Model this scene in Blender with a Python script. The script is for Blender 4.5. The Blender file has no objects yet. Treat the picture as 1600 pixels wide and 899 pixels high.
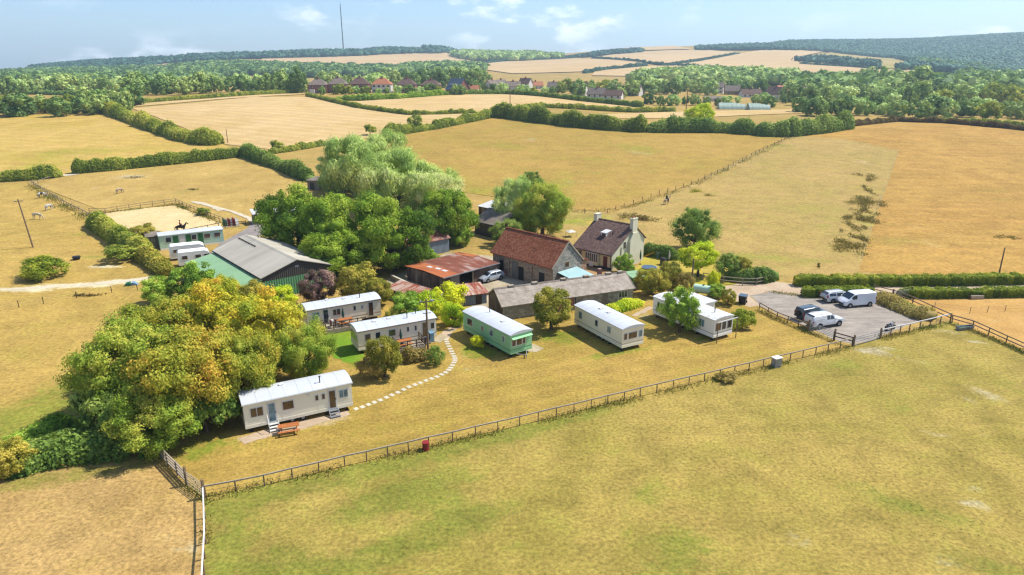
import bpy, math, random
import numpy as np
from mathutils import Vector, Matrix
from mathutils.geometry import delaunay_2d_cdt

scene = bpy.context.scene
COL = scene.collection
R = math.radians

# ------------------------------------------------------------------ camera
CAM_H, FOC, PITCH = 31.0, 1067.0, R(17.9)
SP, CP = math.sin(PITCH), math.cos(PITCH)
cam_data = bpy.data.cameras.new("camera")
cam_data.sensor_width = 36.0
cam_data.lens = FOC / 1600 * 36.0
cam_data.clip_start = 0.5
cam_data.clip_end = 30000
cam = bpy.data.objects.new("camera", cam_data)
cam.location = (0, 0, CAM_H)
cam.rotation_euler = (math.pi / 2 - PITCH, 0, 0)
COL.objects.link(cam)
scene.camera = cam

# ------------------------------------------------------------------ sky, sun, exposure
SUN_AZ, SUN_EL = R(69.0), R(54.0)          # azimuth clockwise from +Y (the way the camera looks)
world = bpy.data.worlds.new("World")
scene.world = world
world.use_nodes = True
wt = world.node_tree
wt.nodes.clear()
w_out = wt.nodes.new("ShaderNodeOutputWorld")
w_bg = wt.nodes.new("ShaderNodeBackground")
w_sky = wt.nodes.new("ShaderNodeTexSky")
w_sky.sky_type = 'NISHITA'
w_sky.sun_disc = False
w_sky.sun_elevation = SUN_EL
w_sky.sun_rotation = SUN_AZ
w_sky.air_density = 1.0
w_sky.dust_density = 0.7
w_sky.ozone_density = 7.0
w_bg.inputs['Strength'].default_value = 0.092
# small fair-weather clouds, the same all round the sky
w_geo = wt.nodes.new("ShaderNodeTexCoord")
w_map = wt.nodes.new("ShaderNodeMapping")
w_map.inputs['Scale'].default_value = (1.0, 1.0, 2.6)
w_map.inputs['Location'].default_value = (3.1, 1.7, 0.4)
w_n1 = wt.nodes.new("ShaderNodeTexNoise")
w_n1.inputs['Scale'].default_value = 8.5
w_n1.inputs['Detail'].default_value = 7
w_n1.inputs['Roughness'].default_value = 0.58
w_n2 = wt.nodes.new("ShaderNodeTexNoise")
w_n2.inputs['Scale'].default_value = 2.6
w_n2.inputs['Detail'].default_value = 2
w_r1 = wt.nodes.new("ShaderNodeMapRange")
w_r1.interpolation_type = 'SMOOTHSTEP'
w_r1.inputs['From Min'].default_value = 0.505
w_r1.inputs['From Max'].default_value = 0.64
w_r2 = wt.nodes.new("ShaderNodeMapRange")
w_r2.interpolation_type = 'SMOOTHSTEP'
w_r2.inputs['From Min'].default_value = 0.42
w_r2.inputs['From Max'].default_value = 0.62
w_mul = wt.nodes.new("ShaderNodeMath")
w_mul.operation = 'MULTIPLY'
w_mul2 = wt.nodes.new("ShaderNodeMath")
w_mul2.operation = 'MULTIPLY'
w_mul2.inputs[1].default_value = 0.85
w_mix = wt.nodes.new("ShaderNodeMix")
w_mix.data_type = 'RGBA'
w_mix.inputs['B'].default_value = (8.6, 8.8, 9.1, 1)
L = wt.links.new
L(w_geo.outputs['Generated'], w_map.inputs['Vector'])
L(w_map.outputs['Vector'], w_n1.inputs['Vector'])
L(w_map.outputs['Vector'], w_n2.inputs['Vector'])
L(w_n1.outputs['Fac'], w_r1.inputs['Value'])
L(w_n2.outputs['Fac'], w_r2.inputs['Value'])
L(w_r1.outputs['Result'], w_mul.inputs[0])
L(w_r2.outputs['Result'], w_mul.inputs[1])
L(w_mul.outputs[0], w_mul2.inputs[0])
L(w_mul2.outputs[0], w_mix.inputs['Factor'])
w_tint = wt.nodes.new("ShaderNodeMix")
w_tint.data_type = 'RGBA'
w_tint.blend_type = 'MULTIPLY'
w_tint.inputs['Factor'].default_value = 1.0
w_tint.inputs['B'].default_value = (0.99, 0.985, 1.03, 1)
L(w_sky.outputs['Color'], w_tint.inputs['A'])
L(w_tint.outputs['Result'], w_mix.inputs['A'])
L(w_mix.outputs['Result'], w_bg.inputs['Color'])
L(w_bg.outputs['Background'], w_out.inputs['Surface'])

sun_data = bpy.data.lights.new("sun", 'SUN')
sun_data.energy = 3.5
sun_data.angle = R(0.5)
sun_data.color = (1.0, 0.965, 0.90)
sun = bpy.data.objects.new("sun", sun_data)
sd = Vector((math.sin(SUN_AZ) * math.cos(SUN_EL), math.cos(SUN_AZ) * math.cos(SUN_EL), math.sin(SUN_EL)))
sun.rotation_euler = sd.to_track_quat('Z', 'Y').to_euler()
sun.location = (80, 40, 120)
COL.objects.link(sun)

scene.view_settings.view_transform = 'Standard'
scene.view_settings.look = 'None'
scene.view_settings.exposure = 1.0
scene.view_settings.gamma = 1.0
scene.view_settings.use_curve_mapping = False
try:
    scene.cycles.use_denoising = True
    scene.cycles.denoiser = 'OPENIMAGEDENOISE'
    scene.cycles.max_bounces = 6
    scene.cycles.diffuse_bounces = 3
    scene.cycles.transparent_max_bounces = 6
    scene.cycles.volume_bounces = 0
    scene.cycles.filter_width = 1.3
except Exception:
    pass

# ------------------------------------------------------------------ terrain
# surveyed heights of the land: columns by bearing, rows by depth
_cols = [-300, 0, 200, 400, 600, 800, 1000, 1200, 1400, 1600, 1900]
_dep = [60, 105, 135, 170, 220, 280, 340, 420, 600, 900, 1300, 1800, 2400, 3200, 5000]
_ele = {
    -300: [0, 0, .2, 1, 4, 8, 11, 13, 12, 12, 12, 14, 18, 14, 5],
    0:    [0, 0, .2, 1, 4, 8, 11, 13, 12, 12, 14, 18, 22, 18, 10],
    200:  [0, 0, .2, 1, 4, 8, 11.5, 14, 12, 11, 16, 34, 52, 45, 30],
    400:  [0, 0, .2, 1, 4, 8, 12, 15.5, 14, 12, 25, 48, 70, 62, 40],
    600:  [0, 0, .2, 1, 4, 8, 12, 16, 15, 13, 27, 52, 80, 72, 50],
    800:  [0, 0, .2, 1, 4, 8, 12, 15, 14, 15, 30, 46, 66, 58, 50],
    1000: [0, 0, .2, 1, 4, 8, 10, 11, 12, 15.6, 36, 60, 90, 88, 60],
    1200: [0, 0, .2, 1, 4, 8, 10, 10, 11, 17, 38, 68, 104, 110, 80],
    1400: [0, 0, .2, 1, 4, 8.5, 9, 8, 10, 20, 36, 52, 108, 126, 100],
    1600: [0, 0, .2, 1, 4, 8.5, 9, 8, 10, 14, 22, 66, 128, 150, 120],
    1900: [0, 0, .2, 1, 4, 8.5, 9, 8, 10, 14, 30, 80, 135, 160, 130],
}
_tc = np.array([(c - 800) / FOC / 1.045 for c in _cols])
_lu = np.log(np.array(_dep, float))


def _pchip(x, y, xi):
    h = np.diff(x); dl = np.diff(y) / h
    m = np.zeros_like(y)
    for i in range(1, len(y) - 1):
        if dl[i - 1] * dl[i] > 0:
            w1, w2 = 2 * h[i] + h[i - 1], h[i] + 2 * h[i - 1]
            m[i] = (w1 + w2) / (w1 / dl[i - 1] + w2 / dl[i])
    k = np.clip(np.searchsorted(x, xi) - 1, 0, len(x) - 2)
    t = (xi - x[k]) / h[k]
    return ((2 * t**3 - 3 * t**2 + 1) * y[k] + (t**3 - 2 * t**2 + t) * h[k] * m[k]
            + (-2 * t**3 + 3 * t**2) * y[k + 1] + (t**3 - t**2) * h[k] * m[k + 1])


_U = np.linspace(_lu[0], _lu[-1], 700)
_T = np.linspace(_tc[0], _tc[-1], 400)
_c1 = np.array([_pchip(_lu, np.array(_ele[c], float), _U) for c in _cols])
_TAB = np.array([_pchip(_tc, _c1[:, j], _T) for j in range(len(_U))]).T   # [t, u]


def ground_z(x, y):
    x = np.asarray(x, float); y = np.asarray(y, float)
    yy = np.clip(y, 60.0, 4999.0)
    t = np.clip(x / yy, _T[0], _T[-1])
    a = (t - _T[0]) / (_T[-1] - _T[0]) * (len(_T) - 1)
    b = (np.log(yy) - _U[0]) / (_U[-1] - _U[0]) * (len(_U) - 1)
    i = np.clip(a.astype(int), 0, len(_T) - 2); j = np.clip(b.astype(int), 0, len(_U) - 2)
    fa, fb = a - i, b - j
    return ((_TAB[i, j] * (1 - fa) + _TAB[i + 1, j] * fa) * (1 - fb)
            + (_TAB[i, j + 1] * (1 - fa) + _TAB[i + 1, j + 1] * fa) * fb)


def gz(x, y):
    return float(ground_z(np.array([x]), np.array([y]))[0])


def at(px, py, h=0.0):
    """The place on the land whose point h metres above the ground was surveyed at this bearing."""
    a = (px - 800) / FOC; v = (py - 449.5) / FOC
    d = (a, CP - v * SP, -SP - v * CP)
    k0 = 20.0; k = 20.0
    while k < 6000:
        x, y, z = d[0] * k, d[1] * k, CAM_H + d[2] * k
        if z - h <= gz(x, y):
            lo, hi = k0, k
            for _ in range(24):
                m = (lo + hi) / 2
                if CAM_H + d[2] * m - h <= gz(d[0] * m, d[1] * m): hi = m
                else: lo = m
            return (d[0] * hi, d[1] * hi)
        k0 = k; k *= 1.02
    return (d[0] * 4000, d[1] * 4000)


def on(px, depth):
    return ((px - 800) / FOC / 1.045 * depth, depth)


# ------------------------------------------------------------------ materials
def lin(r, g, b):
    f = lambda c: (c / 255 / 12.92) if c / 255 <= 0.04045 else ((c / 255 + 0.055) / 1.055) ** 2.4
    return (f(r), f(g), f(b))


def alb(r, g, b, k=0.66):
    return tuple(min(.85, c * k) for c in lin(r, g, b)) + (1.0,)


MATS = {}


def new_mat(name):
    m = bpy.data.materials.new(name)
    m.use_nodes = True
    nt = m.node_tree
    b = nt.nodes['Principled BSDF']
    return m, nt, b


def noise(nt, vec, scale, detail=4, rough=.55, dist=0.0):
    n = nt.nodes.new("ShaderNodeTexNoise")
    n.inputs['Scale'].default_value = scale
    n.inputs['Detail'].default_value = detail
    n.inputs['Roughness'].default_value = rough
    n.inputs['Distortion'].default_value = dist
    if vec is not None: nt.links.new(vec, n.inputs['Vector'])
    return n.outputs['Fac']


def ramp(nt, fac, stops):
    n = nt.nodes.new("ShaderNodeValToRGB")
    e = n.color_ramp.elements
    while len(e) > 1: e.remove(e[-1])
    for i, (p, c) in enumerate(stops):
        if i == 0:
            e[0].position = p; q = e[0]
        else:
            q = e.new(p)
        q.color = c if len(c) == 4 else tuple(c) + (1,)
    nt.links.new(fac, n.inputs['Fac'])
    return n.outputs['Color']


def rng_(nt, v, a, b, lo=0.0, hi=1.0, smooth=True):
    n = nt.nodes.new("ShaderNodeMapRange")
    if smooth: n.interpolation_type = 'SMOOTHSTEP'
    n.inputs['From Min'].default_value = a; n.inputs['From Max'].default_value = b
    n.inputs['To Min'].default_value = lo; n.inputs['To Max'].default_value = hi
    nt.links.new(v, n.inputs['Value'])
    return n.outputs['Result']


def math_(nt, op, a, b=None):
    n = nt.nodes.new("ShaderNodeMath"); n.operation = op
    for i, q in enumerate((a, b)):
        if q is None: continue
        if isinstance(q, (int, float)): n.inputs[i].default_value = q
        else: nt.links.new(q, n.inputs[i])
    return n.outputs[0]


def mix(nt, f, a, b, mode='MIX'):
    n = nt.nodes.new("ShaderNodeMix"); n.data_type = 'RGBA'; n.blend_type = mode
    for key, q in (('Factor', f), ('A', a), ('B', b)):
        if isinstance(q, (int, float)): n.inputs[key].default_value = q
        elif isinstance(q, tuple): n.inputs[key].default_value = q if len(q) == 4 else q + (1,)
        else: nt.links.new(q, n.inputs[key])
    return n.outputs['Result']


def worldpos(nt):
    return nt.nodes.new("ShaderNodeNewGeometry").outputs['Position']


def objpos(nt):
    return nt.nodes.new("ShaderNodeTexCoord").outputs['Object']


def bump(nt, b, h, strength=.4, dist=.05):
    n = nt.nodes.new("ShaderNodeBump")
    n.inputs['Strength'].default_value = strength; n.inputs['Distance'].default_value = dist
    nt.links.new(h, n.inputs['Height']); nt.links.new(n.outputs['Normal'], b.inputs['Normal'])


def grass_mat(name, dry, mid, green, bare=(205, 190, 150), s=1.0, green_amt=.5, streak=None, fine=1.0, contrast=1.0, k=.66, lines=None):
    """Sun-dried pasture: three tones by broad noise, the sheet's own wear mask, fine grain and relief."""
    m, nt, b = new_mat(name)
    P = worldpos(nt)
    dry, mid, green, bare = (alb(*c, k=k) for c in (dry, mid, green, bare))
    big = noise(nt, P, .035 / s, 5, .6, .6)
    med = noise(nt, P, .28 / s, 5, .65, .3)
    fin = noise(nt, P, 3.2 * fine, 4, .75)
    att = nt.nodes.new("ShaderNodeAttribute"); att.attribute_name = "wear"
    sep = nt.nodes.new("ShaderNodeSeparateColor"); nt.links.new(att.outputs['Color'], sep.inputs['Color'])
    m2 = noise(nt, P, 1.1 * fine, 5, .7, .4)
    m3 = noise(nt, P, .11 / s, 6, .7, .8)
    c = mix(nt, rng_(nt, math_(nt, 'ADD', math_(nt, 'MULTIPLY', big, .5), math_(nt, 'MULTIPLY', m3, .5)), .40, .60), dry, mid)
    c = mix(nt, rng_(nt, math_(nt, 'ADD', math_(nt, 'MULTIPLY', med, .6), math_(nt, 'MULTIPLY', m3, .4)), .50, .66, 0, .55), c, mix(nt, .5, mid, green))
    tone = math_(nt, 'ADD', math_(nt, 'MULTIPLY', big, .40), math_(nt, 'ADD', math_(nt, 'MULTIPLY', med, .36), math_(nt, 'MULTIPLY', m2, .24)))
    gm = rng_(nt, math_(nt, 'ADD', tone, math_(nt, 'MULTIPLY', sep.outputs[0], .24)), .62 - .12 * green_amt, .80 - .12 * green_amt)
    gm = math_(nt, 'MULTIPLY', gm, rng_(nt, m2, .25, .6, .55, 1.0))
    c = mix(nt, gm, c, green)
    bm = rng_(nt, math_(nt, 'ADD', math_(nt, 'ADD', math_(nt, 'MULTIPLY', med, .4), math_(nt, 'MULTIPLY', m2, .5)), math_(nt, 'MULTIPLY', sep.outputs[1], .8)), .74, 1.05)
    c = mix(nt, bm, c, bare)
    if streak:
        mp = nt.nodes.new("ShaderNodeMapping"); mp.inputs['Rotation'].default_value = (0, 0, R(streak[0]))
        mp.inputs['Scale'].default_value = (streak[1], streak[2], 1)
        nt.links.new(P, mp.inputs['Vector'])
        st = noise(nt, mp.outputs['Vector'], 1.0, 4, .6)
        c = mix(nt, rng_(nt, st, .35, .68, 0, streak[3]), c, mix(nt, .3, c, green))
        c = mix(nt, rng_(nt, st, .5, .3, 0, streak[3]), c, mix(nt, .5, c, dry))
    v = rng_(nt, fin, .28, .74, 1 - .34 * contrast, 1 + .30 * contrast, False)
    v2 = rng_(nt, med, .3, .7, 1 - .16 * contrast, 1 + .14 * contrast, False)
    vv = math_(nt, 'MULTIPLY', v, v2)
    # hoof marks and rough tussocks
    sp = noise(nt, P, 4.6 * fine, 2, .5)
    hoof = math_(nt, 'MULTIPLY', rng_(nt, sp, .60, .72), math_(nt, 'ADD', sep.outputs[2], .25))
    vv = math_(nt, 'MULTIPLY', vv, math_(nt, 'SUBTRACT', 1.0, math_(nt, 'MULTIPLY', hoof, .55)))
    if lines:       # rows left by the combine
        sx = nt.nodes.new("ShaderNodeSeparateXYZ"); nt.links.new(P, sx.inputs[0])
        ang, gap, amt = lines
        u = math_(nt, 'ADD', math_(nt, 'MULTIPLY', sx.outputs[0], math.cos(R(ang)) * 6.283 / gap), math_(nt, 'MULTIPLY', sx.outputs[1], math.sin(R(ang)) * 6.283 / gap))
        u = math_(nt, 'ADD', u, math_(nt, 'MULTIPLY', m3, 1.6))
        vv = math_(nt, 'MULTIPLY', vv, rng_(nt, math_(nt, 'SINE', u), -.2, 1, 1 - amt, 1 + amt * .6))
    n = nt.nodes.new("ShaderNodeCombineColor")
    for i in range(3): nt.links.new(vv, n.inputs[i])
    c = mix(nt, 1.0, c, n.outputs[0], 'MULTIPLY')
    nt.links.new(c, b.inputs['Base Color'])
    b.inputs['Roughness'].default_value = .95
    b.inputs['Specular IOR Level'].default_value = .1
    hh = math_(nt, 'ADD', math_(nt, 'MULTIPLY', fin, .8), math_(nt, 'MULTIPLY', sp, -.3))
    bump(nt, b, hh, .4, .08)
    MATS[name] = m
    return m


def surf_mat(name, stops, scale=1.0, rough=.8, spec=.3, detail=5, obj=True, bmp=0.0, metal=0.0, stretch=None, fine=None, k=.62):
    m, nt, b = new_mat(name)
    P = objpos(nt) if obj else worldpos(nt)
    if stretch:
        mp = nt.nodes.new("ShaderNodeMapping"); mp.inputs['Scale'].default_value = stretch
        nt.links.new(P, mp.inputs['Vector']); P = mp.outputs['Vector']
    n = noise(nt, P, scale, detail, .65, .4)
    c = ramp(nt, n, [(p, alb(*q, k=k)) for p, q in stops])
    if fine:
        f2 = noise(nt, P, scale * fine, 3, .7)
        v = rng_(nt, f2, .3, .7, .8, 1.15, False)
        cc = nt.nodes.new("ShaderNodeCombineColor")
        for i in range(3): nt.links.new(v, cc.inputs[i])
        c = mix(nt, 1.0, c, cc.outputs[0], 'MULTIPLY')
    nt.links.new(c, b.inputs['Base Color'])
    b.inputs['Roughness'].default_value = rough
    b.inputs['Specular IOR Level'].default_value = spec
    b.inputs['Metallic'].default_value = metal
    if bmp: bump(nt, b, n, bmp, .03)
    MATS[name] = m
    return m


def sheet_mat(name, stops, pitch=.15, axis=0, scale=.6, rough=.7, k=.62, depth=.05, streaky=True, rib=(.88, 1.06)):
    """Corrugated sheeting: ribs across the object's x or y axis, blotched with age."""
    m, nt, b = new_mat(name)
    P = objpos(nt)
    sx = nt.nodes.new("ShaderNodeSeparateXYZ"); nt.links.new(P, sx.inputs[0])
    ph = math_(nt, 'MULTIPLY', sx.outputs[axis], 2 * math.pi / pitch)
    s = math_(nt, 'SINE', ph)
    mp = nt.nodes.new("ShaderNodeMapping")
    sc = [.25, .25, .25] if streaky else [1, 1, 1]
    sc[axis] = 1.0
    mp.inputs['Scale'].default_value = sc
    nt.links.new(P, mp.inputs['Vector'])
    n = noise(nt, mp.outputs['Vector'], scale, 6, .7, .3)
    c = ramp(nt, n, [(p, alb(*q, k=k)) for p, q in stops])
    v = rng_(nt, s, -1, 1, rib[0], rib[1], False)
    cc = nt.nodes.new("ShaderNodeCombineColor")
    for i in range(3): nt.links.new(v, cc.inputs[i])
    c = mix(nt, 1.0, c, cc.outputs[0], 'MULTIPLY')
    nt.links.new(c, b.inputs['Base Color'])
    b.inputs['Roughness'].default_value = rough
    b.inputs['Specular IOR Level'].default_value = .25
    bump(nt, b, s, .5, depth)
    MATS[name] = m
    return m


def tile_mat(name, stops, w=.28, h=.22, k=.62, mortar=(60, 45, 40), swap=False, scale=.7):
    """Small roof tiles or coursed stone: brick pattern laid on the object's x/z or x/y plane."""
    m, nt, b = new_mat(name)
    P = objpos(nt)
    sx = nt.nodes.new("ShaderNodeSeparateXYZ"); nt.links.new(P, sx.inputs[0])
    cb = nt.nodes.new("ShaderNodeCombineXYZ")
    nt.links.new(math_(nt, 'ADD', sx.outputs[0], math_(nt, 'MULTIPLY', sx.outputs[1], 1.0 if swap else 0.0)), cb.inputs[0])
    nt.links.new(sx.outputs[2], cb.inputs[1])
    br = nt.nodes.new("ShaderNodeTexBrick")
    br.inputs['Scale'].default_value = 1.0
    br.inputs['Brick Width'].default_value = w
    br.inputs['Row Height'].default_value = h
    br.inputs['Mortar Size'].default_value = .012
    br.inputs['Bias'].default_value = 0.0
    br.inputs['Color1'].default_value = (0, 0, 0, 1)
    br.inputs['Color2'].default_value = (1, 1, 1, 1)
    br.inputs['Mortar'].default_value = (.5, .5, .5, 1)
    nt.links.new(cb.outputs[0], br.inputs['Vector'])
    bw = nt.nodes.new("ShaderNodeRGBToBW"); nt.links.new(br.outputs['Color'], bw.inputs[0])
    n = noise(nt, P, scale, 6, .68, .4)
    n2 = noise(nt, P, 5.0, 3, .7)
    f = math_(nt, 'ADD', math_(nt, 'MULTIPLY', bw.outputs[0], .32), math_(nt, 'ADD', math_(nt, 'MULTIPLY', n, .5), math_(nt, 'MULTIPLY', n2, .2)))
    c = ramp(nt, f, [(p, alb(*q, k=k)) for p, q in stops])
    c = mix(nt, math_(nt, 'MULTIPLY', br.outputs['Fac'], .7), c, alb(*mortar, k=k))
    nt.links.new(c, b.inputs['Base Color'])
    b.inputs['Roughness'].default_value = .88
    b.inputs['Specular IOR Level'].default_value = .2
    bump(nt, b, math_(nt, 'SUBTRACT', bw.outputs[0], br.outputs['Fac']), .4, .03)
    MATS[name] = m
    return m


def leaf_mat(name, stops, trans=.44, k=1.85, vary=.2):
    """Foliage: tone from the leaf's and the branch's own variation, some light coming through."""
    m, nt, b = new_mat(name)
    att = nt.nodes.new("ShaderNodeAttribute"); att.attribute_name = "leaf"
    sep = nt.nodes.new("ShaderNodeSeparateColor"); nt.links.new(att.outputs['Color'], sep.inputs['Color'])
    oi = nt.nodes.new("ShaderNodeObjectInfo")
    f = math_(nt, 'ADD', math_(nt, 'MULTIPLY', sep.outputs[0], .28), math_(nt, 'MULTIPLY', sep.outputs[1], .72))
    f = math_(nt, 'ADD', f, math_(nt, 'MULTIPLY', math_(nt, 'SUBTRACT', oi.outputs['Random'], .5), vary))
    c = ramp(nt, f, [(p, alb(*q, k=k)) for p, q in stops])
    nt.links.new(c, b.inputs['Base Color'])
    b.inputs['Roughness'].default_value = .65
    b.inputs['Specular IOR Level'].default_value = .12
    tr = nt.nodes.new("ShaderNodeBsdfTranslucent")
    nt.links.new(mix(nt, .5, c, (.25, .30, .03, 1)), tr.inputs['Color'])
    mx = nt.nodes.new("ShaderNodeMixShader"); mx.inputs[0].default_value = trans
    out = nt.nodes['Material Output']
    nt.links.new(b.outputs[0], mx.inputs[1]); nt.links.new(tr.outputs[0], mx.inputs[2])
    nt.links.new(mx.outputs[0], out.inputs['Surface'])
    MATS[name] = m
    return m


def plain(name, c, rough=.6, spec=.4, metal=0.0, k=.62, vary=.1, scale=2.0):
    a = tuple(max(0, int(q * (1 - vary))) for q in c)
    return surf_mat(name, [(.3, a), (.7, c)], scale, rough, spec, metal=metal, k=k)


def glass_mat(name, c=(40, 48, 55), k=.6):
    m, nt, b = new_mat(name)
    n = noise(nt, objpos(nt), 1.3, 2)
    nt.links.new(ramp(nt, n, [(.35, alb(*c, k=k)), (.7, alb(*[min(255, int(q * 1.5)) for q in c], k=k))]), b.inputs['Base Color'])
    b.inputs['Roughness'].default_value = .06
    b.inputs['Specular IOR Level'].default_value = .7
    MATS[name] = m
    return m


# pastures and fields
grass_mat('paddock_grass', (188, 162, 84), (168, 150, 70), (142, 142, 58), green_amt=.75, contrast=1.6, streak=(25, .05, .55, .35))
grass_mat('left_paddock_grass', (204, 167, 103), (190, 153, 89), (150, 141, 65), green_amt=.40, contrast=1.6, streak=(-60, .08, .5, .3))
grass_mat('lawn_grass', (198, 163, 83), (182, 152, 72), (132, 142, 45), bare=(196, 171, 119), green_amt=.36, contrast=1.35, streak=(25, .06, .7, .3), lines=(115, 2.2, .05))
grass_mat('left_field_grass', (205, 170, 90), (190, 159, 80), (150, 150, 60), bare=(236, 220, 174), green_amt=.45, contrast=1.3, fine=.7)
grass_mat('upper_paddock_grass', (212, 177, 100), (196, 162, 89), (164, 154, 79), green_amt=.25, fine=.6, streak=(30, .03, .3, .3))
grass_mat('top_field_grass', (222, 185, 102), (208, 174, 86), (178, 166, 66), green_amt=.40, fine=.5, s=1.6, streak=(5, .02, .2, .4), lines=(80, 6.0, .04))
grass_mat('hill_field_grass', (196, 158, 81), (182, 149, 72), (166, 155, 61), green_amt=.55, fine=.45, s=1.3, streak=(-8, .03, .22, .8))
grass_mat('grazed_grass', (198, 165, 97), (184, 158, 86), (166, 157, 71), bare=(214, 178, 125), green_amt=.5, fine=.6, contrast=1.2, streak=(10, .04, .4, .3))
grass_mat('right_field_grass', (208, 163, 84), (190, 145, 72), (174, 147, 69), bare=(222, 184, 112), green_amt=.3, fine=.5, s=1.1, contrast=1.2, streak=(-4, .03, .22, .9), lines=(84, 5.0, .04))
grass_mat('side_paddock_grass', (222, 177, 106), (208, 161, 89), (170, 151, 67), green_amt=.3)
grass_mat('stubble', (232, 198, 140), (220, 184, 121), (196, 169, 98), bare=(240, 204, 143), green_amt=.12, fine=.35, s=2.4, contrast=.6, streak=(-20, .01, .12, .7), lines=(62, 7.0, .06))
grass_mat('far_stubble', (228, 194, 143), (218, 182, 127), (200, 173, 112), green_amt=.1, fine=.12, s=7, contrast=.5, streak=(12, .003, .03, .5), lines=(70, 26.0, .05))
grass_mat('downland', (196, 171, 99), (178, 157, 82), (120, 128, 61), green_amt=.8, fine=.12, s=5, contrast=.7)
grass_mat('ground_grass', (200, 165, 93), (182, 153, 82), (140, 138, 63), green_amt=.6, fine=.4, s=2)
grass_mat('lush_grass', (150, 166, 52), (112, 156, 36), (84, 142, 26), green_amt=1.0, contrast=.9)
grass_mat('garden_grass', (206, 180, 84), (186, 174, 60), (150, 160, 50), green_amt=.7)
surf_mat('gravel', [(.22, (144, 134, 122)), (.42, (170, 158, 144)), (.56, (186, 174, 158)), (.78, (206, 192, 172))], .9, .95, .1, obj=False, bmp=.3, fine=9, stretch=(.35, 1.0, 1))
surf_mat('lane_dust', [(.25, (196, 170, 138)), (.5, (214, 188, 156)), (.75, (224, 202, 172))], .3, .95, .1, obj=False, bmp=.3, fine=12)
surf_mat('concrete', [(.25, (168, 150, 120)), (.5, (200, 182, 148)), (.75, (216, 200, 168))], .35, .9, .15, obj=False, bmp=.2, fine=9)
surf_mat('asphalt', [(.3, (150, 140, 134)), (.7, (178, 166, 156))], .3, .95, .1, obj=False, fine=10)
surf_mat('sand', [(.25, (228, 200, 140)), (.5, (240, 212, 152)), (.75, (246, 222, 166))], .12, .95, .1, obj=False, bmp=.3, fine=12)
surf_mat('chalk_track', [(.3, (226, 208, 174)), (.7, (240, 226, 198))], .5, .95, .1, obj=False, fine=6)
surf_mat('brown_earth', [(.3, (170, 132, 88)), (.7, (200, 160, 110))], .4, .95, .1, obj=False, fine=6)
surf_mat('slab_stone', [(.3, (214, 204, 180)), (.7, (240, 230, 206))], 3, .85, .2, fine=5)

# building stuff
surf_mat('cream_panel', [(.3, (234, 226, 198)), (.7, (244, 236, 210))], .7, .55, .35, stretch=(.3, .3, 2.5), k=.9)
surf_mat('beige_panel', [(.3, (232, 220, 194)), (.7, (242, 230, 206))], .7, .55, .35, stretch=(.3, .3, 2.5), k=.88)
surf_mat('green_panel', [(.3, (140, 196, 140)), (.7, (158, 208, 156))], .7, .55, .35, stretch=(.3, .3, 2.5), k=.85)
surf_mat('pale_green_panel', [(.3, (190, 224, 198)), (.7, (206, 236, 212))], .7, .55, .35, k=.72)
surf_mat('white_panel', [(.3, (232, 230, 220)), (.7, (242, 240, 232))], .7, .5, .35, k=.9)
surf_mat('caravan_roof', [(.2, (200, 203, 205)), (.5, (212, 215, 217)), (.8, (220, 222, 223))], .5, .55, .4, k=.72)
surf_mat('white_roof', [(.25, (214, 212, 206)), (.75, (234, 233, 228))], .5, .55, .35, fine=6, k=.7)
plain('trim_brown', (150, 128, 104)); plain('trim_dark_green', (92, 140, 98)); plain('white_trim', (240, 238, 232), k=.75)
plain('dark_steel', (58, 56, 54), .7); plain('black_plastic', (32, 32, 34), .5); plain('galvanised', (178, 182, 184), .45, .5, .3)
plain('rubber', (30, 30, 30), .85); plain('alloy', (176, 178, 180), .35, .5, .5)
glass_mat('glass'); glass_mat('glass_brown', (84, 66, 50)); glass_mat('glass_blue', (96, 124, 132)); glass_mat('glass_green', (70, 96, 60))
surf_mat('timber', [(.3, (136, 114, 90)), (.7, (166, 142, 114))], 2, .85, .2, stretch=(.3, .3, 1), fine=6)
surf_mat('pale_timber', [(.3, (176, 160, 136)), (.7, (206, 190, 164))], 2, .85, .2, fine=6)
surf_mat('dark_timber', [(.3, (78, 62, 48)), (.7, (108, 88, 68))], 2, .9, .15, fine=6)
surf_mat('orange_timber', [(.3, (196, 112, 56)), (.7, (216, 136, 76))], 2, .7, .25, fine=5)
surf_mat('grey_timber', [(.3, (132, 122, 108)), (.7, (166, 156, 140))], 2, .9, .15, stretch=(3, 3, .3), fine=5)
sheet_mat('fibre_cement', [(.25, (158, 150, 134)), (.5, (184, 176, 158)), (.75, (202, 194, 176))], .35, 1, .25, k=.85)
sheet_mat('dark_cladding', [(.3, (70, 66, 62)), (.7, (92, 88, 82))], .3, 0, .6)
sheet_mat('green_cladding', [(.3, (92, 156, 104)), (.7, (116, 176, 124))], .35, 0, .5)
sheet_mat('green_roof_sheet', [(.25, (142, 184, 134)), (.5, (160, 200, 150)), (.75, (176, 208, 164))], .5, 1, .25)
sheet_mat('rusty_roof', [(.22, (100, 64, 52)), (.4, (136, 80, 60)), (.52, (160, 92, 66)), (.6, (186, 150, 134)), (.72, (206, 190, 182))], .3, 1, .55)
sheet_mat('orange_rust_roof', [(.25, (168, 96, 58)), (.5, (204, 116, 64)), (.75, (214, 138, 88))], .3, 1, .6)
sheet_mat('striped_rust_roof', [(.3, (150, 82, 60)), (.45, (178, 100, 72)), (.55, (206, 172, 150)), (.7, (216, 190, 170))], .5, 0, 1.4)
sheet_mat('rusty_wall', [(.25, (58, 48, 44)), (.42, (92, 70, 58)), (.55, (140, 116, 98)), (.68, (176, 164, 146))], .25, 0, .7)
sheet_mat('grey_blue_sheet', [(.3, (124, 138, 150)), (.7, (158, 168, 176))], .25, 0, .6)
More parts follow.
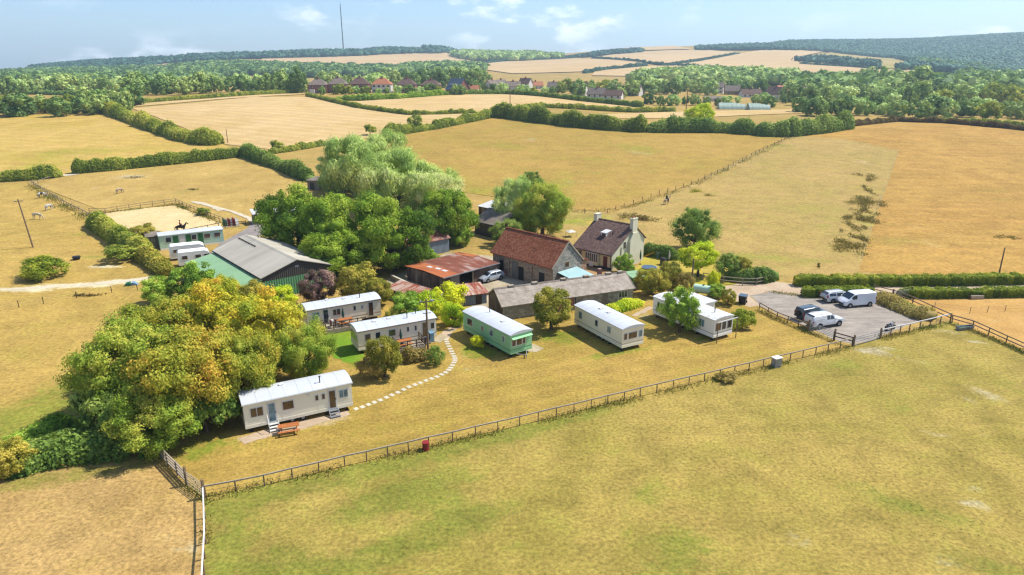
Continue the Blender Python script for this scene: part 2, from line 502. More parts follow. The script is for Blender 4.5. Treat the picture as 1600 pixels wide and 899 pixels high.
tile_mat('red_tile', [(.25, (120, 72, 50)), (.42, (158, 92, 62)), (.55, (186, 110, 74)), (.68, (198, 134, 98)), (.82, (176, 144, 114))], .26, .12)
tile_mat('brown_tile', [(.25, (98, 76, 70)), (.45, (124, 98, 88)), (.6, (142, 114, 100)), (.8, (158, 132, 118))], .3, .14)
tile_mat('grey_tile', [(.25, (124, 108, 96)), (.5, (154, 138, 124)), (.8, (176, 160, 146))], .3, .2, scale=.5)
tile_mat('stone_wall', k=.95, stops=[(.2, (104, 86, 70)), (.4, (142, 120, 98)), (.55, (172, 150, 124)), (.7, (150, 100, 76)), (.85, (196, 178, 150))], w=.42, h=.22, mortar=(170, 156, 136), swap=True)
tile_mat('grey_stone_wall', k=.9, stops=[(.2, (96, 92, 84)), (.45, (134, 128, 116)), (.65, (160, 154, 140)), (.85, (186, 180, 164))], w=.4, h=.24, mortar=(168, 162, 148), swap=True)
tile_mat('brick_wall', [(.25, (140, 84, 70)), (.5, (168, 104, 86)), (.8, (190, 128, 106))], .3, .1, mortar=(180, 160, 150), swap=True)
surf_mat('ribbed_grey_roof', [(.25, (122, 110, 98)), (.5, (152, 138, 124)), (.75, (172, 158, 142))], .7, .9, .15, fine=7)
sheet_mat('outbuilding_roof', [(.25, (124, 108, 94)), (.45, (154, 140, 124)), (.6, (174, 160, 144)), (.78, (192, 180, 164))], .2, 0, 1.1, depth=.012, rib=(.95, 1.03), streaky=False, k=.8)
surf_mat('cream_render', [(.3, (232, 216, 164)), (.7, (242, 228, 182))], .6, .85, .2, k=.72)
surf_mat('pale_render', [(.3, (226, 222, 190)), (.7, (238, 234, 206))], .6, .85, .2, k=.72)
surf_mat('aqua_sheet', [(.3, (168, 208, 206)), (.7, (192, 224, 222))], .8, .5, .3)
surf_mat('polytunnel_film', [(.3, (166, 188, 168)), (.7, (186, 206, 186))], .3, .5, .3, k=.6)
surf_mat('far_white', [(.3, (226, 220, 210)), (.7, (240, 236, 228))], .4, .8, .2, k=.7)
surf_mat('slate_blue', [(.3, (92, 106, 122)), (.7, (112, 126, 140))], .6, .7, .3)
surf_mat('orange_tile', [(.3, (190, 120, 84)), (.7, (210, 144, 106))], .7, .85, .2)
plain('red_paint', (176, 48, 50), .5); plain('blue_paint', (40, 110, 190), .5); plain('green_paint', (30, 130, 84), .5)
plain('dark_green_paint', (52, 128, 70), .55); plain('yellow_paint', (240, 180, 40), .55); plain('maroon_paint', (120, 56, 50), .6)
plain('parasol_green', (30, 90, 70), .8); plain('light_blue_plastic', (140, 180, 206), .45)

# vehicle paint
def paint(name, c, k=.7, metal=0.0, rough=.25):
    m, nt, b = new_mat(name)
    n = noise(nt, objpos(nt), 1.5, 3)
    nt.links.new(ramp(nt, n, [(.3, alb(*[int(q * .94) for q in c], k=k)), (.7, alb(*c, k=k))]), b.inputs['Base Color'])
    b.inputs['Roughness'].default_value = rough
    b.inputs['Metallic'].default_value = metal
    b.inputs['Coat Weight'].default_value = .5
    b.inputs['Coat Roughness'].default_value = .08
    MATS[name] = m
    return m


paint('white_paint', (242, 243, 244), .8); paint('silver_paint', (206, 214, 222), .7, .25); paint('pale_silver_paint', (226, 228, 228), .75, .1)
paint('navy_paint', (52, 78, 104), .7); paint('charcoal_paint', (70, 84, 96), .7)
plain('lamp_red', (200, 40, 60), .25); plain('lamp_white', (230, 232, 235), .15); plain('bumper_grey', (70, 72, 76), .7)
plain('skin', (200, 150, 120), .6); plain('cloth_red', (150, 40, 40), .9); plain('cloth_dark', (36, 38, 44), .9); plain('cloth_teal', (30, 80, 70), .9)
plain('horse_black', (44, 36, 34), .7); plain('horse_brown', (122, 88, 62), .7); plain('leather', (60, 40, 30), .6)
surf_mat('horse_piebald', [(.42, (50, 44, 42)), (.5, (225, 220, 210))], 1.1, .75, .2, detail=1)
plain('horse_grey', (214, 208, 198), .75); plain('horse_cream', (240, 226, 190), .75); plain('horse_dun', (208, 184, 150), .75)
surf_mat('bark', [(.3, (92, 76, 60)), (.7, (130, 112, 92))], 3, .95, .1, stretch=(1, 1, .3))

# foliage
leaf_mat('autumn_leaf', k=2.1, stops=[(.12, (74, 92, 30)), (.35, (106, 118, 40)), (.55, (134, 132, 46)), (.74, (152, 134, 50)), (.9, (166, 124, 50)), (.99, (154, 96, 46))])
leaf_mat('autumn_green_leaf', k=2.1, stops=[(.12, (62, 88, 26)), (.4, (96, 116, 38)), (.65, (126, 138, 50)), (.9, (150, 144, 58))])
leaf_mat('gold_leaf', k=2.1, stops=[(.1, (96, 112, 32)), (.4, (136, 140, 42)), (.7, (170, 154, 46)), (.95, (188, 136, 50))])
leaf_mat('tuft_blade', [(.2, (176, 152, 84)), (.5, (196, 168, 96)), (.8, (160, 156, 70))], .05, k=.66)
leaf_mat('fringe_blade', [(.2, (122, 128, 48)), (.5, (154, 148, 64)), (.8, (190, 164, 90))], .15, k=.75)
leaf_mat('oak_leaf', k=1.6, stops=[(.12, (58, 86, 24)), (.4, (90, 118, 32)), (.65, (122, 144, 42)), (.9, (154, 166, 60))])
leaf_mat('willow_leaf', [(.12, (104, 126, 62)), (.4, (142, 162, 86)), (.65, (174, 188, 108)), (.9, (204, 210, 130))])
leaf_mat('mid_leaf', [(.12, (65, 92, 27)), (.4, (99, 126, 41)), (.65, (129, 152, 54)), (.9, (163, 174, 73))])
leaf_mat('dark_leaf', [(.12, (54, 76, 30)), (.4, (82, 104, 43)), (.65, (107, 126, 55)), (.9, (139, 148, 73))])
leaf_mat('olive_leaf', [(.12, (82, 86, 30)), (.4, (118, 116, 43)), (.65, (154, 142, 57)), (.9, (186, 162, 77))])
leaf_mat('lime_leaf', [(.12, (107, 132, 21)), (.4, (150, 168, 32)), (.65, (186, 194, 45)), (.9, (216, 208, 63))])
leaf_mat('yellow_leaf', [(.1, (130, 140, 30)), (.4, (190, 184, 36)), (.7, (228, 208, 40)), (.95, (238, 220, 80))])
leaf_mat('purple_leaf', [(.12, (66, 48, 50)), (.4, (94, 70, 70)), (.65, (120, 92, 88)), (.9, (146, 118, 106))])
leaf_mat('dry_weed', k=1.15, stops=[(.1, (124, 108, 56)), (.4, (164, 142, 78)), (.7, (190, 166, 98)), (.95, (150, 150, 70))])
leaf_mat('brown_weed', k=.95, stops=[(.1, (92, 68, 42)), (.4, (116, 88, 54)), (.7, (134, 106, 62)), (.95, (140, 126, 70))])
leaf_mat('hedge_leaf', [(.12, (71, 86, 30)), (.4, (103, 116, 41)), (.65, (137, 142, 54)), (.9, (171, 160, 73))])
leaf_mat('trim_hedge_leaf', k=1.35, stops=[(.12, (69, 86, 23)), (.4, (107, 124, 34)), (.65, (146, 154, 46)), (.9, (184, 178, 68))])
leaf_mat('far_leaf', [(.12, (74, 98, 50)), (.4, (98, 122, 60)), (.65, (126, 146, 74)), (.9, (156, 168, 94))], .2, k=1.5, vary=.6)
leaf_mat('far_pale_leaf', [(.12, (110, 136, 72)), (.4, (136, 160, 86)), (.65, (160, 180, 104)), (.9, (184, 198, 124))], .2, k=1.6, vary=.4)
leaf_mat('hazed_forest_leaf', [(.12, (46, 80, 66)), (.4, (58, 94, 74)), (.65, (70, 106, 82)), (.9, (88, 122, 92))], .1, k=1.05)  # conifer green pushed bluer: distance haze partly painted into the leaf colour


# ------------------------------------------------------------------ mesh helpers
class MB:
    """Collects faces for one mesh."""
    def __init__(s):
        s.v, s.f = [], []

    def quad(s, a, b, c, d):
        i = len(s.v); s.v += [a, b, c, d]; s.f.append((i, i + 1, i + 2, i + 3)); return s

    def poly(s, pts):
        i = len(s.v); s.v += list(pts); s.f.append(tuple(range(i, i + len(pts)))); return s

    def box(s, x0, y0, z0, x1, y1, z1):
        i = len(s.v)
        s.v += [(x, y, z) for z in (z0, z1) for x, y in ((x0, y0), (x1, y0), (x1, y1), (x0, y1))]
        s.f += [(i, i + 3, i + 2, i + 1), (i + 4, i + 5, i + 6, i + 7), (i, i + 1, i + 5, i + 4), (i + 1, i + 2, i + 6, i + 5),
                (i + 2, i + 3, i + 7, i + 6), (i + 3, i, i + 4, i + 7)]
        return s

    def prism(s, pts, axis, a, b):
        """2D outline extruded along axis ('x','y','z') from a to b."""
        def put(p, t):
            return {'x': (t, p[0], p[1]), 'y': (p[0], t, p[1]), 'z': (p[0], p[1], t)}[axis]
        n = len(pts); i = len(s.v)
        s.v += [put(p, a) for p in pts] + [put(p, b) for p in pts]
        s.f += [tuple(range(i, i + n)), tuple(range(i + 2 * n - 1, i + n - 1, -1))]
        for k in range(n):
            q = (k + 1) % n
            s.f.append((i + k, i + n + k, i + n + q, i + q))
        return s

    def tube(s, p0, p1, r0, r1=None, n=8, cap=True):
        r1 = r0 if r1 is None else r1
        p0, p1 = Vector(p0), Vector(p1)
        d = (p1 - p0).normalized()
        u = d.orthogonal().normalized(); w = d.cross(u)
        i = len(s.v)
        for p, r in ((p0, r0), (p1, r1)):
            for k in range(n):
                a = 2 * math.pi * k / n
                s.v.append(tuple(p + (u * math.cos(a) + w * math.sin(a)) * r))
        for k in range(n):
            q = (k + 1) % n
            s.f.append((i + k, i + q, i + n + q, i + n + k))
        if cap:
            s.f += [tuple(range(i + n - 1, i - 1, -1)), tuple(range(i + n, i + 2 * n))]
        return s

    def beam(s, p0, p1, w, h):
        """Square-section bar between two points."""
        p0, p1 = Vector(p0), Vector(p1)
        d = (p1 - p0).normalized()
        side = d.cross(Vector((0, 0, 1)))
        if side.length < 1e-4: side = Vector((1, 0, 0))
        side.normalize(); up = side.cross(d)
        i = len(s.v)
        for p in (p0, p1):
            for a, b in ((-1, -1), (1, -1), (1, 1), (-1, 1)):
                s.v.append(tuple(p + side * a * w / 2 + up * b * h / 2))
        s.f += [(i, i + 1, i + 2, i + 3), (i + 7, i + 6, i + 5, i + 4)]
        for k in range(4):
            q = (k + 1) % 4
            s.f.append((i + k, i + 4 + k, i + 4 + q, i + q))
        return s

    def mesh(s, name, mat, smooth=None):
        me = bpy.data.meshes.new(name)
        me.from_pydata(s.v, [], s.f)
        me.materials.append(MATS[mat])
        if smooth:
            me.shade_smooth()
            me.set_sharp_from_angle(angle=R(smooth))
        me.validate(); me.update()
        return me


def link(name, data, parent=None, loc=None, rz=None):
    o = bpy.data.objects.new(name, data)
    COL.objects.link(o)
    if parent: o.parent = parent
    if loc is not None: o.location = loc
    if rz is not None: o.rotation_euler = (0, 0, rz)
    return o


def part(name, mb, mat, parent, smooth=None, loc=None, rz=None):
    return link(name, mb.mesh(name, mat, smooth), parent, loc, rz)


def tag(o, label=None, cat=None, group=None, kind=None):
    if label: o['label'] = label
    if cat: o['category'] = cat
    if group: o['group'] = group
    if kind: o['kind'] = kind
    return o


def thing(name, label, cat, loc, rz=0.0, group=None):
    o = bpy.data.objects.new(name, None)
    o.empty_display_size = .3
    COL.objects.link(o)
    o.location = loc; o.rotation_euler = (0, 0, rz)
    return tag(o, label, cat, group)


def here(x, y, dz=0.0):
    return (x, y, gz(x, y) + dz)


def np_mesh(name, V, F, mat, attr=None, attr_name='leaf'):
    """Mesh from arrays: V (n,3); F list of (m,k) index arrays; attr (n,4) colours per vertex."""
    me = bpy.data.meshes.new(name)
    V = np.ascontiguousarray(V, np.float32)
    me.vertices.add(len(V)); me.vertices.foreach_set('co', V.ravel())
    tot = np.concatenate([np.full(len(f), f.shape[1], np.int32) for f in F])
    idx = np.concatenate([f.ravel() for f in F]).astype(np.int32)
    me.loops.add(len(idx)); me.loops.foreach_set('vertex_index', idx)
    st = np.concatenate([[0], np.cumsum(tot)[:-1]]).astype(np.int32)
    me.polygons.add(len(tot)); me.polygons.foreach_set('loop_start', st); me.polygons.foreach_set('loop_total', tot)
    me.update(calc_edges=True)
    if attr is not None:
        a = me.color_attributes.new(attr_name, 'FLOAT_COLOR', 'POINT')
        a.data.foreach_set('color', np.ascontiguousarray(attr, np.float32).ravel())
    me.materials.append(MATS[mat])
    return me


# ------------------------------------------------------------------ ground sheet and field sheets
def build_ground():
    th = np.concatenate([np.arange(-180, -48, 6.0), np.arange(-48, 48.01, .4), np.arange(54, 180, 6.0)])
    th = np.radians(th)
    rr = [4.0]
    while rr[-1] < 6000: rr.append(rr[-1] * 1.032)
    rr = np.array(rr)
    A, B = np.meshgrid(th, rr)
    X, Y = np.sin(A) * B, np.cos(A) * B
    Z = ground_z(X, Y)
    n, m = len(th), len(rr)
    V = np.stack([X, Y, Z], -1).reshape(-1, 3)
    V = np.vstack([V, [[0, 0, 0]]])
    i = np.arange(m - 1)[:, None] * n + np.arange(n)[None, :]
    j = np.arange(m - 1)[:, None] * n + (np.arange(n)[None, :] + 1) % n
    F = np.stack([i, j, j + n, i + n], -1).reshape(-1, 4)[:, ::-1]
    k = np.arange(n)
    T = np.stack([k, (k + 1) % n, np.full(n, m * n)], -1)
    me = np_mesh('ground', V, [F, T], 'ground_grass', np.zeros((len(V), 4)), 'wear')
    o = link('ground', me); tag(o, kind='structure')


build_ground()
_sheet_n = [0]


def px_poly(pts):
    return [at(*p) for p in pts]


def sheet(name, pts, mat, step=3.0, wear=(), lift=None, world=False, smooth_edge=0, blotch=0, bsize=(1, 4)):
    """A field, road or yard lying on the land; wear = (px, py, radius m, amount, channel) marks."""
    P = [tuple(p) for p in (pts if world else px_poly(pts))]
    rnd = random.Random(len(P) * 31 + int(P[0][0] * 10))
    B = []
    for i, p in enumerate(P):
        q = P[(i + 1) % len(P)]
        d = math.hypot(q[0] - p[0], q[1] - p[1]); n = max(1, int(d / (step * .8)))
        for k in range(n):
            t = k / n
            w = smooth_edge * (rnd.random() - .5) if k else 0
            nx, ny = -(q[1] - p[1]) / max(d, 1e-6), (q[0] - p[0]) / max(d, 1e-6)
            B.append((p[0] + (q[0] - p[0]) * t + nx * w, p[1] + (q[1] - p[1]) * t + ny * w))
    bx = np.array(B)
    x0, y0 = bx.min(0); x1, y1 = bx.max(0)
    gx, gy = np.meshgrid(np.arange(x0 + step * .5, x1, step), np.arange(y0 + step * .5, y1, step))
    gx = gx.ravel(); gy = gy.ravel()
    ins = np.zeros(len(gx), bool)
    for i in range(len(B)):
        a, b = B[i], B[(i + 1) % len(B)]
        c = ((a[1] > gy) != (b[1] > gy)) & (gx < (b[0] - a[0]) * (gy - a[1]) / (b[1] - a[1] + 1e-12) + a[0])
        ins ^= c
    pts2 = [Vector(b) for b in B] + [Vector((float(a), float(b))) for a, b in zip(gx[ins], gy[ins])]
    edges = [(i, (i + 1) % len(B)) for i in range(len(B))]
    vv, _, ff, _, _, _ = delaunay_2d_cdt(pts2, edges, [], 1, 1e-5)
    V = np.array([(v.x, v.y) for v in vv])
    Z = ground_z(V[:, 0], V[:, 1])
    dist = np.hypot(V[:, 0], V[:, 1])
    if lift is None:
        _sheet_n[0] += 1
        lift = .004 + .0002 * _sheet_n[0] + np.clip(dist - 105, 0, 9e9) * .00003 * _sheet_n[0]
    far = np.clip((dist - 105) / 100, 0, 1) * .05 + np.clip(dist - 150, 0, 9e9) * .0004
    Z = Z + lift + far
    A = np.zeros((len(V), 4))
    for (px, py, rad, amt, ch) in wear:
        cx, cy = px if isinstance(px, tuple) else at(px, py)
        if isinstance(rad, tuple):      # ellipse: (a, b, angle)
            ra, rb, an = rad
            dx, dy = V[:, 0] - cx, V[:, 1] - cy
            ca, sa = math.cos(R(an)), math.sin(R(an))
            q = ((dx * ca + dy * sa) / ra) ** 2 + ((-dx * sa + dy * ca) / rb) ** 2
        else:
            q = ((V[:, 0] - cx) ** 2 + (V[:, 1] - cy) ** 2) / rad ** 2
        A[:, ch] += amt * np.exp(-q)
    rb = np.random.RandomState(blotch + len(P))
    for _ in range(blotch):
        c = V[rb.randint(len(V))]
        ra, rr_ = rb.uniform(*bsize), rb.uniform(.3, .8)
        an = rb.uniform(0, 3.14); dx, dy = V[:, 0] - c[0], V[:, 1] - c[1]
        q = ((dx * math.cos(an) + dy * math.sin(an)) / ra) ** 2 + ((-dx * math.sin(an) + dy * math.cos(an)) / (ra * rr_)) ** 2
        A[:, rb.choice([0, 0, 1, 2])] += rb.uniform(.15, .5) * np.exp(-q)
    F = np.array([f for f in ff if len(f) == 3])
    a, b, c = V[F[:, 0]], V[F[:, 1]], V[F[:, 2]]
    cr = (b[:, 0] - a[:, 0]) * (c[:, 1] - a[:, 1]) - (b[:, 1] - a[:, 1]) * (c[:, 0] - a[:, 0])
    F[cr < 0] = F[cr < 0][:, ::-1]
    me = np_mesh(name, np.column_stack([V, Z]), [F], mat, np.clip(A, 0, 1), 'wear')
    return tag(link(name, me), kind='structure')


def strip(name, pts, width, mat, step=2.0, lift=None, world=False, wear=()):
    """A track or path of even width along a line."""
    P = [Vector(p) for p in (pts if world else px_poly(pts))]
    left, right = [], []
    for i, p in enumerate(P):
        d = (P[min(i + 1, len(P) - 1)] - P[max(i - 1, 0)]).normalized()
        n = Vector((-d.y, d.x))
        w = width[i] if isinstance(width, (list, tuple)) else width
        left.append(p + n * w / 2); right.append(p - n * w / 2)
    return sheet(name, [tuple(q) for q in left + right[::-1]], mat, step, wear, lift, True, .25)


G, Bq, Ro = 0, 1, 2
C0 = at(320, 776); C1 = at(1333, 541); C2 = at(1485, 501); C3 = at(1600, 551)
_lc = at(1455, 640)      # faint rings where horses are lunged
RINGS = [((_lc[0] + math.cos(R(a)) * q, _lc[1] + math.sin(R(a)) * q), 0, .55, .16 + .05 * math.sin(a * .11), Bq) for q in (5.2, 8.4) for a in range(0, 360, 5)]
# --- fields near the camera
sheet('front_paddock', [C0, at(540, 730), at(812, 665), at(1192, 575), C1, at(1376, 528), C2, C3, (75, 55), (80, 12), (-8, 8), (-14, 30), at(319, 899), at(321, 830)],
      'paddock_grass', .9, [(430, 770, (9, 1.6, 25), .8, G), (600, 725, (12, 1.2, 25), .7, G), (760, 690, (10, 1.0, 25), .7, G), (590, 785, (5, 1.6, 25), .9, G), (660, 760, (4, 2, 25), .6, G),
                            (660, 840, (7, 1.2, 28), .8, G), (570, 880, (6, 1.5, 25), .7, G), (340, 850, (3, 5, 0), .8, G), (430, 880, (3, 2, 0), .6, G), (900, 650, (9, 1, 25), .6, G), (1060, 860, 3, .7, G), (1000, 770, 2, .6, G),
                            (1370, 545, (3.5, 1.3, 10), .62, Bq), (1405, 560, (5, 1.2, -30), .5, Bq), (1490, 520, (3, 1.0, -20), .6, Bq), (1530, 535, (2.5, .6, -30), .55, Bq), (1520, 790, (2.5, .8, -20), .55, Bq), (1480, 880, 2, .5, Bq), (1240, 840, 2, .5, Bq),
                            (1500, 830, (8, 4, -20), .8, Ro), (1400, 760, (9, 6, 0), .8, Ro), (1550, 700, 9, .8, Ro), (1250, 760, 8, .6, Ro), (1100, 700, 8, .45, Ro), (1450, 800, (4, 1.5, -20), .7, G), (1560, 890, (5, 2, -20), .9, G)] + RINGS, world=True, smooth_edge=.1, blotch=150, bsize=(.8, 3.5))
sheet('left_paddock', [C0, at(292, 756), at(263, 727), at(243, 702), at(120, 720), at(0, 748), (-46, 52), (-60, 40), (-60, 8), (-14, 8), (-14.5, 30), at(317, 899), at(319, 830)],
      'left_paddock_grass', 1.0, [(60, 750, (9, 1.6, 18), .8, G), (150, 735, (7, 1.2, 18), .7, G), (90, 790, 3, .5, G), (230, 700, 2, .5, G), (50, 790, 4, .5, Ro), (240, 830, 5, .3, Bq)], world=True, smooth_edge=.1, blotch=60, bsize=(.8, 3))
sheet('lawn', [C0, at(540, 730), at(812, 665), at(1192, 575), C1, at(1303, 531), at(1262, 514), at(1186, 480), at(1150, 462), at(1080, 440), at(1000, 455), at(880, 470), at(760, 490),
               at(690, 470), at(600, 440), at(520, 470), at(450, 480), at(300, 560), at(243, 700), at(263, 728), at(292, 757)], 'lawn_grass', .9,
      [(525, 545, (2.6, 2.2, 25), 1.2, G), (500, 525, 2.4, 1.1, G), (560, 570, 2.0, .8, G), (540, 520, 2, 1.0, G), (590, 555, 2, .8, G), (735, 545, (2, 3, 0), .8, G), (770, 555, 2.6, .8, G), (950, 555, (4, 1.2, 25), .9, G), (900, 525, (1.5, 5, 60), .7, G), (1000, 545, (3, 1, 25), .6, G),
       (1040, 505, (2, 5, 60), .7, G), (1100, 530, (4, 1.2, 25), .7, G), (870, 530, 2.4, .6, G), (330, 690, 3, .6, G), (280, 715, 2.5, .5, G), (430, 710, 3, .4, G), (740, 575, (4, 1.2, 20), .5, Bq), (480, 665, (6, .7, 27), .75, Bq), (400, 680, (2, .7, 27), .7, Bq), (560, 590, 1.5, .5, Bq), (1010, 490, (.6, 4, -35), .5, Bq),
       (1180, 560, 3, .4, G), (600, 700, (10, 1.0, 25), .35, G), (1250, 545, (6, .8, 25), .5, G)], world=True, smooth_edge=.15, blotch=90, bsize=(.7, 2.8))
sheet('left_field', [(-46, 52), at(0, 746), at(60, 700), at(140, 650), at(200, 560), at(250, 480), at(262, 440), at(240, 405), at(190, 375), at(140, 345), at(50, 287), at(0, 288), (-175, 178), (-160, 90), (-70, 40)], 'left_field_grass', 2.0,
      [(60, 640, (4, 7, -20), .8, G), (20, 680, 5, .9, G), (110, 600, 4, .5, G), (150, 640, 3, .7, G), (160, 418, (4, 1.4, 10), .95, Bq), (140, 402, (4, 2, 0), .7, G), (30, 465, 5, .3, Bq), (90, 560, 8, .3, Bq), (150, 350, 4, .3, Bq), (120, 470, (14, 1, 12), .4, Ro), (20, 452, (6, 1.2, 5), .5, Bq), (70, 449, (6, 1.3, 6), .5, Bq), (125, 446, (6, 1.3, 8), .55, Bq), (175, 442, (5, 1.6, 10), .6, Bq), (215, 437, (4, 1.4, 15), .6, Bq)], world=True, blotch=90, bsize=(2, 7))
sheet('top_left_field', [(0, 284), (98, 276), (115, 272), (250, 259), (385, 243), (348, 226), (290, 220), (230, 197), (165, 172), (0, 184), (-200, 196), (-220, 300)], 'top_field_grass', 4.0, [(60, 240, (30, 10, 10), .5, G), (180, 235, (20, 6, 10), .5, G)], blotch=60, bsize=(4, 14))
sheet('upper_paddock', [(52, 288), (118, 272), (250, 260), (390, 246), (480, 278), (500, 300), (440, 340), (400, 345), (345, 350), (272, 320), (165, 332)], 'upper_paddock_grass', 3.0,
      [(205, 276, (9, 3, 20), .5, Bq), (262, 293, (5, 2, 0), .45, Ro), (300, 300, (6, 3, 0), .3, G)], blotch=50, bsize=(2, 7))
sheet('stubble_field', [(352, 226), (440, 236), (500, 228), (600, 212), (720, 191), (775, 179), (742, 178), (640, 180), (560, 169), (480, 152), (400, 152), (340, 158), (205, 170)], 'stubble', 7.0)
sheet('far_strip_field', [(215, 167), (340, 156), (480, 148), (470, 146), (330, 154), (205, 163)], 'stubble', 9.0)
sheet('village_field', [(545, 160), (640, 178), (740, 176), (790, 176), (860, 166), (950, 168), (1000, 167), (900, 157), (780, 148), (700, 149), (620, 155)], 'stubble', 8.0)
sheet('pond_field', [(940, 186), (1100, 184), (1260, 178), (1260, 172), (1120, 174), (1000, 177), (930, 180)], 'stubble', 8.0)
sheet('hill_field', [(600, 216), (720, 196), (785, 182), (900, 198), (1000, 206), (1100, 209), (1240, 212), (1175, 240), (1080, 288), (955, 332), (890, 326), (720, 300), (620, 250)], 'hill_field_grass', 4.0,
      [(900, 270, (14, 5, 0), .4, G), (850, 310, (14, 6, 0), .5, G), (700, 225, (20, 5, 0), .3, Ro)], blotch=110, bsize=(3, 12))
sheet('grazed_strip', [(1240, 213), (1180, 240), (1080, 290), (955, 335), (890, 330), (870, 360), (910, 400), (1000, 400), (1100, 420), (1210, 440), (1240, 432), (1344, 426), (1377, 330), (1410, 233), (1330, 218), (1250, 209)], 'grazed_grass', 2.5,
      [(1290, 330, (10, 12, 0), .5, G), (1310, 410, (5, 2, 0), .9, G), (1060, 330, (8, 4, 0), .5, G), (1100, 400, 6, .6, G), (920, 345, (6, 6, 0), 1.2, G), (1030, 320, (4, 2, 20), .6, Bq), (1350, 410, (3, 3, 0), .4, Bq), (1340, 250, (4, 8, -20), .35, Bq)], blotch=70, bsize=(2, 8))
sheet('right_field', [(1244, 212), (1330, 220), (1404, 236), (1372, 330), (1342, 424), (1420, 432), (1600, 430), (1750, 430), (1750, 215), (1600, 206), (1480, 194), (1400, 192), (1325, 200)], 'right_field_grass', 4.0,
      [(1570, 370, (3, 2, 0), .8, Ro), (1500, 250, (20, 8, 0), .3, G), (1560, 210, (30, 3, 0), .4, Ro)], blotch=110, bsize=(3, 12))
sheet('side_paddock', [at(1400, 466), at(1600, 464), (100, 92), (90, 66), C3, at(1566, 533), C2, at(1430, 480)], 'side_paddock_grass', 1.5, [(1470, 480, 2.5, .4, G), (1560, 500, 4, .4, Bq)], world=True)
sheet('garden', [(860, 352), (905, 342), (1000, 395), (1060, 402), (1150, 420), (1150, 445), (1085, 452), (1000, 455), (985, 432), (1008, 400), (985, 372), (935, 345)], 'garden_grass', 1.5,
      [(880, 350, 6, 1.0, G), (1040, 425, 4, .3, Bq)])
# --- hard ground
sheet('car_park', [(1170, 462), (1205, 455), (1262, 462), (1362, 463), (1400, 482), (1452, 497), (1386, 522), (1374, 528), (1334, 538), (1302, 530), (1262, 512), (1188, 478)], 'gravel', 1.2, smooth_edge=.5)
sheet('lane', [(1120, 450), (1150, 444), (1205, 440), (1240, 444), (1420, 446), (1600, 444), (1750, 444), (1750, 458), (1600, 452), (1402, 458), (1362, 460), (1255, 462), (1205, 455), (1170, 462), (1188, 478), (1170, 480), (1150, 470)], 'lane_dust', 1.2, smooth_edge=.3)
sheet('farmyard', [(600, 440), (640, 420), (700, 395), (770, 400), (780, 428), (868, 436), (900, 425), (960, 425), (985, 432), (985, 445), (900, 455), (760, 480), (700, 476), (640, 462)], 'concrete', 1.5, smooth_edge=.4)
sheet('house_forecourt', [(895, 408), (960, 424), (990, 420), (985, 432), (930, 434), (900, 432)], 'brown_earth', 1.0, lift=.016)
sheet('riding_arena', [(162, 335), (205, 328), (272, 322), (347, 350), (342, 358), (300, 364), (250, 374), (215, 372)], 'sand', 1.5, lift=.06)
sheet('yard_drive', [(345, 380), (385, 358), (398, 344), (425, 342), (415, 362), (385, 385), (470, 410), (430, 420), (330, 395)], 'asphalt', 1.5, lift=.02)
strip('chalk_track', [(0, 453), (60, 450), (130, 445), (180, 441), (215, 437), (240, 432)], [.7, 1.1, .8, 1.5, 1.3, .8], 'chalk_track', .8, lift=.02)
strip('worn_track', [(345, 330), (318, 318), (300, 316)], 1.0, 'chalk_track', 1.0, lift=.08)
strip('arena_track', [(300, 316), (335, 324), (365, 332), (390, 342), (400, 352)], 1.1, 'chalk_track', 1.0, lift=.10)
strip('field_path', [(98, 275), (112, 274), (122, 272)], 2.4, 'chalk_track', 1.5, lift=.10)
sheet('green_lawn', [(503, 517), (540, 513), (552, 530), (570, 548), (562, 566), (535, 566), (510, 548)], 'lush_grass', .8, lift=.018, smooth_edge=.6)
strip('garden_path', [(690, 532), (700, 518), (722, 506), (730, 497)], [1.5, 1.2, 1.1, 1.2], 'lane_dust', .7, lift=.02)
strip('caravan_path', [(378, 690), (420, 676), (480, 662), (545, 645)], [1.3, 1.5, 1.4, 1.0], 'lane_dust', .7, lift=.02)
strip('door_path', [(990, 494), (1010, 484), (1018, 480)], .8, 'lane_dust', .7, lift=.02)
# --- far fields on the downs
sheet('down_field', [(402, 100), (560, 109), (600, 104), (735, 97), (737, 94), (700, 86), (690, 83), (560, 87), (480, 90), (410, 93)], 'far_stubble', 30)
sheet('down_field', [(222, 106), (250, 108), (330, 98), (320, 97), (255, 101)], 'far_stubble', 30)
sheet('down_field', [(728, 106), (800, 116), (912, 113), (1010, 102), (1000, 98), (900, 92), (800, 96), (735, 102)], 'far_stubble', 30)
sheet('down_field', [(925, 119), (1040, 121), (1100, 116), (1190, 122), (1120, 108), (1060, 104), (1020, 104), (930, 112)], 'far_stubble', 30)
sheet('down_field', [(925, 91), (1000, 97), (1040, 100), (1110, 90), (1156, 83), (1100, 79), (1040, 80), (960, 86)], 'far_stubble', 30)
sheet('down_field', [(1062, 101), (1110, 108), (1200, 116), (1330, 126), (1420, 126), (1420, 132), (1440, 140), (1480, 138), (1510, 124), (1440, 112), (1405, 110), (1250, 100), (1240, 92), (1290, 80), (1200, 78), (1160, 84), (1110, 94)], 'far_stubble', 30)
sheet('down_field', [(860, 85), (1000, 80), (1080, 78), (1060, 74), (980, 76), (880, 82)], 'far_stubble', 40)
sheet('downland_slope', [(1250, 99), (1405, 109), (1430, 104), (1400, 92), (1300, 81)], 'downland', 30)
sheet('far_gold_field', [(210, 140), (300, 137), (420, 133), (420, 130), (300, 133), (205, 136)], 'stubble', 15)


# ------------------------------------------------------------------ foliage
_ico = None


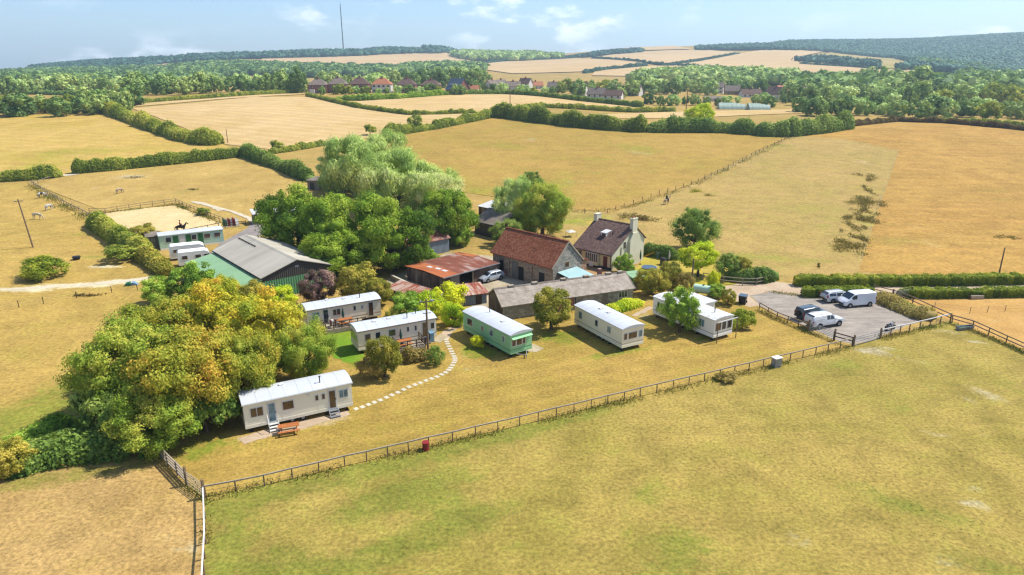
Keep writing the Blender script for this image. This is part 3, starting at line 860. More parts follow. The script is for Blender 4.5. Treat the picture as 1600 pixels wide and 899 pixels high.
def ico(sub=1):
    global _ico
    if _ico is None:
        import bmesh
        bm = bmesh.new(); bmesh.ops.create_icosphere(bm, subdivisions=1, radius=1)
        bm.verts.ensure_lookup_table()
        V = np.array([v.co[:] for v in bm.verts]); F = np.array([[v.index for v in f.verts] for f in bm.faces])
        bm.free(); _ico = (V, F)
    return _ico


def leaves(name, P, N, S, tint, mat, elong=1.0, droop=0.0, cores=(), seed=0, jit=.38, core_shade=.45):
    rs = np.random.RandomState(seed)
    n = len(P)
    N = N + rs.normal(0, jit, (n, 3)); N /= np.linalg.norm(N, axis=1, keepdims=True) + 1e-9
    T = rs.normal(0, 1, (n, 3))
    if droop: T = T * (1 - droop) + np.array([0, 0, -2.0]) * droop
    T -= (T * N).sum(1, keepdims=True) * N
    T /= np.linalg.norm(T, axis=1, keepdims=True) + 1e-9
    Bn = np.cross(N, T)
    s = S[:, None]
    w = .62 if not droop else .30
    V = np.stack([P + T * s * elong, P + Bn * s * w, P - T * s * elong, P - Bn * s * w], 1).reshape(-1, 3)
    A = np.repeat(tint, 4, 0)
    F = [np.arange(4 * n).reshape(-1, 4)]
    if len(cores):
        iv, jf = ico()
        cv, ca, cf = [], [], []
        base = len(V)
        for (c, r) in cores:
            k = 1 + rs.normal(0, .1, (len(iv), 1))
            cv.append(iv * k * np.array(r) + np.array(c))
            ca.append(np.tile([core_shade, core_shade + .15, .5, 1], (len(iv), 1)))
            cf.append(jf + base); base += len(iv)
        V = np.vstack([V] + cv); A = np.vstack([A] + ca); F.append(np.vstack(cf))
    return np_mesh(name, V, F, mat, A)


def crown_mesh(name, rx, ry, rz, mat, seed, n_lobes=26, n_leaf=9000, size=.2, droop=0.0, lobe=.36, elong=1.0, base_cut=-.93, flat=1.0, core=.58, hue=None):
    """A crown about the origin: many leafy lobes around an ellipsoid, with gaps between them."""
    rs = np.random.RandomState(seed)
    C, Rr = [], []
    gold = math.pi * (3 - 5 ** .5)
    for i in range(n_lobes):
        u = 1 - (i + .5) / n_lobes * (1 - base_cut)
        a = i * gold + rs.uniform(-.6, .6)
        u = np.clip(u + rs.uniform(-.1, .1), -1, 1)
        q = math.sqrt(max(0, 1 - u * u))
        k = rs.uniform(.58, .92)
        C.append((math.cos(a) * q * rx * k, math.sin(a) * q * ry * k, u * rz * k))
        Rr.append(lobe * rs.uniform(.55, 1.35))
    C.append((0, 0, 0)); Rr.append(.60)
    C = np.array(C); Rr = np.array(Rr); E = np.array([rx, ry, rz])
    w = Rr[:-1] ** 2; w /= w.sum()
    li = rs.choice(len(C) - 1, int(n_leaf * 2.2), p=w)
    D = rs.normal(0, 1, (len(li), 3)); D /= np.linalg.norm(D, axis=1, keepdims=True)
    out = C[li] / E
    out /= np.linalg.norm(out, axis=1, keepdims=True) + 1e-6
    D = D + out * .6 + np.array([0, 0, .25]); D /= np.linalg.norm(D, axis=1, keepdims=True)
    rad = Rr[li] * rs.uniform(.50, 1.08, len(li)) * np.where(rs.rand(len(li)) < .08, rs.uniform(1.1, 1.45, len(li)), 1.0)
    P = C[li] + D * rad[:, None] * E
    # the crown's own uneven outline
    U = P / E
    wv = rs.normal(0, 2.2, (4, 3)); ph = rs.uniform(0, 6.28, 4)
    P = P * (1 + .055 * np.sin(U @ wv.T + ph).sum(1))[:, None] + rs.normal(0, .028, P.shape) * E
    if droop:
        P[:, 2] -= np.abs(rs.normal(0, .16, len(li))) * rz * rs.rand(len(li)) * (out[:, 2] < .5)
    keep = np.ones(len(li), bool)
    for k in range(len(C)):
        dd = np.linalg.norm((P - C[k]) / E, axis=1)
        keep &= ~((dd < Rr[k] * (.55 if k < len(C) - 1 else .85)) & (li != k))
    P, D, li = P[keep][:n_leaf], D[keep][:n_leaf], li[keep][:n_leaf]
    n = len(P)
    hz = np.clip((P[:, 2] / rz + 1) / 2, 0, 1)
    U = P / E
    wv = rs.normal(0, 3.0, (5, 3)); ph = rs.uniform(0, 6.28, 5)
    hs = .5 + .17 * np.sin(U @ wv.T + ph).sum(1) + rs.normal(0, .06, len(C))[li]
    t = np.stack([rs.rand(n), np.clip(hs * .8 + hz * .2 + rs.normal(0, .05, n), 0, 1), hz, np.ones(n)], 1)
    S = size * rs.uniform(.5, 1.4, n)
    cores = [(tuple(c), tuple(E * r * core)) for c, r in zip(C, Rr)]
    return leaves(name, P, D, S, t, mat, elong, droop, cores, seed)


def trunk_mesh(name, h, r, crown_r, seed, mat='bark', limbs=6, reach=.6):
    rnd = random.Random(seed)
    b = MB()
    lean = (rnd.uniform(-.06, .06) * h, rnd.uniform(-.06, .06) * h)
    b.tube((0, 0, -.15), (0, 0, .25), r * 1.35, r * 1.05, 8)
    b.tube((0, 0, .25), (lean[0], lean[1], h * .55), r * 1.05, r * .75, 8)
    b.tube((lean[0], lean[1], h * .55), (lean[0] * 1.4, lean[1] * 1.4, h), r * .75, r * .25, 8)
    for k in range(limbs):
        a = k * 2.4 + rnd.uniform(-.4, .4)
        z0 = h * rnd.uniform(.35, .75)
        q = crown_r * reach * rnd.uniform(.7, 1.1)
        mid = (math.cos(a) * q * .5 + lean[0], math.sin(a) * q * .5 + lean[1], z0 + h * .12)
        b.tube((lean[0] * z0 / h, lean[1] * z0 / h, z0), mid, r * .42, r * .28, 6)
        b.tube(mid, (math.cos(a) * q, math.sin(a) * q, z0 + h * rnd.uniform(.22, .4)), r * .28, r * .08, 6)
    return b.mesh(name, mat, 50)


PROTO = {}


def proto(key, make):
    if key not in PROTO: PROTO[key] = make()
    return PROTO[key]


def tree(name, px, py, hc, rx, rz, key, label, cat='tree', ry=None, rot=0.0, group=None, trunk=True, spot=None, base=None):
    """A tree whose crown centre, hc metres up, was surveyed at (px, py)."""
    x, y = spot or at(px, py, hc)
    me = PROTO[key]
    t = thing(name, label, cat, here(x, y), R(rot), group)
    c = link('crown', me, t, (0, 0, hc))
    s = [q * 1.1 for q in me['unit']]
    c.scale = (rx / s[0], (ry or rx) / s[1], rz / s[2])
    if trunk:
        h = hc * 1.0
        tm = trunk_mesh('trunk', max(.8, h), max(.06, min(.4, rx * .07)), rx, int(px * 7 + py))
        link('trunk', tm, t)
    return t


def mk(key, rx, ry, rz, mat, seed, **kw):
    me = crown_mesh(key, rx, ry, rz, mat, seed, **kw)
    me['unit'] = (rx, ry, rz)
    PROTO[key] = me


mk('autumn_a', 6, 6, 4.8, 'autumn_leaf', 1, n_lobes=120, n_leaf=36000, size=.135, lobe=.20)
mk('autumn_b', 6, 6, 4.8, 'autumn_green_leaf', 2, n_lobes=125, n_leaf=36000, size=.135, lobe=.195)
mk('gold', 5, 5, 4, 'gold_leaf', 3, n_lobes=80, n_leaf=24000, size=.13, lobe=.21)
mk('oak_a', 7, 7, 5, 'oak_leaf', 4, n_lobes=95, n_leaf=27000, size=.18, lobe=.195)
mk('oak_b', 7, 7, 5, 'oak_leaf', 5, n_lobes=85, n_leaf=27000, size=.18, lobe=.21)
mk('willow_a', 8, 8, 7, 'willow_leaf', 6, n_lobes=75, n_leaf=26000, size=.25, lobe=.215, droop=.75, elong=1.25)
mk('willow_b', 8, 8, 7, 'willow_leaf', 7, n_lobes=70, n_leaf=26000, size=.25, lobe=.22, droop=.75, elong=1.25)
mk('mid_a', 3.5, 3.5, 3, 'mid_leaf', 8, n_lobes=60, n_leaf=10500, size=0.133, lobe=0.237)
mk('dark_a', 4, 4, 4, 'dark_leaf', 9, n_lobes=64, n_leaf=12000, size=0.156, lobe=0.229, droop=.5)
mk('olive_a', 3.5, 3.5, 3, 'olive_leaf', 10, n_lobes=60, n_leaf=10500, size=0.133, lobe=0.237)
mk('olive_b', 3, 3, 3, 'olive_leaf', 21, n_lobes=52, n_leaf=9750, size=0.117, lobe=0.244)
mk('lime_a', 3, 3, 2.4, 'lime_leaf', 11, n_lobes=56, n_leaf=9000, size=0.133, lobe=0.237)
mk('yellow_a', 2.5, 2.5, 2, 'yellow_leaf', 12, n_lobes=26, n_leaf=5000, size=.16, lobe=.34)
mk('purple_a', 2.8, 2.8, 2.8, 'purple_leaf', 13, n_lobes=52, n_leaf=8250, size=0.133, lobe=0.244)
mk('bush_a', 2, 2, 1.5, 'hedge_leaf', 14, n_lobes=20, n_leaf=3500, size=.14, lobe=.38, base_cut=-.4)
mk('bush_b', 2, 2, 1.5, 'mid_leaf', 15, n_lobes=20, n_leaf=3500, size=.14, lobe=.38, base_cut=-.4)
mk('bramble', 2.5, 2.5, 1.5, 'dark_leaf', 16, n_lobes=24, n_leaf=5000, size=.16, lobe=.34, base_cut=-.3)
mk('weed', 1.5, 1.5, 1, 'dry_weed', 17, n_lobes=22, n_leaf=3500, size=.13, lobe=.34, droop=.4, base_cut=-.3, core=.5)
mk('dock', 1.5, 1.5, .8, 'brown_weed', 18, n_lobes=34, n_leaf=800, size=.085, lobe=.16, base_cut=-.1, core=.02, droop=.3)
mk('trim_ball', 2, 2, 1.7, 'trim_hedge_leaf', 19, n_lobes=26, n_leaf=4500, size=.12, lobe=.36, base_cut=-.6)
for i in range(4):
    mk('far_%d' % i, 5, 5, 5.0, 'far_leaf', 30 + i, n_lobes=22, n_leaf=1500, size=.55, lobe=.34, base_cut=-.85)
for i in range(2):
    mk('pale_%d' % i, 5, 5, 5.5, 'far_pale_leaf', 40 + i, n_lobes=22, n_leaf=1500, size=.55, lobe=.34, base_cut=-.85)
for i in range(2):
    mk('farolive_%d' % i, 5, 5, 4.6, 'hedge_leaf', 50 + i, n_lobes=22, n_leaf=1500, size=.5, lobe=.34, base_cut=-.85)


def hedge(name, pts, h, w, label, mat='hedge_leaf', lump=.35, size=.2, dens=2.0, seed=0, world=False, boxy=False, cat='hedge', step=1.2, group=None):
    """One hedge along a line: leafy shell over a solid core; lump makes it grow out in bushes."""
    P = [Vector(p) for p in (pts if world else px_poly(pts))]
    rs = np.random.RandomState(seed + 100)
    L = [0.0]
    for a, b in zip(P, P[1:]): L.append(L[-1] + (b - a).length)
    tot = L[-1]

    def along(s):
        s = np.clip(s, 0, tot - 1e-4)
        k = np.clip(np.searchsorted(L, s, 'right') - 1, 0, len(P) - 2)
        A = np.array([p[:] for p in P]); La = np.array(L)
        f = (s - La[k]) / (La[k + 1] - La[k])
        xy = A[k] * (1 - f)[:, None] + A[k + 1] * f[:, None]
        d = A[k + 1] - A[k]; d /= np.linalg.norm(d, axis=1, keepdims=True)
        return xy, d
    nb = max(2, int(tot / (max(w, h) * .42)))
    bs = rs.uniform(0, tot, nb); bh = rs.uniform(1 - lump * 1.25, 1 + lump * .6, nb); hu = rs.rand(nb); bw = rs.uniform(.5, 1.7, nb)

    def prof(s):
        q = np.abs(s[:, None] - bs[None, :]) / (max(w, h) * .36 * bw[None, :])
        wt = np.exp(-q ** 2) + 1e-6
        i = wt.argmax(1)
        return (wt * bh).sum(1) / wt.sum(1) * (.8 + .2 * wt.max(1)), hu[i]
    n = int(tot * (w + 2 * h) * dens / (size * size * 1.25))
    s = rs.uniform(0, tot, n)
    xy, d = along(s)
    k, hue = prof(s)
    a = rs.uniform(0, math.pi, n)
    if boxy:
        cx = np.clip(np.cos(a) * 1.5, -1, 1); cz = np.clip(np.sin(a) * 1.35, 0, 1)
    else:
        cx, cz = np.cos(a), np.sin(a) ** .8
    endt = np.minimum(s, tot - s) / (h * .5)
    ek = np.clip(endt, 0, 1) ** .5
    r = rs.uniform(.82, 1.06, n) + (rs.rand(n) < .05) * .12
    off = cx * w / 2 * r * (.75 + .25 * k) * (.5 + .5 * ek)
    nrm = np.stack([-d[:, 1], d[:, 0]], 1)
    X = xy + nrm * off[:, None]
    z = cz * h * k * r * (.55 + .45 * ek)
    V = np.column_stack([X, ground_z(X[:, 0], X[:, 1]) + z])
    N = np.column_stack([nrm * cx[:, None], cz])
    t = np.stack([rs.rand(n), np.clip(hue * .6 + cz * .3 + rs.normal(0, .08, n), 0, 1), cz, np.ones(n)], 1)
    org = np.array([P[0][0], P[0][1], gz(P[0][0], P[0][1])])
    ss = np.arange(min(.5 * w, tot / 2), tot, max(.45 * w, .5))
    cxy, _ = along(ss); ck, _ = prof(ss)
    cores = []
    for q, (c, kk) in enumerate(zip(cxy, ck)):
        zz = gz(c[0], c[1])
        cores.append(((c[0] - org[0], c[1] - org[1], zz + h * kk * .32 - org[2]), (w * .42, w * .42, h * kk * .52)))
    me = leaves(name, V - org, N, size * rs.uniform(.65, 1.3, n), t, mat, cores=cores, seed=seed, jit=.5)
    o = link(name, me, None, tuple(org))
    return tag(o, label, cat, group)


def weed_patch(label, px, py, rx, ry, rot, h, n, mat='brown_weed', cat='weeds', name='dock_patch', seed=0, clumps=9):
    """Dead-standing weeds: ragged stalks and leaves gathered in loose clumps."""
    rs = np.random.RandomState(seed + 7)
    x, y = at(px, py)
    c = rs.normal(0, .5, (clumps, 2)); cw = rs.uniform(.3, 1, clumps); cw /= cw.sum()
    k = rs.choice(clumps, n, p=cw)
    q = c[k] + rs.normal(0, .16, (n, 2))
    q = q * np.array([rx, ry])
    ca, sa = math.cos(R(rot)), math.sin(R(rot))
    X = np.column_stack([q[:, 0] * ca - q[:, 1] * sa, q[:, 0] * sa + q[:, 1] * ca])
    hh = rs.uniform(.1, 1, n) * h * (.5 + cw[k] / cw.max() * .5)
    z0 = ground_z(X[:, 0] + x, X[:, 1] + y) - gz(x, y)
    P = np.column_stack([X, z0 + hh * .7])
    N = rs.normal(0, 1, (n, 3)); N[:, 2] = N[:, 2] * .6 + .3; N /= np.linalg.norm(N, axis=1, keepdims=True)
    t = np.stack([rs.rand(n), rs.rand(clumps)[k], hh / h, np.ones(n)], 1)
    me = leaves(name, P, N, rs.uniform(.08, .24, n), t, mat, 1.3, .35, (), seed)
    return tag(link(name, me, None, here(x, y)), label, cat, None, 'stuff')

# ------------------------------------------------------------------ caravans
def wall_box(b, side, u, z, w, h, out, Lx, Wy, back=.05):
    """A flat panel on one wall of a box Lx by Wy: u along the wall from its left end as seen from outside."""
    if side == 'f': b.box(u, -out, z, u + w, back, z + h)
    elif side == 'b': b.box(Lx - u - w, Wy - back, z, Lx - u, Wy + out, z + h)
    elif side == 'r': b.box(Lx - back, u, z, Lx + out, u + w, z + h)
    else: b.box(-out, Wy - u - w, z, back, Wy - u, z + h)
    return b


def window(parent, side, u, z, w, h, Lx, Wy, glass='glass', frame='white_trim', bars=1, name='window', fw=.07, y0=0.0):
    f = part(name, wall_box(MB(), side, u, z, w, h, .03, Lx, Wy), frame, parent, loc=(0, y0, 0) if y0 else None)
    pw = (w - fw * (bars + 1)) / bars
    for k in range(bars):
        part('pane', wall_box(MB(), side, u + fw + k * (pw + fw), z + fw, pw, h - 2 * fw, .045, Lx, Wy, -.031), glass, f)
    return f


def door(parent, side, u, z, w, h, Lx, Wy, mat='white_trim', glass='glass_blue', y0=0.0):
    f = part('door', wall_box(MB(), side, u, z, w, h, .04, Lx, Wy), mat, parent, loc=(0, y0, 0) if y0 else None)
    if glass:
        part('pane', wall_box(MB(), side, u + .12, z + .12, w - .24, h - .24, .055, Lx, Wy, -.041), glass, f)
    part('handle', wall_box(MB(), side, u + w - .1, z + h * .45, .05, .16, .09, Lx, Wy, -.041), 'dark_steel', f)
    return f


def arched_roof(b, Lx, Wy, z, rise, over=.1, thick=.08, n=8):
    top = [(-over + (Wy + 2 * over) * k / n, z + rise * math.sin(math.pi * k / n) ** .8 if 0 < k < n else z) for k in range(n + 1)]
    outl = top + [(Wy + over, z - thick), (-over, z - thick)]
    b.prism(outl, 'x', -over, Lx + over)
    return b


def steps(parent, side_u, top, y=0.0, w=.9, n=3, mat='white_trim', Lx=0):
    s = MB()
    for k in range(n):
        zz = top * (n - k) / (n + .6)
        part('tread', MB().box(side_u, y - .28 * (k + 1), zz - .05, side_u + w, y - .28 * k - .02, zz), mat, parent)
    part('step_frame', MB().beam((side_u + .02, y - .28 * n, .02), (side_u + .02, y, top), .05, .06)
         .beam((side_u + w - .02, y - .28 * n, .02), (side_u + w - .02, y, top), .05, .06), mat, parent)


def caravan(label, px, py, rz, Lx, Wy, panel, trim, wins, doors, zb=.5, zt=2.75, roof='caravan_roof', spot=None, flues=(), vents=(), band=.95, rise=.28, hitch=None, name='static_caravan', gutter=True):
    x, y = spot or at(px, py, 0)
    t = thing(name, label, 'caravan', here(x, y), R(rz))
    part('body', MB().box(0, 0, zb, Lx, Wy, zt), panel, t)
    part('lower_panel', MB().box(-.02, -.02, zb - .02, Lx + .02, Wy + .02, zb + .28), panel, t)
    tr = MB()
    for s in 'fblr':
        wall_box(tr, s, 0, band, Lx if s in 'fb' else Wy, .05, .014, Lx, Wy)
    if trim: part('trim_band', tr, trim, t)
    r = part('roof', arched_roof(MB(), Lx, Wy, zt + .06, rise), roof, t, 60)
    part('gutter', MB().box(-.12, -.14, zt - .06, Lx + .12, -.103, zt + .02), trim or 'white_trim', t)
    for k in range(1, int(Lx / 1.22) + 1):
        sm_ = MB(); n_ = 8
        top = [(-.1 + (Wy + .2) * q / n_, zt + .06 + (rise * math.sin(math.pi * q / n_) ** .8 if 0 < q < n_ else 0)) for q in range(n_ + 1)]
        sm_.prism([(a, b + .018) for a, b in top] + [(a, b - .01) for a, b in top[::-1]], 'x', k * 1.22 - .025, k * 1.22 + .025)
        part('roof_seam', sm_, roof, r)
    for q in range(1, 3):
        part('wall_seam', MB().box(Lx * q / 3 - .015, -.012, zb + .3, Lx * q / 3 + .015, .01, zt - .08), panel, t)
    for (u, v) in vents:
        part('roof_vent', MB().box(u - .2, v - .2, zt + rise * .7, u + .2, v + .2, zt + rise + .16), 'white_trim', r)
    for (u, v) in flues:
        part('flue', MB().tube((u, v, zt + rise * .6), (u, v, zt + rise + .55), .05, n=8).tube((u, v, zt + rise + .55), (u, v, zt + rise + .65), .09, n=8), 'dark_steel', r)
    for (s, u, z, w, h, g, bars) in wins:
        window(t, s, u, z, w, h, Lx, Wy, g, bars=bars)
    for (s, u, g) in doors:
        door(t, s, u, zb + .12, .78, 1.95, Lx, Wy, glass=g)
    for u in (Lx * .42, Lx * .52):
        for v in (.18, Wy - .38):
            wh = part('wheel', MB().tube((u, v, .3), (u, v + .2, .3), .3, n=14), 'rubber', t)
            part('rim', MB().tube((u, v - .01, .3), (u, v + .21, .3), .16, n=10), 'galvanised', wh)
    part('chassis', MB().box(.3, Wy * .22, zb - .16, Lx - .3, Wy * .22 + .12, zb - .021).box(.3, Wy * .78 - .12, zb - .16, Lx - .3, Wy * .78, zb - .021), 'dark_steel', t)
    for u in (.5, Lx * .28, Lx * .75, Lx - .5):
        for v in (.35, Wy - .35):
            part('corner_leg', MB().tube((u, v, 0), (u, v, zb - .03), .04, n=6).box(u - .15, v - .15, -.02, u + .15, v + .15, .06), 'dark_steel', t)
    if hitch:
        s = hitch
        x0 = Lx if s == 'r' else 0
        dx = 1.0 if s == 'r' else -1.0
        part('tow_hitch', MB().beam((x0, Wy * .25, zb - .1), (x0 + dx, Wy * .5, zb - .12), .08, .1).beam((x0, Wy * .75, zb - .1), (x0 + dx, Wy * .5, zb - .12), .08, .1)
             .tube((x0 + dx * .95, Wy * .5, 0), (x0 + dx * .95, Wy * .5, zb - .05), .04), 'galvanised', t)
    return t


ca = caravan('cream static caravan nearest the front fence, picnic bench before it', 0, 0, 28, 9.6, 3.0, 'cream_panel', None,
             [('f', .5, 1.45, 1.15, .95, 'glass_brown', 2), ('f', 3.25, 1.5, 1.05, .9, 'glass_brown', 1), ('f', 6.15, 1.75, .38, .62, 'glass_brown', 1), ('f', 6.75, 1.75, .38, .62, 'glass_brown', 1),
              ('f', 8.35, 1.5, .9, .85, 'glass_blue', 2), ('l', .4, 1.35, 1.0, 1.0, 'glass', 1), ('l', 1.6, 1.35, 1.0, 1.0, 'glass', 1)],
             [('f', 1.95, 'glass_blue'), ('f', 7.35, 'glass_brown')], spot=(-23.55, 53.65), vents=[(3.6, 1.9)], flues=[(6.9, .8)], zt=2.85)
steps(ca, 1.9, .62)
steps(ca, 7.3, .62, mat='galvanised')
part('wall_lamp', MB().tube((5.6, -.08, 2.55), (5.6, .02, 2.55), .09, n=8), 'white_trim', ca)
part('handrail', MB().beam((1.88, -.9, .1), (1.88, -.9, 1.0), .04, .04).beam((1.88, -.9, 1.0), (1.88, -.03, 1.5), .04, .04), 'white_trim', ca)
cb = caravan('beige static caravan with veranda, farthest back of the left row', 0, 0, 29.5, 9.3, 3.0, 'beige_panel', 'trim_brown',
             [('f', .55, 1.45, .95, .9, 'glass_blue', 1), ('f', 3.1, 1.5, 1.0, .85, 'glass', 2), ('f', 5.7, 1.7, .4, .7, 'glass', 1), ('f', 6.7, 1.75, .35, .55, 'glass_blue', 1),
              ('l', .25, 1.3, 1.15, 1.1, 'glass', 1), ('l', 1.55, 1.3, 1.15, 1.1, 'glass', 1)],
             [('f', 1.85, 'glass'), ('f', 7.6, 'glass_brown')], spot=(-25.0, 78.3), vents=[(3.0, 2.0), (5.0, 1.4)], flues=[(6.9, .9)], zt=2.7)
cc = caravan('beige static caravan with steps and veranda beside the utility pole', 0, 0, 28.5, 9.45, 3.0, 'beige_panel', 'trim_brown',
             [('f', .75, 1.45, .75, .9, 'glass', 1), ('f', 2.0, 1.5, .65, .85, 'glass', 1), ('f', 3.55, 1.5, .9, .85, 'glass_green', 1), ('f', 5.75, 1.65, .35, .7, 'glass', 1), ('f', 6.7, 1.65, .35, .7, 'glass', 1),
              ('f', 8.7, 1.5, .55, .8, 'glass', 1), ('l', .2, 1.25, 1.9, 1.15, 'glass_green', 2), ('l', 2.25, 1.3, .6, 1.0, 'glass_blue', 1)],
             [('f', 7.6, 'glass_brown')], spot=(-17.3, 71.2), vents=[(4.2, 1.6), (2.4, 1.5)], flues=[(6.2, .9), (7.6, 1.8)], zt=2.75)
steps(cc, 7.5, .62, mat='grey_timber')
part('gas_bottle_box', MB().box(8.45, -.5, 0, 8.95, -.05, 1.15).prism([(-.55, 1.15), (0, 1.15), (0, 1.3)], 'x', 8.42, 8.98), 'light_blue_plastic', cc)
# caravans that stand end-on: long axis runs away from the camera
cd_ = caravan('green static caravan left of the round tree', 0, 0, 126.5, 9.7, 3.0, 'green_panel', 'trim_dark_green',
              [('b', .9, 1.4, 1.15, .95, 'glass', 1), ('b', 3.9, 1.55, .5, .7, 'glass', 1), ('b', 5.6, 1.5, .75, .9, 'glass_blue', 1), ('b', 8.1, 1.5, .55, .85, 'glass_blue', 1),
               ('l', .15, 1.35, .6, .9, 'glass_brown', 1), ('l', .8, 1.35, .8, .9, 'glass_brown', 1), ('l', 1.65, 1.35, .45, .9, 'glass_brown', 1), ('f', 2, 1.5, .9, .85, 'glass', 1)], [], spot=(2.25, 71.9), vents=[(3.4, 1.6)], flues=[(6.9, 1.0)], zt=2.75, hitch='l')
part('window_hood', MB().prism([(.02, 2.45), (-.35, 2.32), (-.35, 2.28), (.02, 2.3)], 'y', .1, 2.9), 'green_panel', cd_)
ce = caravan('cream static caravan right of the round tree, standing end-on', 0, 0, 119.5, 9.5, 3.1, 'cream_panel', 'trim_brown',
             [('b', .9, 1.4, .75, .95, 'glass_blue', 1), ('b', 4.3, 1.5, .6, .85, 'glass', 1), ('b', 6.7, 1.5, .7, .85, 'glass_blue', 2),
              ('l', .2, 1.4, .55, .85, 'glass_brown', 1), ('l', .85, 1.4, 1.3, .85, 'glass_brown', 1), ('l', 2.35, 1.4, .6, .85, 'glass_blue', 1), ('f', 3, 1.5, .9, .85, 'glass', 1)], [], spot=(15.2, 73.45), vents=[(4.6, 1.6), (6.2, 1.6)], zt=2.75)
cf = caravan('white static caravan with a side annexe behind a leafy tree', 0, 0, 122, 10.3, 3.2, 'white_panel', 'trim_brown',
             [('b', .75, 1.3, .5, 1.0, 'glass', 1), ('b', 1.35, 1.3, 1.2, 1.0, 'glass', 1), ('b', 7.9, 1.35, .9, .95, 'glass_blue', 2),
              ('l', .2, 1.25, 1.0, 1.05, 'glass_brown', 1), ('l', 1.3, 1.25, .75, 1.05, 'glass', 1), ('l', 2.2, 1.25, .85, 1.05, 'glass', 1)], [], spot=(26.5, 76.7), flues=[(1.5, 1.6)], zt=2.7, roof='white_roof', rise=.2)
part('annexe', MB().box(5.2, -2.6, .3, 9.4, -.03, 2.45), 'white_panel', cf)
part('annexe_roof', MB().box(5.0, -2.8, 2.451, 9.6, -.12, 2.6), 'white_roof', cf)
window(cf, 'f', 6.0, 1.3, 1.6, .95, 10.3, 3.2, 'glass_brown', bars=2, y0=-2.6)
for yy in (-.05, 3.25):
    part('awning_post', MB().beam((-.6, yy, 0), (-.6, yy, 2.6), .08, .08), 'timber', cf)
part('awning_beam', MB().beam((-.6, -.1, 2.64), (-.6, 3.3, 2.64), .08, .1), 'white_trim', cf)
cg = caravan('long pale green clubhouse caravan beside the sand arena', 0, 0, 31, 10.6, 3.0, 'pale_green_panel', None,
             [('f', 1.0, 1.3, .95, .95, 'glass', 1), ('f', 5.2, 1.3, .9, .95, 'glass', 1), ('f', 7.3, 1.3, 1.1, .85, 'glass_brown', 1), ('f', 9.0, 1.3, 1.1, .85, 'glass_brown', 1)], [], spot=(-62.2, 117.1), zt=2.6, zb=.35, rise=.15)
for u in (2.2, 4.3, 6.3):
    d_ = part('door', wall_box(MB(), 'f', u, .6, .85, 1.75, .04, 10.6, 3), 'dark_green_paint', cg)
    part('hinge', wall_box(MB(), 'f', u + .05, 1.0, .1, .08, .06, 10.6, 3, -.041), 'dark_steel', d_)
part('door', wall_box(MB(), 'f', 3.25, .6, .85, 1.75, .04, 10.6, 3), 'white_trim', cg)
part('skirt', MB().box(0, -.03, .0, 10.6, .03, .34), 'white_panel', cg)


def tourer(label, x, y, rz, Lx=5.4, Wy=2.2):
    t = thing('touring_caravan', label, 'caravan', here(x, y), R(rz), 'touring caravans by the clubhouse')
    outl = [(0, .5), (.15, .35), (Lx - .9, .35), (Lx, .6), (Lx - .15, 1.1), (Lx - .75, 2.25), (Lx - 1.3, 2.5), (.25, 2.5), (.03, 2.25)]
    part('body', MB().prism(outl, 'y', 0, Wy), 'white_panel', t, 30)
    part('roof_hatch', MB().box(Lx * .4, Wy * .35, 2.5, Lx * .4 + .5, Wy * .65, 2.6), 'white_trim', t)
    for u in (.6, 2.6, 3.9):
        f = part('window', MB().box(u, -.03, 1.3, u + .9, .03, 1.95), 'white_trim', t)
        part('pane', MB().box(u + .06, -.045, 1.36, u + .84, -.031, 1.89), 'glass_brown', f)
    f = part('front_window', MB().prism([(Lx - .25, 1.3), (Lx - .22, 1.32), (Lx - .58, 2.0), (Lx - .62, 1.99)], 'y', .3, Wy - .3), 'glass', t)
    w = part('wheel', MB().tube((2.5, .03, .3), (2.5, .2, .3), .3, n=14), 'rubber', t)
    part('rim', MB().tube((2.5, .01, .3), (2.5, .03, .3), .17, n=10), 'galvanised', w)
    part('tow_hitch', MB().beam((Lx - .5, Wy * .3, .42), (Lx + .9, Wy * .5, .42), .08, .08).beam((Lx - .5, Wy * .7, .42), (Lx + .9, Wy * .5, .42), .08, .08).tube((Lx + .8, Wy * .5, 0), (Lx + .8, Wy * .5, .5), .04), 'galvanised', t)
    return t


tourer('white touring caravan nearest the green barn roof', -53.9, 106.2, 28)
tourer('white touring caravan tucked between its twin and the green clubhouse', -57.2, 110.2, 26, 6.0)

# ------------------------------------------------------------------ verandas and benches
def picnic_table(label, x, y, rz, z=0.0):
    t = thing('picnic_table', label, 'table', (x, y, gz(x, y) + z), R(rz))
    for k in range(5):
        part('table_plank', MB().box(-.9, -.36 + k * .145, .72, .9, -.36 + k * .145 + .135, .76), 'orange_timber', t)
    for s in (-1, 1):
        for k in range(2):
            y0 = s * .62 + k * .14 - .13
            part('seat_plank', MB().box(-.9, y0, .42, .9, y0 + .13, .46), 'orange_timber', t)
    for u in (-.65, .65):
        for s in (-1, 1):
            part('leg', MB().beam((u, s * .62, 0), (u, s * .2, .719), .05, .09), 'orange_timber', t)
        part('cross_beam', MB().beam((u + .055, -.74, .37), (u + .055, .74, .37), .05, .09), 'orange_timber', t)
    return t


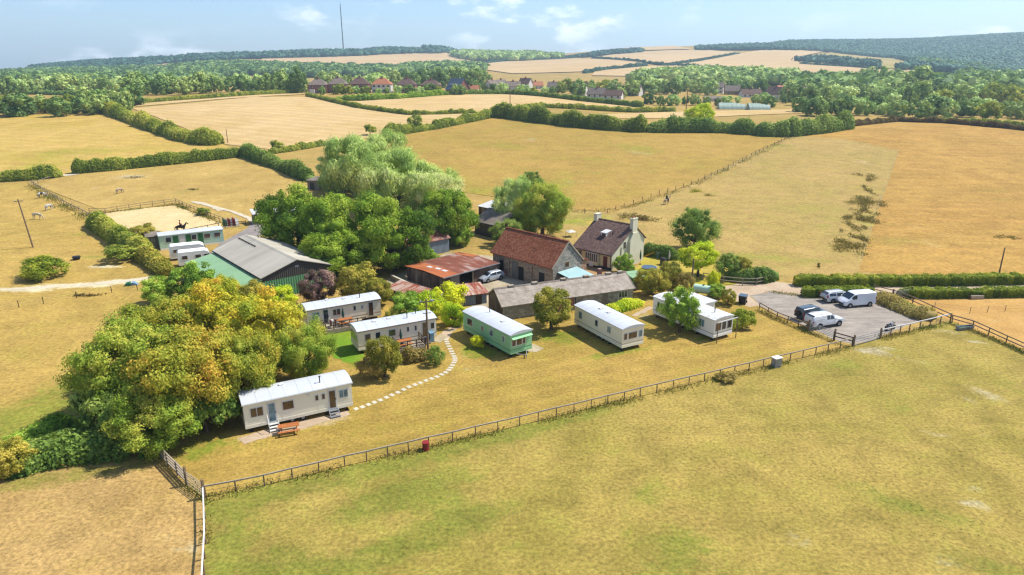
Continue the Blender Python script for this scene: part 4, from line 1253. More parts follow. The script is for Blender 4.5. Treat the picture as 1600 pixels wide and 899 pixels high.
def veranda(label, x, y, rz, Lx, Wy, posts, z=.55, sides='lfr'):
    t = thing('veranda', label, 'deck', here(x, y), R(rz))
    n = int(Lx / .3)
    for k in range(n):
        part('board', MB().box(k * .3, 0, z - .04, k * .3 + .285, Wy, z), 'pale_timber', t)
    part('fascia', MB().box(0, -.03, .05, n * .3, -.001, z - .05), 'pale_timber', t)
    def rail(p, q):
        d = math.hypot(q[0] - p[0], q[1] - p[1]); m = max(1, round(d / 1.1))
        for k in range(m + 1):
            a = (p[0] + (q[0] - p[0]) * k / m, p[1] + (q[1] - p[1]) * k / m)
            part('post', MB().beam((a[0], a[1], 0), (a[0], a[1], z + .95), .09, .09), 'dark_timber', t)
        for zz in (z + .88, z + .5, z + .2):
            part('rail', MB().beam((p[0], p[1], zz), (q[0], q[1], zz), .05, .08), 'dark_timber', t)
    if 'l' in sides: rail((.05, Wy - .1), (.05, .05))
    if 'f' in sides: rail((.05, .05), (n * .3 - .05, .05))
    if 'r' in sides: rail((n * .3 - .05, .05), (n * .3 - .05, Wy - .1))
    return t


R_ = lambda o, u, v: tuple((o.matrix_basis @ Vector((u, v, 0)))[:2])
picnic_table('orange wooden picnic bench on the lawn before the nearest caravan', *at(452, 676), 20)
p = R_(cb, 1.5, -2.25); veranda('brown railed veranda along the farthest beige caravan', *p, 29.5, 5.2, 2.2, 5, sides='lf')
p = R_(cb, 4.3, -1.2); picnic_table('orange picnic table on the farthest caravan\'s veranda', *p, 29.5, .55)
p = R_(cc, 3.9, -2.3); veranda('dark railed veranda on the caravan beside the utility pole', *p, 28.5, 3.3, 2.2, 4, sides='lfr')
p = R_(cc, 4.9, -1.3); picnic_table('picnic table on the veranda beside the utility pole', *p, 28.5, .55)


def parasol(label, x, y, h=2.3, z=0.0, mat='parasol_green', group=None):
    t = thing('folded_parasol', label, 'parasol', (x, y, gz(x, y) + z))
    part('pole', MB().tube((0, 0, 0), (0, 0, h), .025, n=6), 'galvanised', t)
    part('folded_canopy', MB().tube((0, 0, h * .35), (0, 0, h * .55), .09, .17, 8).tube((0, 0, h * .55), (0, 0, h * .98), .17, .03, 8), mat, t)
    part('base', MB().tube((0, 0, 0), (0, 0, .08), .25, n=10), 'dark_steel', t)
    return t


p = R_(cb, 4.25, -.45); parasol('folded dark green parasol on the farthest veranda', *p, 2.0, .55)
p = R_(cc, 4.85, -.5); parasol('folded green parasol on the veranda by the pole', *p, 1.9, .55)
p = R_(cb, 2.2, -1.6)
t = thing('laundry_airer', 'clothes airer with striped towels on the farthest veranda', 'airer', (p[0], p[1], .55), R(29.5))
part('frame', MB().beam((0, 0, 0), (0, .5, .95), .03, .03).beam((.9, 0, 0), (.9, .5, .95), .03, .03).beam((0, .5, 0), (0, 0, .95), .03, .03).beam((.9, .5, 0), (.9, 0, .95), .03, .03), 'white_trim', t)
for k, m_ in enumerate(('maroon_paint', 'white_trim', 'maroon_paint')):
    part('towel', MB().box(.05 + k * .28, .0, .25, .3 + k * .28, .03, .95).box(.05 + k * .28, .03, .92, .3 + k * .28, .45, .95), m_, t)

# ------------------------------------------------------------------ the house
def gable_roof(b, x0, x1, pts, th=.14):
    """Roof slabs following pts (y,z) from front eave over the ridge to the back eave."""
    low = [(y, z - th) for y, z in pts]
    b.prism(list(pts) + low[::-1], 'x', x0, x1)
    return b


hx, hy = 10.35, 109.9
house = thing('farmhouse', 'cream rendered farmhouse with steep brown tiled roof', 'house', here(hx, hy), R(-44))
HL, HW = 7.6, 9.0
part('wall', MB().prism([(0, 0), (HW, 0), (HW, 4.0), (5.9, 6.3), (0, 2.75)], 'x', 0, HL), 'cream_render', house)
gw = part('gable_wall', MB().prism([(0, 0), (HW + .02, 0), (HW + .02, 4.0), (5.9, 6.32), (0, 2.75)], 'x', HL + .002, HL + .03), 'pale_render', house)
part('plinth', MB().box(-.03, -.05, 0, HL + .05, -.001, .45), 'dark_steel', house)
rf = part('roof', gable_roof(MB(), -.25, HL + .25, [(-.4, 2.62), (5.9, 6.52), (HW + .35, 3.85)]), 'brown_tile', house)
part('ridge_tiles', MB().prism([(5.75, 6.5), (5.9, 6.62), (6.05, 6.46)], 'x', -.27, HL + .27), 'brown_tile', rf)
dm = part('dormer', MB().box(3.35, 2.75, 4.0, 4.35, 4.1, 5.15), 'white_panel', rf)
part('dormer_roof', MB().prism([(2.6, 5.1), (4.4, 5.35), (4.4, 5.47), (2.6, 5.2)], 'x', 3.25, 4.45), 'white_roof', dm)
part('pane', MB().box(3.47, 2.72, 4.5, 3.83, 2.748, 5.02), 'glass', dm); part('pane', MB().box(3.87, 2.72, 4.5, 4.23, 2.748, 5.02), 'glass', dm)
part('vent_pipe', MB().tube((5.2, 3.4, 4.6), (5.2, 3.4, 5.5), .09, n=8), 'dark_steel', rf)
ch = part('chimney', MB().box(HL - .25, 5.0, 5.3, HL + .35, 6.3, 7.6).box(HL - .3, 4.95, 7.6, HL + .4, 6.35, 7.72), 'pale_render', rf)
part('chimney_stack', MB().prism([(4.3, 0), (7.2, 0), (7.2, 4.3), (6.4, 5.4), (5.0, 5.4), (4.3, 4.3)], 'x', HL + .031, HL + .5), 'pale_render', house)
for q in (5.3, 5.95):
    part('chimney_pot', MB().tube((HL + .05, q, 7.72), (HL + .05, q, 8.05), .13, .1, 8), 'orange_tile', ch)
part('chimney', MB().box(-.2, 5.3, 5.6, .45, 6.5, 7.3).box(-.25, 5.25, 7.3, .5, 6.55, 7.4), 'pale_render', rf)
part('gutter', MB().box(-.25, -.5, 2.46, HL + .25, -.41, 2.56), 'dark_steel', rf)
window(house, 'f', .8, 1.35, .85, .95, HL, HW, 'glass')
part('bay_window', MB().box(2.75, -.55, .45, 5.3, -.001, 2.45), 'cream_render', house)
for k in range(6):
    window(house, 'f', 2.78 + k * .42, 1.0, .41, 1.4, HL, HW, 'glass', fw=.05, y0=-.55)
door(house, 'f', 6.0, .2, .8, 1.95, HL, HW, 'maroon_paint', None)
part('lower_panel', MB().box(3.6, -.62, .2, 4.4, -.556, 1.0), 'white_trim', house)
window(house, 'r', 1.0, .9, .8, .8, HL + .03, HW, 'glass')
window(house, 'r', 3.0, 3.0, .75, 1.2, HL + .03, HW, 'glass')
window(house, 'r', 2.9, .6, 1.2, 1.4, HL + .03, HW, 'glass_blue', bars=2)
part('downpipe', MB().tube((HL - .1, -.09, 0), (HL - .1, -.09, 2.5), .05, n=6), 'dark_steel', house)
part('gable_pipe', MB().tube((HL + .1, 2.4, 0), (HL + .1, 2.4, 3.4), .05, n=6), 'dark_steel', house)
p = tuple((house.matrix_basis @ Vector((HL + 1.2, 6.4, 0)))[:2]); parasol('folded dark green parasol against the farmhouse gable', *p, 2.6)

# ------------------------------------------------------------------ stone barn
bx_, by_ = -3.0, 104.0
barn = thing('stone_barn', 'old stone barn with mottled red tiled roof', 'barn', here(bx_, by_), R(-45))
BL, BW = 12.7, 6.4
part('wall', MB().prism([(0, 0), (BW, 0), (BW, 3.5), (BW / 2, 6.45), (0, 3.5)], 'x', 0, BL - .03), 'stone_wall', barn)
part('gable_wall', MB().prism([(0, 0), (BW, 0), (BW, 3.5), (BW / 2, 6.45), (0, 3.5)], 'x', BL - .028, BL), 'grey_stone_wall', barn)
rf = part('roof', gable_roof(MB(), -.25, BL + .12, [(-.4, 3.3), (BW / 2, 6.75), (BW + .4, 3.3)]), 'red_tile', barn)
part('ridge_tiles', MB().prism([(BW / 2 - .16, 6.74), (BW / 2, 6.84), (BW / 2 + .16, 6.74)], 'x', -.26, BL + .13), 'red_tile', rf)
part('verge', MB().beam((BL + .16, -.42, 3.2), (BL + .16, BW / 2, 6.66), .06, .22).beam((BL + .16, BW + .42, 3.2), (BL + .16, BW / 2, 6.66), .06, .22), 'pale_timber', rf)
d_ = part('door', wall_box(MB(), 'f', 4.3, 0, 1.3, 2.7, .06, BL, BW), 'grey_timber', barn)
for k in range(4): part('plank', wall_box(MB(), 'f', 4.33 + k * .32, .05, .29, 2.6, .085, BL, BW, -.061), 'grey_timber', d_)
part('doorway', wall_box(MB(), 'f', 5.65, 0, 1.1, 2.1, .02, BL, BW), 'black_plastic', barn)
part('doorway', wall_box(MB(), 'f', 1.5, 0, .9, 2.4, .02, BL, BW), 'black_plastic', barn)
part('lintel', wall_box(MB(), 'f', 1.4, 2.42, 1.1, .6, .05, BL, BW), 'grey_timber', barn)
part('doorway', wall_box(MB(), 'f', 9.9, 0, 1.1, 2.1, .02, BL, BW), 'black_plastic', barn)
part('door_frame', wall_box(MB(), 'f', 9.8, 2.12, 1.3, .55, .05, BL, BW), 'pale_timber', barn)
window(barn, 'r', 2.5, 2.7, 1.1, 1.0, BL, BW, 'glass_brown', 'pale_timber', fw=.12)
for u in (.6, 3.4, 8.2):
    part('buttress', MB().box(u, -.2, 0, u + .4, .05, 2.7), 'stone_wall', barn)
lt = part('lean_to', MB().box(BL + .03, 1.3, 0, BL + 3.0, 4.9, 1.7), 'stone_wall', barn)
part('lean_to_roof', MB().prism([(BL + .03, 2.45), (BL + 3.3, 1.85), (BL + 3.3, 1.77), (BL + .03, 2.37)], 'y', .9, 5.3), 'aqua_sheet', lt)
part('back_extension', MB().box(3, BW + .01, 0, BL - 1, BW + 2.5, 2.6), 'stone_wall', barn)
part('extension_roof', MB().prism([(BW, 3.35), (BW + 2.8, 2.5), (BW + 2.8, 2.65), (BW, 3.5)], 'x', 2.8, BL - .8), 'red_tile', barn)
p = tuple((barn.matrix_basis @ Vector((-1.3, 1.6, 0)))[:2])
t = thing('white_shed', 'plain white box shed at the red barn\'s left end', 'shed', here(*p), R(-45))
part('wall', MB().box(0, 0, 0, 1.2, 2.2, 2.6), 'white_panel', t); part('roof', MB().prism([(-.1, 2.601), (2.3, 2.601), (2.3, 2.7), (-.1, 2.8)], 'x', -.1, 1.3), 'white_roof', t)
part('door', MB().box(-.03, .5, .05, -.001, 1.3, 2.0), 'grey_timber', t)

# ------------------------------------------------------------------ rusty open-fronted barn
rx_, ry_ = -16.0, 99.75
rb = thing('open_barn', 'low farm shed with rusty corrugated roof, bright orange end', 'barn', here(rx_, ry_), R(-45))
RL, RW = 8.7, 10.6
part('wall', MB().box(0, 0, 0, RL, .1, 2.15), 'rusty_wall', rb)
part('wall', MB().box(0, .101, 0, .1, RW - .101, 2.3), 'rusty_wall', rb)
part('wall', MB().box(0, RW - .1, 0, RL, RW, 2.4), 'rusty_wall', rb)
part('wall_panel', MB().box(RL - .1, .101, 0, RL, 1.3, 2.2), 'rusty_wall', rb)
part('wall_panel', MB().box(RL - .1, 1.31, 0, RL + .04, 2.9, 2.2), 'grey_timber', rb)
part('wall_panel', MB().box(RL - .1, 5.8, 0, RL, RW - .101, 2.25), 'rusty_wall', rb)
part('wall_patch', MB().box(RL + .001, .2, 0, RL + .03, 1.25, .9), 'maroon_paint', rb)
for v in (2.95, 5.75):
    part('post', MB().beam((RL - .1, v, 0), (RL - .1, v, 2.2), .16, .16), 'pale_timber', rb)
rf = part('roof', MB().prism([(-.25, 2.2), (RL * .5, 2.42), (RL + .35, 2.28), (RL + .35, 2.36), (RL * .5, 2.51), (-.25, 2.28)], 'y', 2.6, RW + .3), 'rusty_roof', rb)
part('roof_end', MB().prism([(-.25, 2.21), (RL * .5, 2.43), (RL + .35, 2.29), (RL + .35, 2.37), (RL * .5, 2.52), (-.25, 2.29)], 'y', -.3, 2.599), 'orange_rust_roof', rb)
part('roof_end', MB().prism([(-.6, 2.21), (RL * .5, 2.56), (RL * .5, 2.60), (-.6, 2.25)], 'y', RW - 1.0, RW + .35), 'orange_rust_roof', rb)
for u, v in ((3.6, 1.6), (5.2, 1.9), (6.6, 2.0)):
    part('roof_light', MB().box(u - .5, v - .3, 2.38, u + .5, v + .3, 2.54 - .03 * abs(u - RL / 2)), 'white_roof', rf)
part('gutter', MB().box(RL + .351, -.3, 2.24, RL + .45, RW + .3, 2.36), 'galvanised', rf)
for k in range(4):
    part('rafter', MB().box(.2, 1.5 + k * 2.4, 2.0, RL - .2, 1.6 + k * 2.4, 2.14), 'dark_timber', rb)

# ------------------------------------------------------------------ long stone outbuilding
ox, oy = -1.2, 82.2
ob = thing('stone_outbuilding', 'long low stone outbuilding with grey ribbed roof behind the caravans', 'outbuilding', here(ox, oy), R(23))
OL, OW = 19.5, 5.0
part('wall', MB().prism([(0, 0), (OW, 0), (OW, 2.0), (OW / 2, 3.4), (0, 2.0)], 'x', .03, OL), 'grey_stone_wall', ob)
part('gable_wall', MB().prism([(0, 0), (OW, 0), (OW, 2.0), (OW / 2, 3.4), (0, 2.0)], 'x', 0, .028), 'rusty_wall', ob)
rf = part('roof', gable_roof(MB(), -.2, OL + .2, [(-.25, 1.92), (OW / 2, 3.6), (OW + .25, 1.92)], .1), 'outbuilding_roof', ob)
part('ridge_cap', MB().prism([(OW / 2 - .2, 3.52), (OW / 2, 3.66), (OW / 2 + .2, 3.52)], 'x', -.21, OL + .21), 'ribbed_grey_roof', rf)
for u in (1.8, 5.2, 9.5, 13.0, 16.5, 18.4):
    part('roof_vent', MB().box(u, OW / 2 - .25, 3.55, u + .8, OW / 2 + .25, 3.78), 'pale_timber', rf)
part('chimney', MB().box(15.6, OW / 2 + .3, 3.0, 16.1, OW / 2 + .8, 4.3), 'brick_wall', rf)
part('verge', MB().beam((-.22, -.28, 1.86), (-.22, OW / 2, 3.54), .05, .2).beam((-.22, OW + .28, 1.86), (-.22, OW / 2, 3.54), .05, .2), 'pale_timber', rf)
part('verge', MB().beam((OL + .23, -.28, 1.86), (OL + .23, OW / 2, 3.54), .05, .2).beam((OL + .23, OW + .28, 1.86), (OL + .23, OW / 2, 3.54), .05, .2), 'pale_timber', rf)
window(ob, 'f', 17.2, .75, 1.4, .95, OL, OW, 'glass', bars=3)
part('blocked_door', wall_box(MB(), 'f', 14.6, 0, .9, 1.7, .03, OL, OW), 'grey_timber', ob)
part('downpipe', MB().tube((10.5, -.1, 0), (10.5, -.1, 1.95), .05, n=6), 'dark_steel', ob)
part('brick_patch', wall_box(MB(), 'f', 7.8, .2, 2.5, 1.6, .02, OL, OW), 'brick_wall', ob)

# ------------------------------------------------------------------ big green barn with lean-to
gx_, gy_ = -34.52, 89.87
gb = thing('green_barn', 'big green clad barn with weathered grey roof', 'barn', here(gx_, gy_), R(40.5))
GL, GW = 10.4, 19.5                # width of gable along x, long axis along y
part('wall', MB().prism([(0, 0), (GL, 0), (GL, 3.35), (GL / 2, 4.95), (0, 3.35)], 'y', .03, GW), 'green_cladding', gb)
part('gable_cladding', MB().prism([(0, 2.75), (GL, 2.75), (GL, 3.35), (GL / 2, 4.95), (0, 3.35)], 'y', -.03, .028), 'dark_cladding', gb)
part('gable_wall', MB().box(0, -.02, 0, GL, .027, 2.748), 'green_cladding', gb)
rf = part('roof', MB().prism([(-.25, 3.35), (GL / 2, 5.12), (GL + .25, 3.35), (GL + .25, 3.25), (GL / 2, 5.02), (-.25, 3.25)], 'y', -.25, GW + .25), 'fibre_cement', gb)
part('ridge_cap', MB().prism([(GL / 2 - .3, 5.04), (GL / 2, 5.18), (GL / 2 + .3, 5.04)], 'y', -.26, GW + .26), 'fibre_cement', rf)
for k in range(12):
    u = GL / 2 - 1.2
    part('roof_bolt_cover', MB().box(u - .16, 12.2 + k * .62, 4.66, u + .1, 12.4 + k * .62, 4.85), 'black_plastic', rf)
part('edge_trim', MB().beam((-.27, -.28, 3.3), (-.27, GW + .25, 3.3), .06, .16), 'dark_steel', rf)
ln = part('lean_to', MB().box(-4.4, .4, 0, -.001, GW - .5, 2.2), 'green_cladding', gb)
part('lean_to_roof', MB().prism([(-.001, 3.1), (-4.7, 2.3), (-4.7, 2.2), (-.001, 3.0)], 'y', -.2, GW - .3), 'green_roof_sheet', ln)
part('sign', MB().box(4.9, -.06, 3.95, 5.5, -.031, 4.25), 'galvanised', gb)
part('barn_door', MB().box(6.2, -.05, 0, 9.2, -.021, 2.7), 'green_cladding', gb)

# ------------------------------------------------------------------ smaller sheds
def shed(name, label, spot, rz, L_, W_, h0, h1, wall, roof, cat='shed', doorw=None, gable=False):
    t = thing(name, label, cat, here(*spot), R(rz))
    if gable:
        part('wall', MB().prism([(0, 0), (W_, 0), (W_, h0), (W_ / 2, h1), (0, h0)], 'x', 0, L_), wall, t)
        part('roof', gable_roof(MB(), -.2, L_ + .2, [(-.25, h0 - .05), (W_ / 2, h1 + .14), (W_ + .25, h0 - .05)], .08), roof, t)
    else:
        part('wall', MB().prism([(0, 0), (W_, 0), (W_, h1), (0, h0)], 'x', 0, L_), wall, t)
        s = (h1 - h0) / W_
        part('roof', MB().prism([(-.25, h0 + .02 - s * .25), (W_ + .25, h1 + .02 + s * .25), (W_ + .25, h1 + .1 + s * .25), (-.25, h0 + .1 - s * .25)], 'x', -.25, L_ + .25), roof, t)
    if doorw:
        part('door', MB().box(doorw[0], -.04, 0, doorw[0] + doorw[1], -.001, doorw[2]), doorw[3], t)
    return t


shed('lean_to_shed', 'small lean-to with striped rusty roof at the outbuilding\'s end', at(715, 480), 22, 4.2, 3.0, 1.5, 2.0, 'grey_blue_sheet', 'striped_rust_roof', doorw=(2.6, .9, 1.4, 'dark_timber'))
shed('rusty_shed', 'low rust-streaked roof half hidden in yellow bushes', at(606, 464), -40, 6.0, 2.4, 1.3, 1.7, 'rusty_wall', 'striped_rust_roof', doorw=(1.0, .8, 1.2, 'dark_timber'))
shed('grey_barn', 'grey-blue corrugated barn under the oak trees', at(635, 408), 42, 9.0, 6.0, 2.6, 4.2, 'grey_blue_sheet', 'rusty_roof', 'barn', gable=True, doorw=(3, 1.5, 2.2, 'black_plastic'))
shed('dark_barn', 'dark timber barn behind the red-roofed barn', at(742, 365), -45, 7.0, 8.0, 2.6, 4.4, 'dark_timber', 'ribbed_grey_roof', 'barn', gable=True, doorw=(1, 4, 2.3, 'black_plastic'))
shed('white_roof_shed', 'white roofed shed behind the dark barn', at(748, 338), -45, 5.5, 4.0, 2.2, 2.8, 'dark_timber', 'white_roof', doorw=(1, 1, 2, 'grey_timber'))
shed('field_shelter', 'small grey timber field shelter beside the willows', at(481, 296), -25, 3.8, 3.4, 2.3, 2.7, 'grey_timber', 'ribbed_grey_roof', 'shelter', doorw=(.8, 1.4, 1.8, 'black_plastic'))
shed('wooden_shed', 'grey shed at the clubhouse caravan\'s left end', at(232, 388), 31, 2.0, 2.2, 2.0, 2.3, 'grey_timber', 'ribbed_grey_roof', doorw=(.6, .7, 1.7, 'pale_timber'))
shed('green_shed', 'small green shed at the stone outbuilding\'s right end', at(988, 455), 23, 1.8, 2.0, 2.0, 2.2, 'green_cladding', 'green_roof_sheet', doorw=(.4, .8, 1.7, 'grey_timber'))
shed('stable_block', 'pale roofed stable row glimpsed through the oak leaves', at(398, 352), 28, 14, 3.2, 2.2, 2.6, 'grey_timber', 'white_roof', 'stable', doorw=(2, 1.1, 2, 'black_plastic'))
t = thing('yard_wall', 'low pale block wall beside the rusty open barn', 'wall', here(*at(612, 437)), 0)
q = at(665, 462); o_ = at(612, 437)
part('block_wall', MB().beam((0, 0, .35), (q[0] - o_[0], q[1] - o_[1], .35), .25, .7), 'concrete', t)
part('coping', MB().beam((0, 0, .73), (q[0] - o_[0], q[1] - o_[1], .73), .32, .06), 'slab_stone', t)

# ------------------------------------------------------------------ far houses
def far_house(label, px, depth, rz, w, d, hw, hr, wall, roof, hip=True, cat='house', group=None, name='village_house', wins=2, storeys=2, chim=True, porch=None):
    x, y = on(px, depth)
    t = thing(name, label, cat, here(x, y, -.2), R(rz), group)
    if hip:
        part('wall', MB().box(-w / 2, 0, 0, w / 2, d, hw), wall, t)
        e = .45; ri = max(.3, w / 2 - d / 2 * .95)
        b = MB()
        A = [(-w / 2 - e, -e, hw), (w / 2 + e, -e, hw), (w / 2 + e, d + e, hw), (-w / 2 - e, d + e, hw)]
        r0, r1 = (-ri, d / 2, hr), (ri, d / 2, hr)
        b.v = A + [r0, r1]; b.f = [(0, 1, 5, 4), (1, 2, 5), (2, 3, 4, 5), (3, 0, 4), (3, 2, 1, 0)]
        rf = part('roof', b, roof, t)
    else:
        part('wall', MB().prism([(0, 0), (d, 0), (d, hw), (d / 2, hr - .15), (0, hw)], 'x', -w / 2, w / 2), wall, t)
        rf = part('roof', gable_roof(MB(), -w / 2 - .4, w / 2 + .4, [(-.5, hw - .2), (d / 2, hr), (d + .5, hw - .2)], .2), roof, t)
    if chim:
        part('chimney', MB().box(-.5, d / 2 - .4, hr - .8, .5, d / 2 + .4, hr + 1.0), 'brick_wall', rf)
    for s in range(storeys):
        for k in range(wins):
            u = -w / 2 + w * (k + .5) / wins
            f = part('window', MB().box(u - .75, -.08, .9 + s * 2.6, u + .75, .02, 2.1 + s * 2.6), 'white_trim', t)
            part('pane', MB().box(u - .62, -.11, 1.0 + s * 2.6, u + .62, -.081, 2.0 + s * 2.6), 'glass', f)
    part('door', MB().box(-.45, -.06, 0, .45, -.001, 2.0), 'maroon_paint', t)
    if porch:
        part('porch', MB().box(porch - 1.5, -2.0, 0, porch + 1.5, -.09, 2.6), 'far_white', t)
    return t


far_house('red brick semi with pale hipped roof, leftmost of the terrace', 495, 425, 6, 11, 8, 5.2, 8.6, 'brick_wall', 'grey_tile', wins=3, porch=-3)
far_house('red brick semi with dark chimney, second house of the terrace', 526, 428, 4, 11, 8, 5.4, 9.2, 'brick_wall', 'grey_tile', wins=4)
far_house('red brick semi, third house of the terrace', 560, 430, 2, 11.5, 8, 5.4, 9.2, 'brick_wall', 'brown_tile', wins=4)
far_house('white walled house with orange hipped roof in the terrace', 595, 432, 0, 11.5, 8, 5.2, 8.8, 'far_white', 'orange_tile', wins=4)
far_house('brick house right of the orange roofed one', 633, 434, -3, 11.5, 8, 5.0, 8.6, 'brick_wall', 'brown_tile', wins=4)
far_house('low brick house left of the blue slate roof', 671, 436, -4, 12, 8, 4.6, 8.0, 'brick_wall', 'brown_tile', wins=4)
ah = far_house('steep blue slate house with red brick gable and rooflights', 706, 420, -38, 10, 10, 3.0, 9.2, 'brick_wall', 'slate_blue', hip=False, wins=3, storeys=1, chim=False)
for u in (-3, -1.5, .8, 2):
    part('roof_light', MB().box(u, 1.8, 5.0, u + .9, 2.3, 6.05), 'lamp_white', ah)
far_house('small orange roofed bungalow beyond the slate house', 736, 430, -6, 8, 6, 2.6, 5.2, 'far_white', 'orange_tile', hip=False, wins=2, storeys=1)
far_house('white gabled cottage among trees right of the bungalow', 775, 470, 50, 8, 7, 4.5, 8.0, 'far_white', 'grey_tile', hip=False, wins=2)
far_house('grey cottage under the hill field', 803, 500, 10, 10, 7, 4.0, 7.2, 'far_white', 'grey_tile', hip=False, wins=3, storeys=1)
far_house('small white cottage left of the village elm', 786, 540, 35, 8, 6, 4.6, 7.8, 'far_white', 'grey_tile', hip=False, wins=2)
far_house('white gabled house on the rise above the hedge', 818, 560, -30, 9, 7, 5.0, 9.0, 'far_white', 'brown_tile', hip=False, wins=2)
far_house('pale bungalow under the golden hill field', 838, 590, 12, 12, 7, 3.0, 6.2, 'far_white', 'orange_tile', hip=False, wins=3, storeys=1)
far_house('grey roofed cottage beside the pale bungalow', 864, 560, -14, 9, 7, 3.4, 6.8, 'far_white', 'grey_tile', hip=False, wins=2, storeys=1)
far_house('white cottage between the bungalows and the wood', 990, 500, -35, 9, 7, 4.0, 7.4, 'far_white', 'grey_tile', hip=False, wins=2, storeys=1)
far_house('long low white house over the polytunnels', 1178, 500, 5, 14, 7, 3.0, 6.0, 'far_white', 'brown_tile', hip=False, wins=4, storeys=1)
far_house('grey roofed farmhouse left of the valley barn', 1120, 560, -20, 11, 8, 5.0, 8.6, 'far_white', 'grey_tile', hip=False, wins=3)
far_house('red roofed cottage at the wood\'s right end', 1228, 530, 30, 9, 7, 4.4, 8.0, 'far_white', 'orange_tile', hip=False, wins=2)
far_house('tall dark roofed house left of the valley bungalows', 905, 470, -15, 9, 8, 4.6, 9.2, 'far_white', 'brown_tile', hip=False, wins=3)
far_house('grey bungalow between the dark roofed house and white gable', 930, 450, -30, 11, 8, 2.6, 6.2, 'far_white', 'grey_tile', hip=False, wins=3, storeys=1)
far_house('brown roofed bungalow with white gable', 957, 445, -20, 12, 7, 2.6, 5.6, 'far_white', 'brown_tile', hip=False, wins=3, storeys=1, chim=False)
far_house('pink walled house with brown roof in the valley trees', 1210, 470, -48, 11, 8, 4.4, 8.6, 'far_white', 'brown_tile', hip=False, wins=3, group=None)
far_house('red roofed house half hidden right of the pink house', 1252, 500, -40, 10, 8, 4.6, 8.6, 'far_white', 'brown_tile', hip=False, wins=3)
far_house('long dark barn roof among the valley trees', 1152, 540, -10, 16, 8, 3, 7, 'stone_wall', 'grey_tile', hip=False, wins=3, storeys=1, cat='barn', name='valley_barn', chim=False)
far_house('pale flat shed behind the polytunnels', 1120, 440, 0, 12, 6, 2.2, 3.4, 'far_white', 'ribbed_grey_roof', hip=False, wins=2, storeys=1, cat='shed', name='valley_shed', chim=False)
far_house('white house far up the left wooded slope', 178, 1150, 20, 14, 9, 6, 10, 'far_white', 'grey_tile', hip=False, wins=3, name='hill_house')


def tunnel(label, px, depth, w, n):
    x, y = on(px, depth)
    for k in range(n):
        t = thing('polytunnel', label % ['front', 'second', 'third', 'back'][k], 'polytunnel', here(x + k * .8, y + k * 6.5), R(-2), 'polytunnels in the valley')
        b = MB()
        N_ = 10
        b.prism([(6 * (i / N_) - 3, 2.6 * math.sin(math.pi * i / N_) ** .7) for i in range(N_ + 1)], 'x', -w / 2 + k * 1.2, w / 2 - k * 1.2)
        part('cover', b, 'polytunnel_film', t, 40)
        for i in range(7):
            u = -w / 2 + k * 1.2 + (w - 2.4 * k) * i / 6
            part('hoop', MB().prism([(6.08 * (i2 / N_) - 3.04, .02 + 2.66 * math.sin(math.pi * i2 / N_) ** .7) for i2 in range(N_ + 1)], 'x', u - .06, u + .06), 'polytunnel_film', t)


tunnel('long pale polytunnel, left block, %s row', 1147, 366, 13.5, 3)
tunnel('pale polytunnel, right block, %s row', 1190, 362, 10.5, 3)

# radio mast on the skyline
mx_, my_ = on(540, 2380)
mt = thing('radio_mast', 'tall thin radio mast on the skyline', 'mast', here(mx_, my_, -3), 0)
part('lattice_column', MB().tube((0, 0, 0), (0, 0, 105), 2.0, 1.6, 6), 'dark_steel', mt)
part('antenna_drum', MB().tube((0, 0, 105), (0, 0, 148), 1.5, 1.2, 10), 'bumper_grey', mt)
part('tip', MB().tube((0, 0, 148), (0, 0, 160), .45, .3, 6), 'dark_steel', mt)
for k in range(9):
    part('platform', MB().tube((0, 0, 14 + k * 15), (0, 0, 14.8 + k * 15), 2.6, n=8), 'dark_steel', mt)

# ------------------------------------------------------------------ fences
MESHC = {}


def cached(key, fn):
    if key not in MESHC: MESHC[key] = fn()
    return MESHC[key]


def fence(label, pts, h=1.0, rails=(.97,), gap=1.9, post='timber', rail='pale_timber', pw=.09, rw=.09, rh=.11, wires=(), name='post_and_rail_fence', cat='fence', world=False, wob=.03, rpost=None, group=None):
    P = [Vector(p) for p in (pts if world else px_poly(pts))]
    o = P[0]
    t = thing(name, label, cat, here(o.x, o.y), 0, group)
    rnd = random.Random(int(o.x * 13 + o.y * 7))
    z0 = gz(o.x, o.y)
    locs = []
    for a, b in zip(P, P[1:]):
        n = max(1, round((b - a).length / gap))
        for k in range(n): locs.append(a + (b - a) * (k / n))
    locs.append(P[-1])
    me = cached(('post', pw, h, post), lambda: MB().box(-pw / 2, -pw / 2, -.1, pw / 2, pw / 2, h).mesh('post', post))
    tops = []
    for q in locs:
        z = gz(q.x, q.y) - z0
        dz = rnd.uniform(-wob, wob)
        p = link('post', me, t, (q.x - o.x, q.y - o.y, z + dz))
        p.rotation_euler = (rnd.uniform(-wob, wob), rnd.uniform(-wob, wob), rnd.uniform(-.2, .2))
        tops.append(Vector((q.x - o.x, q.y - o.y, z + dz)))
    for zr in rails:
        for a, b in zip(tops, tops[1:]):
            part('rail', MB().beam(a + Vector((0, 0, zr)), b + Vector((0, 0, zr)), rw, rh), rail, t)
    for zr in wires:
        b_ = MB()
        for a, b in zip(tops, tops[1:]): b_.beam(a + Vector((0, 0, zr)), b + Vector((0, 0, zr)), .012, .012)
        part('wire', b_, 'galvanised', t)
    return t


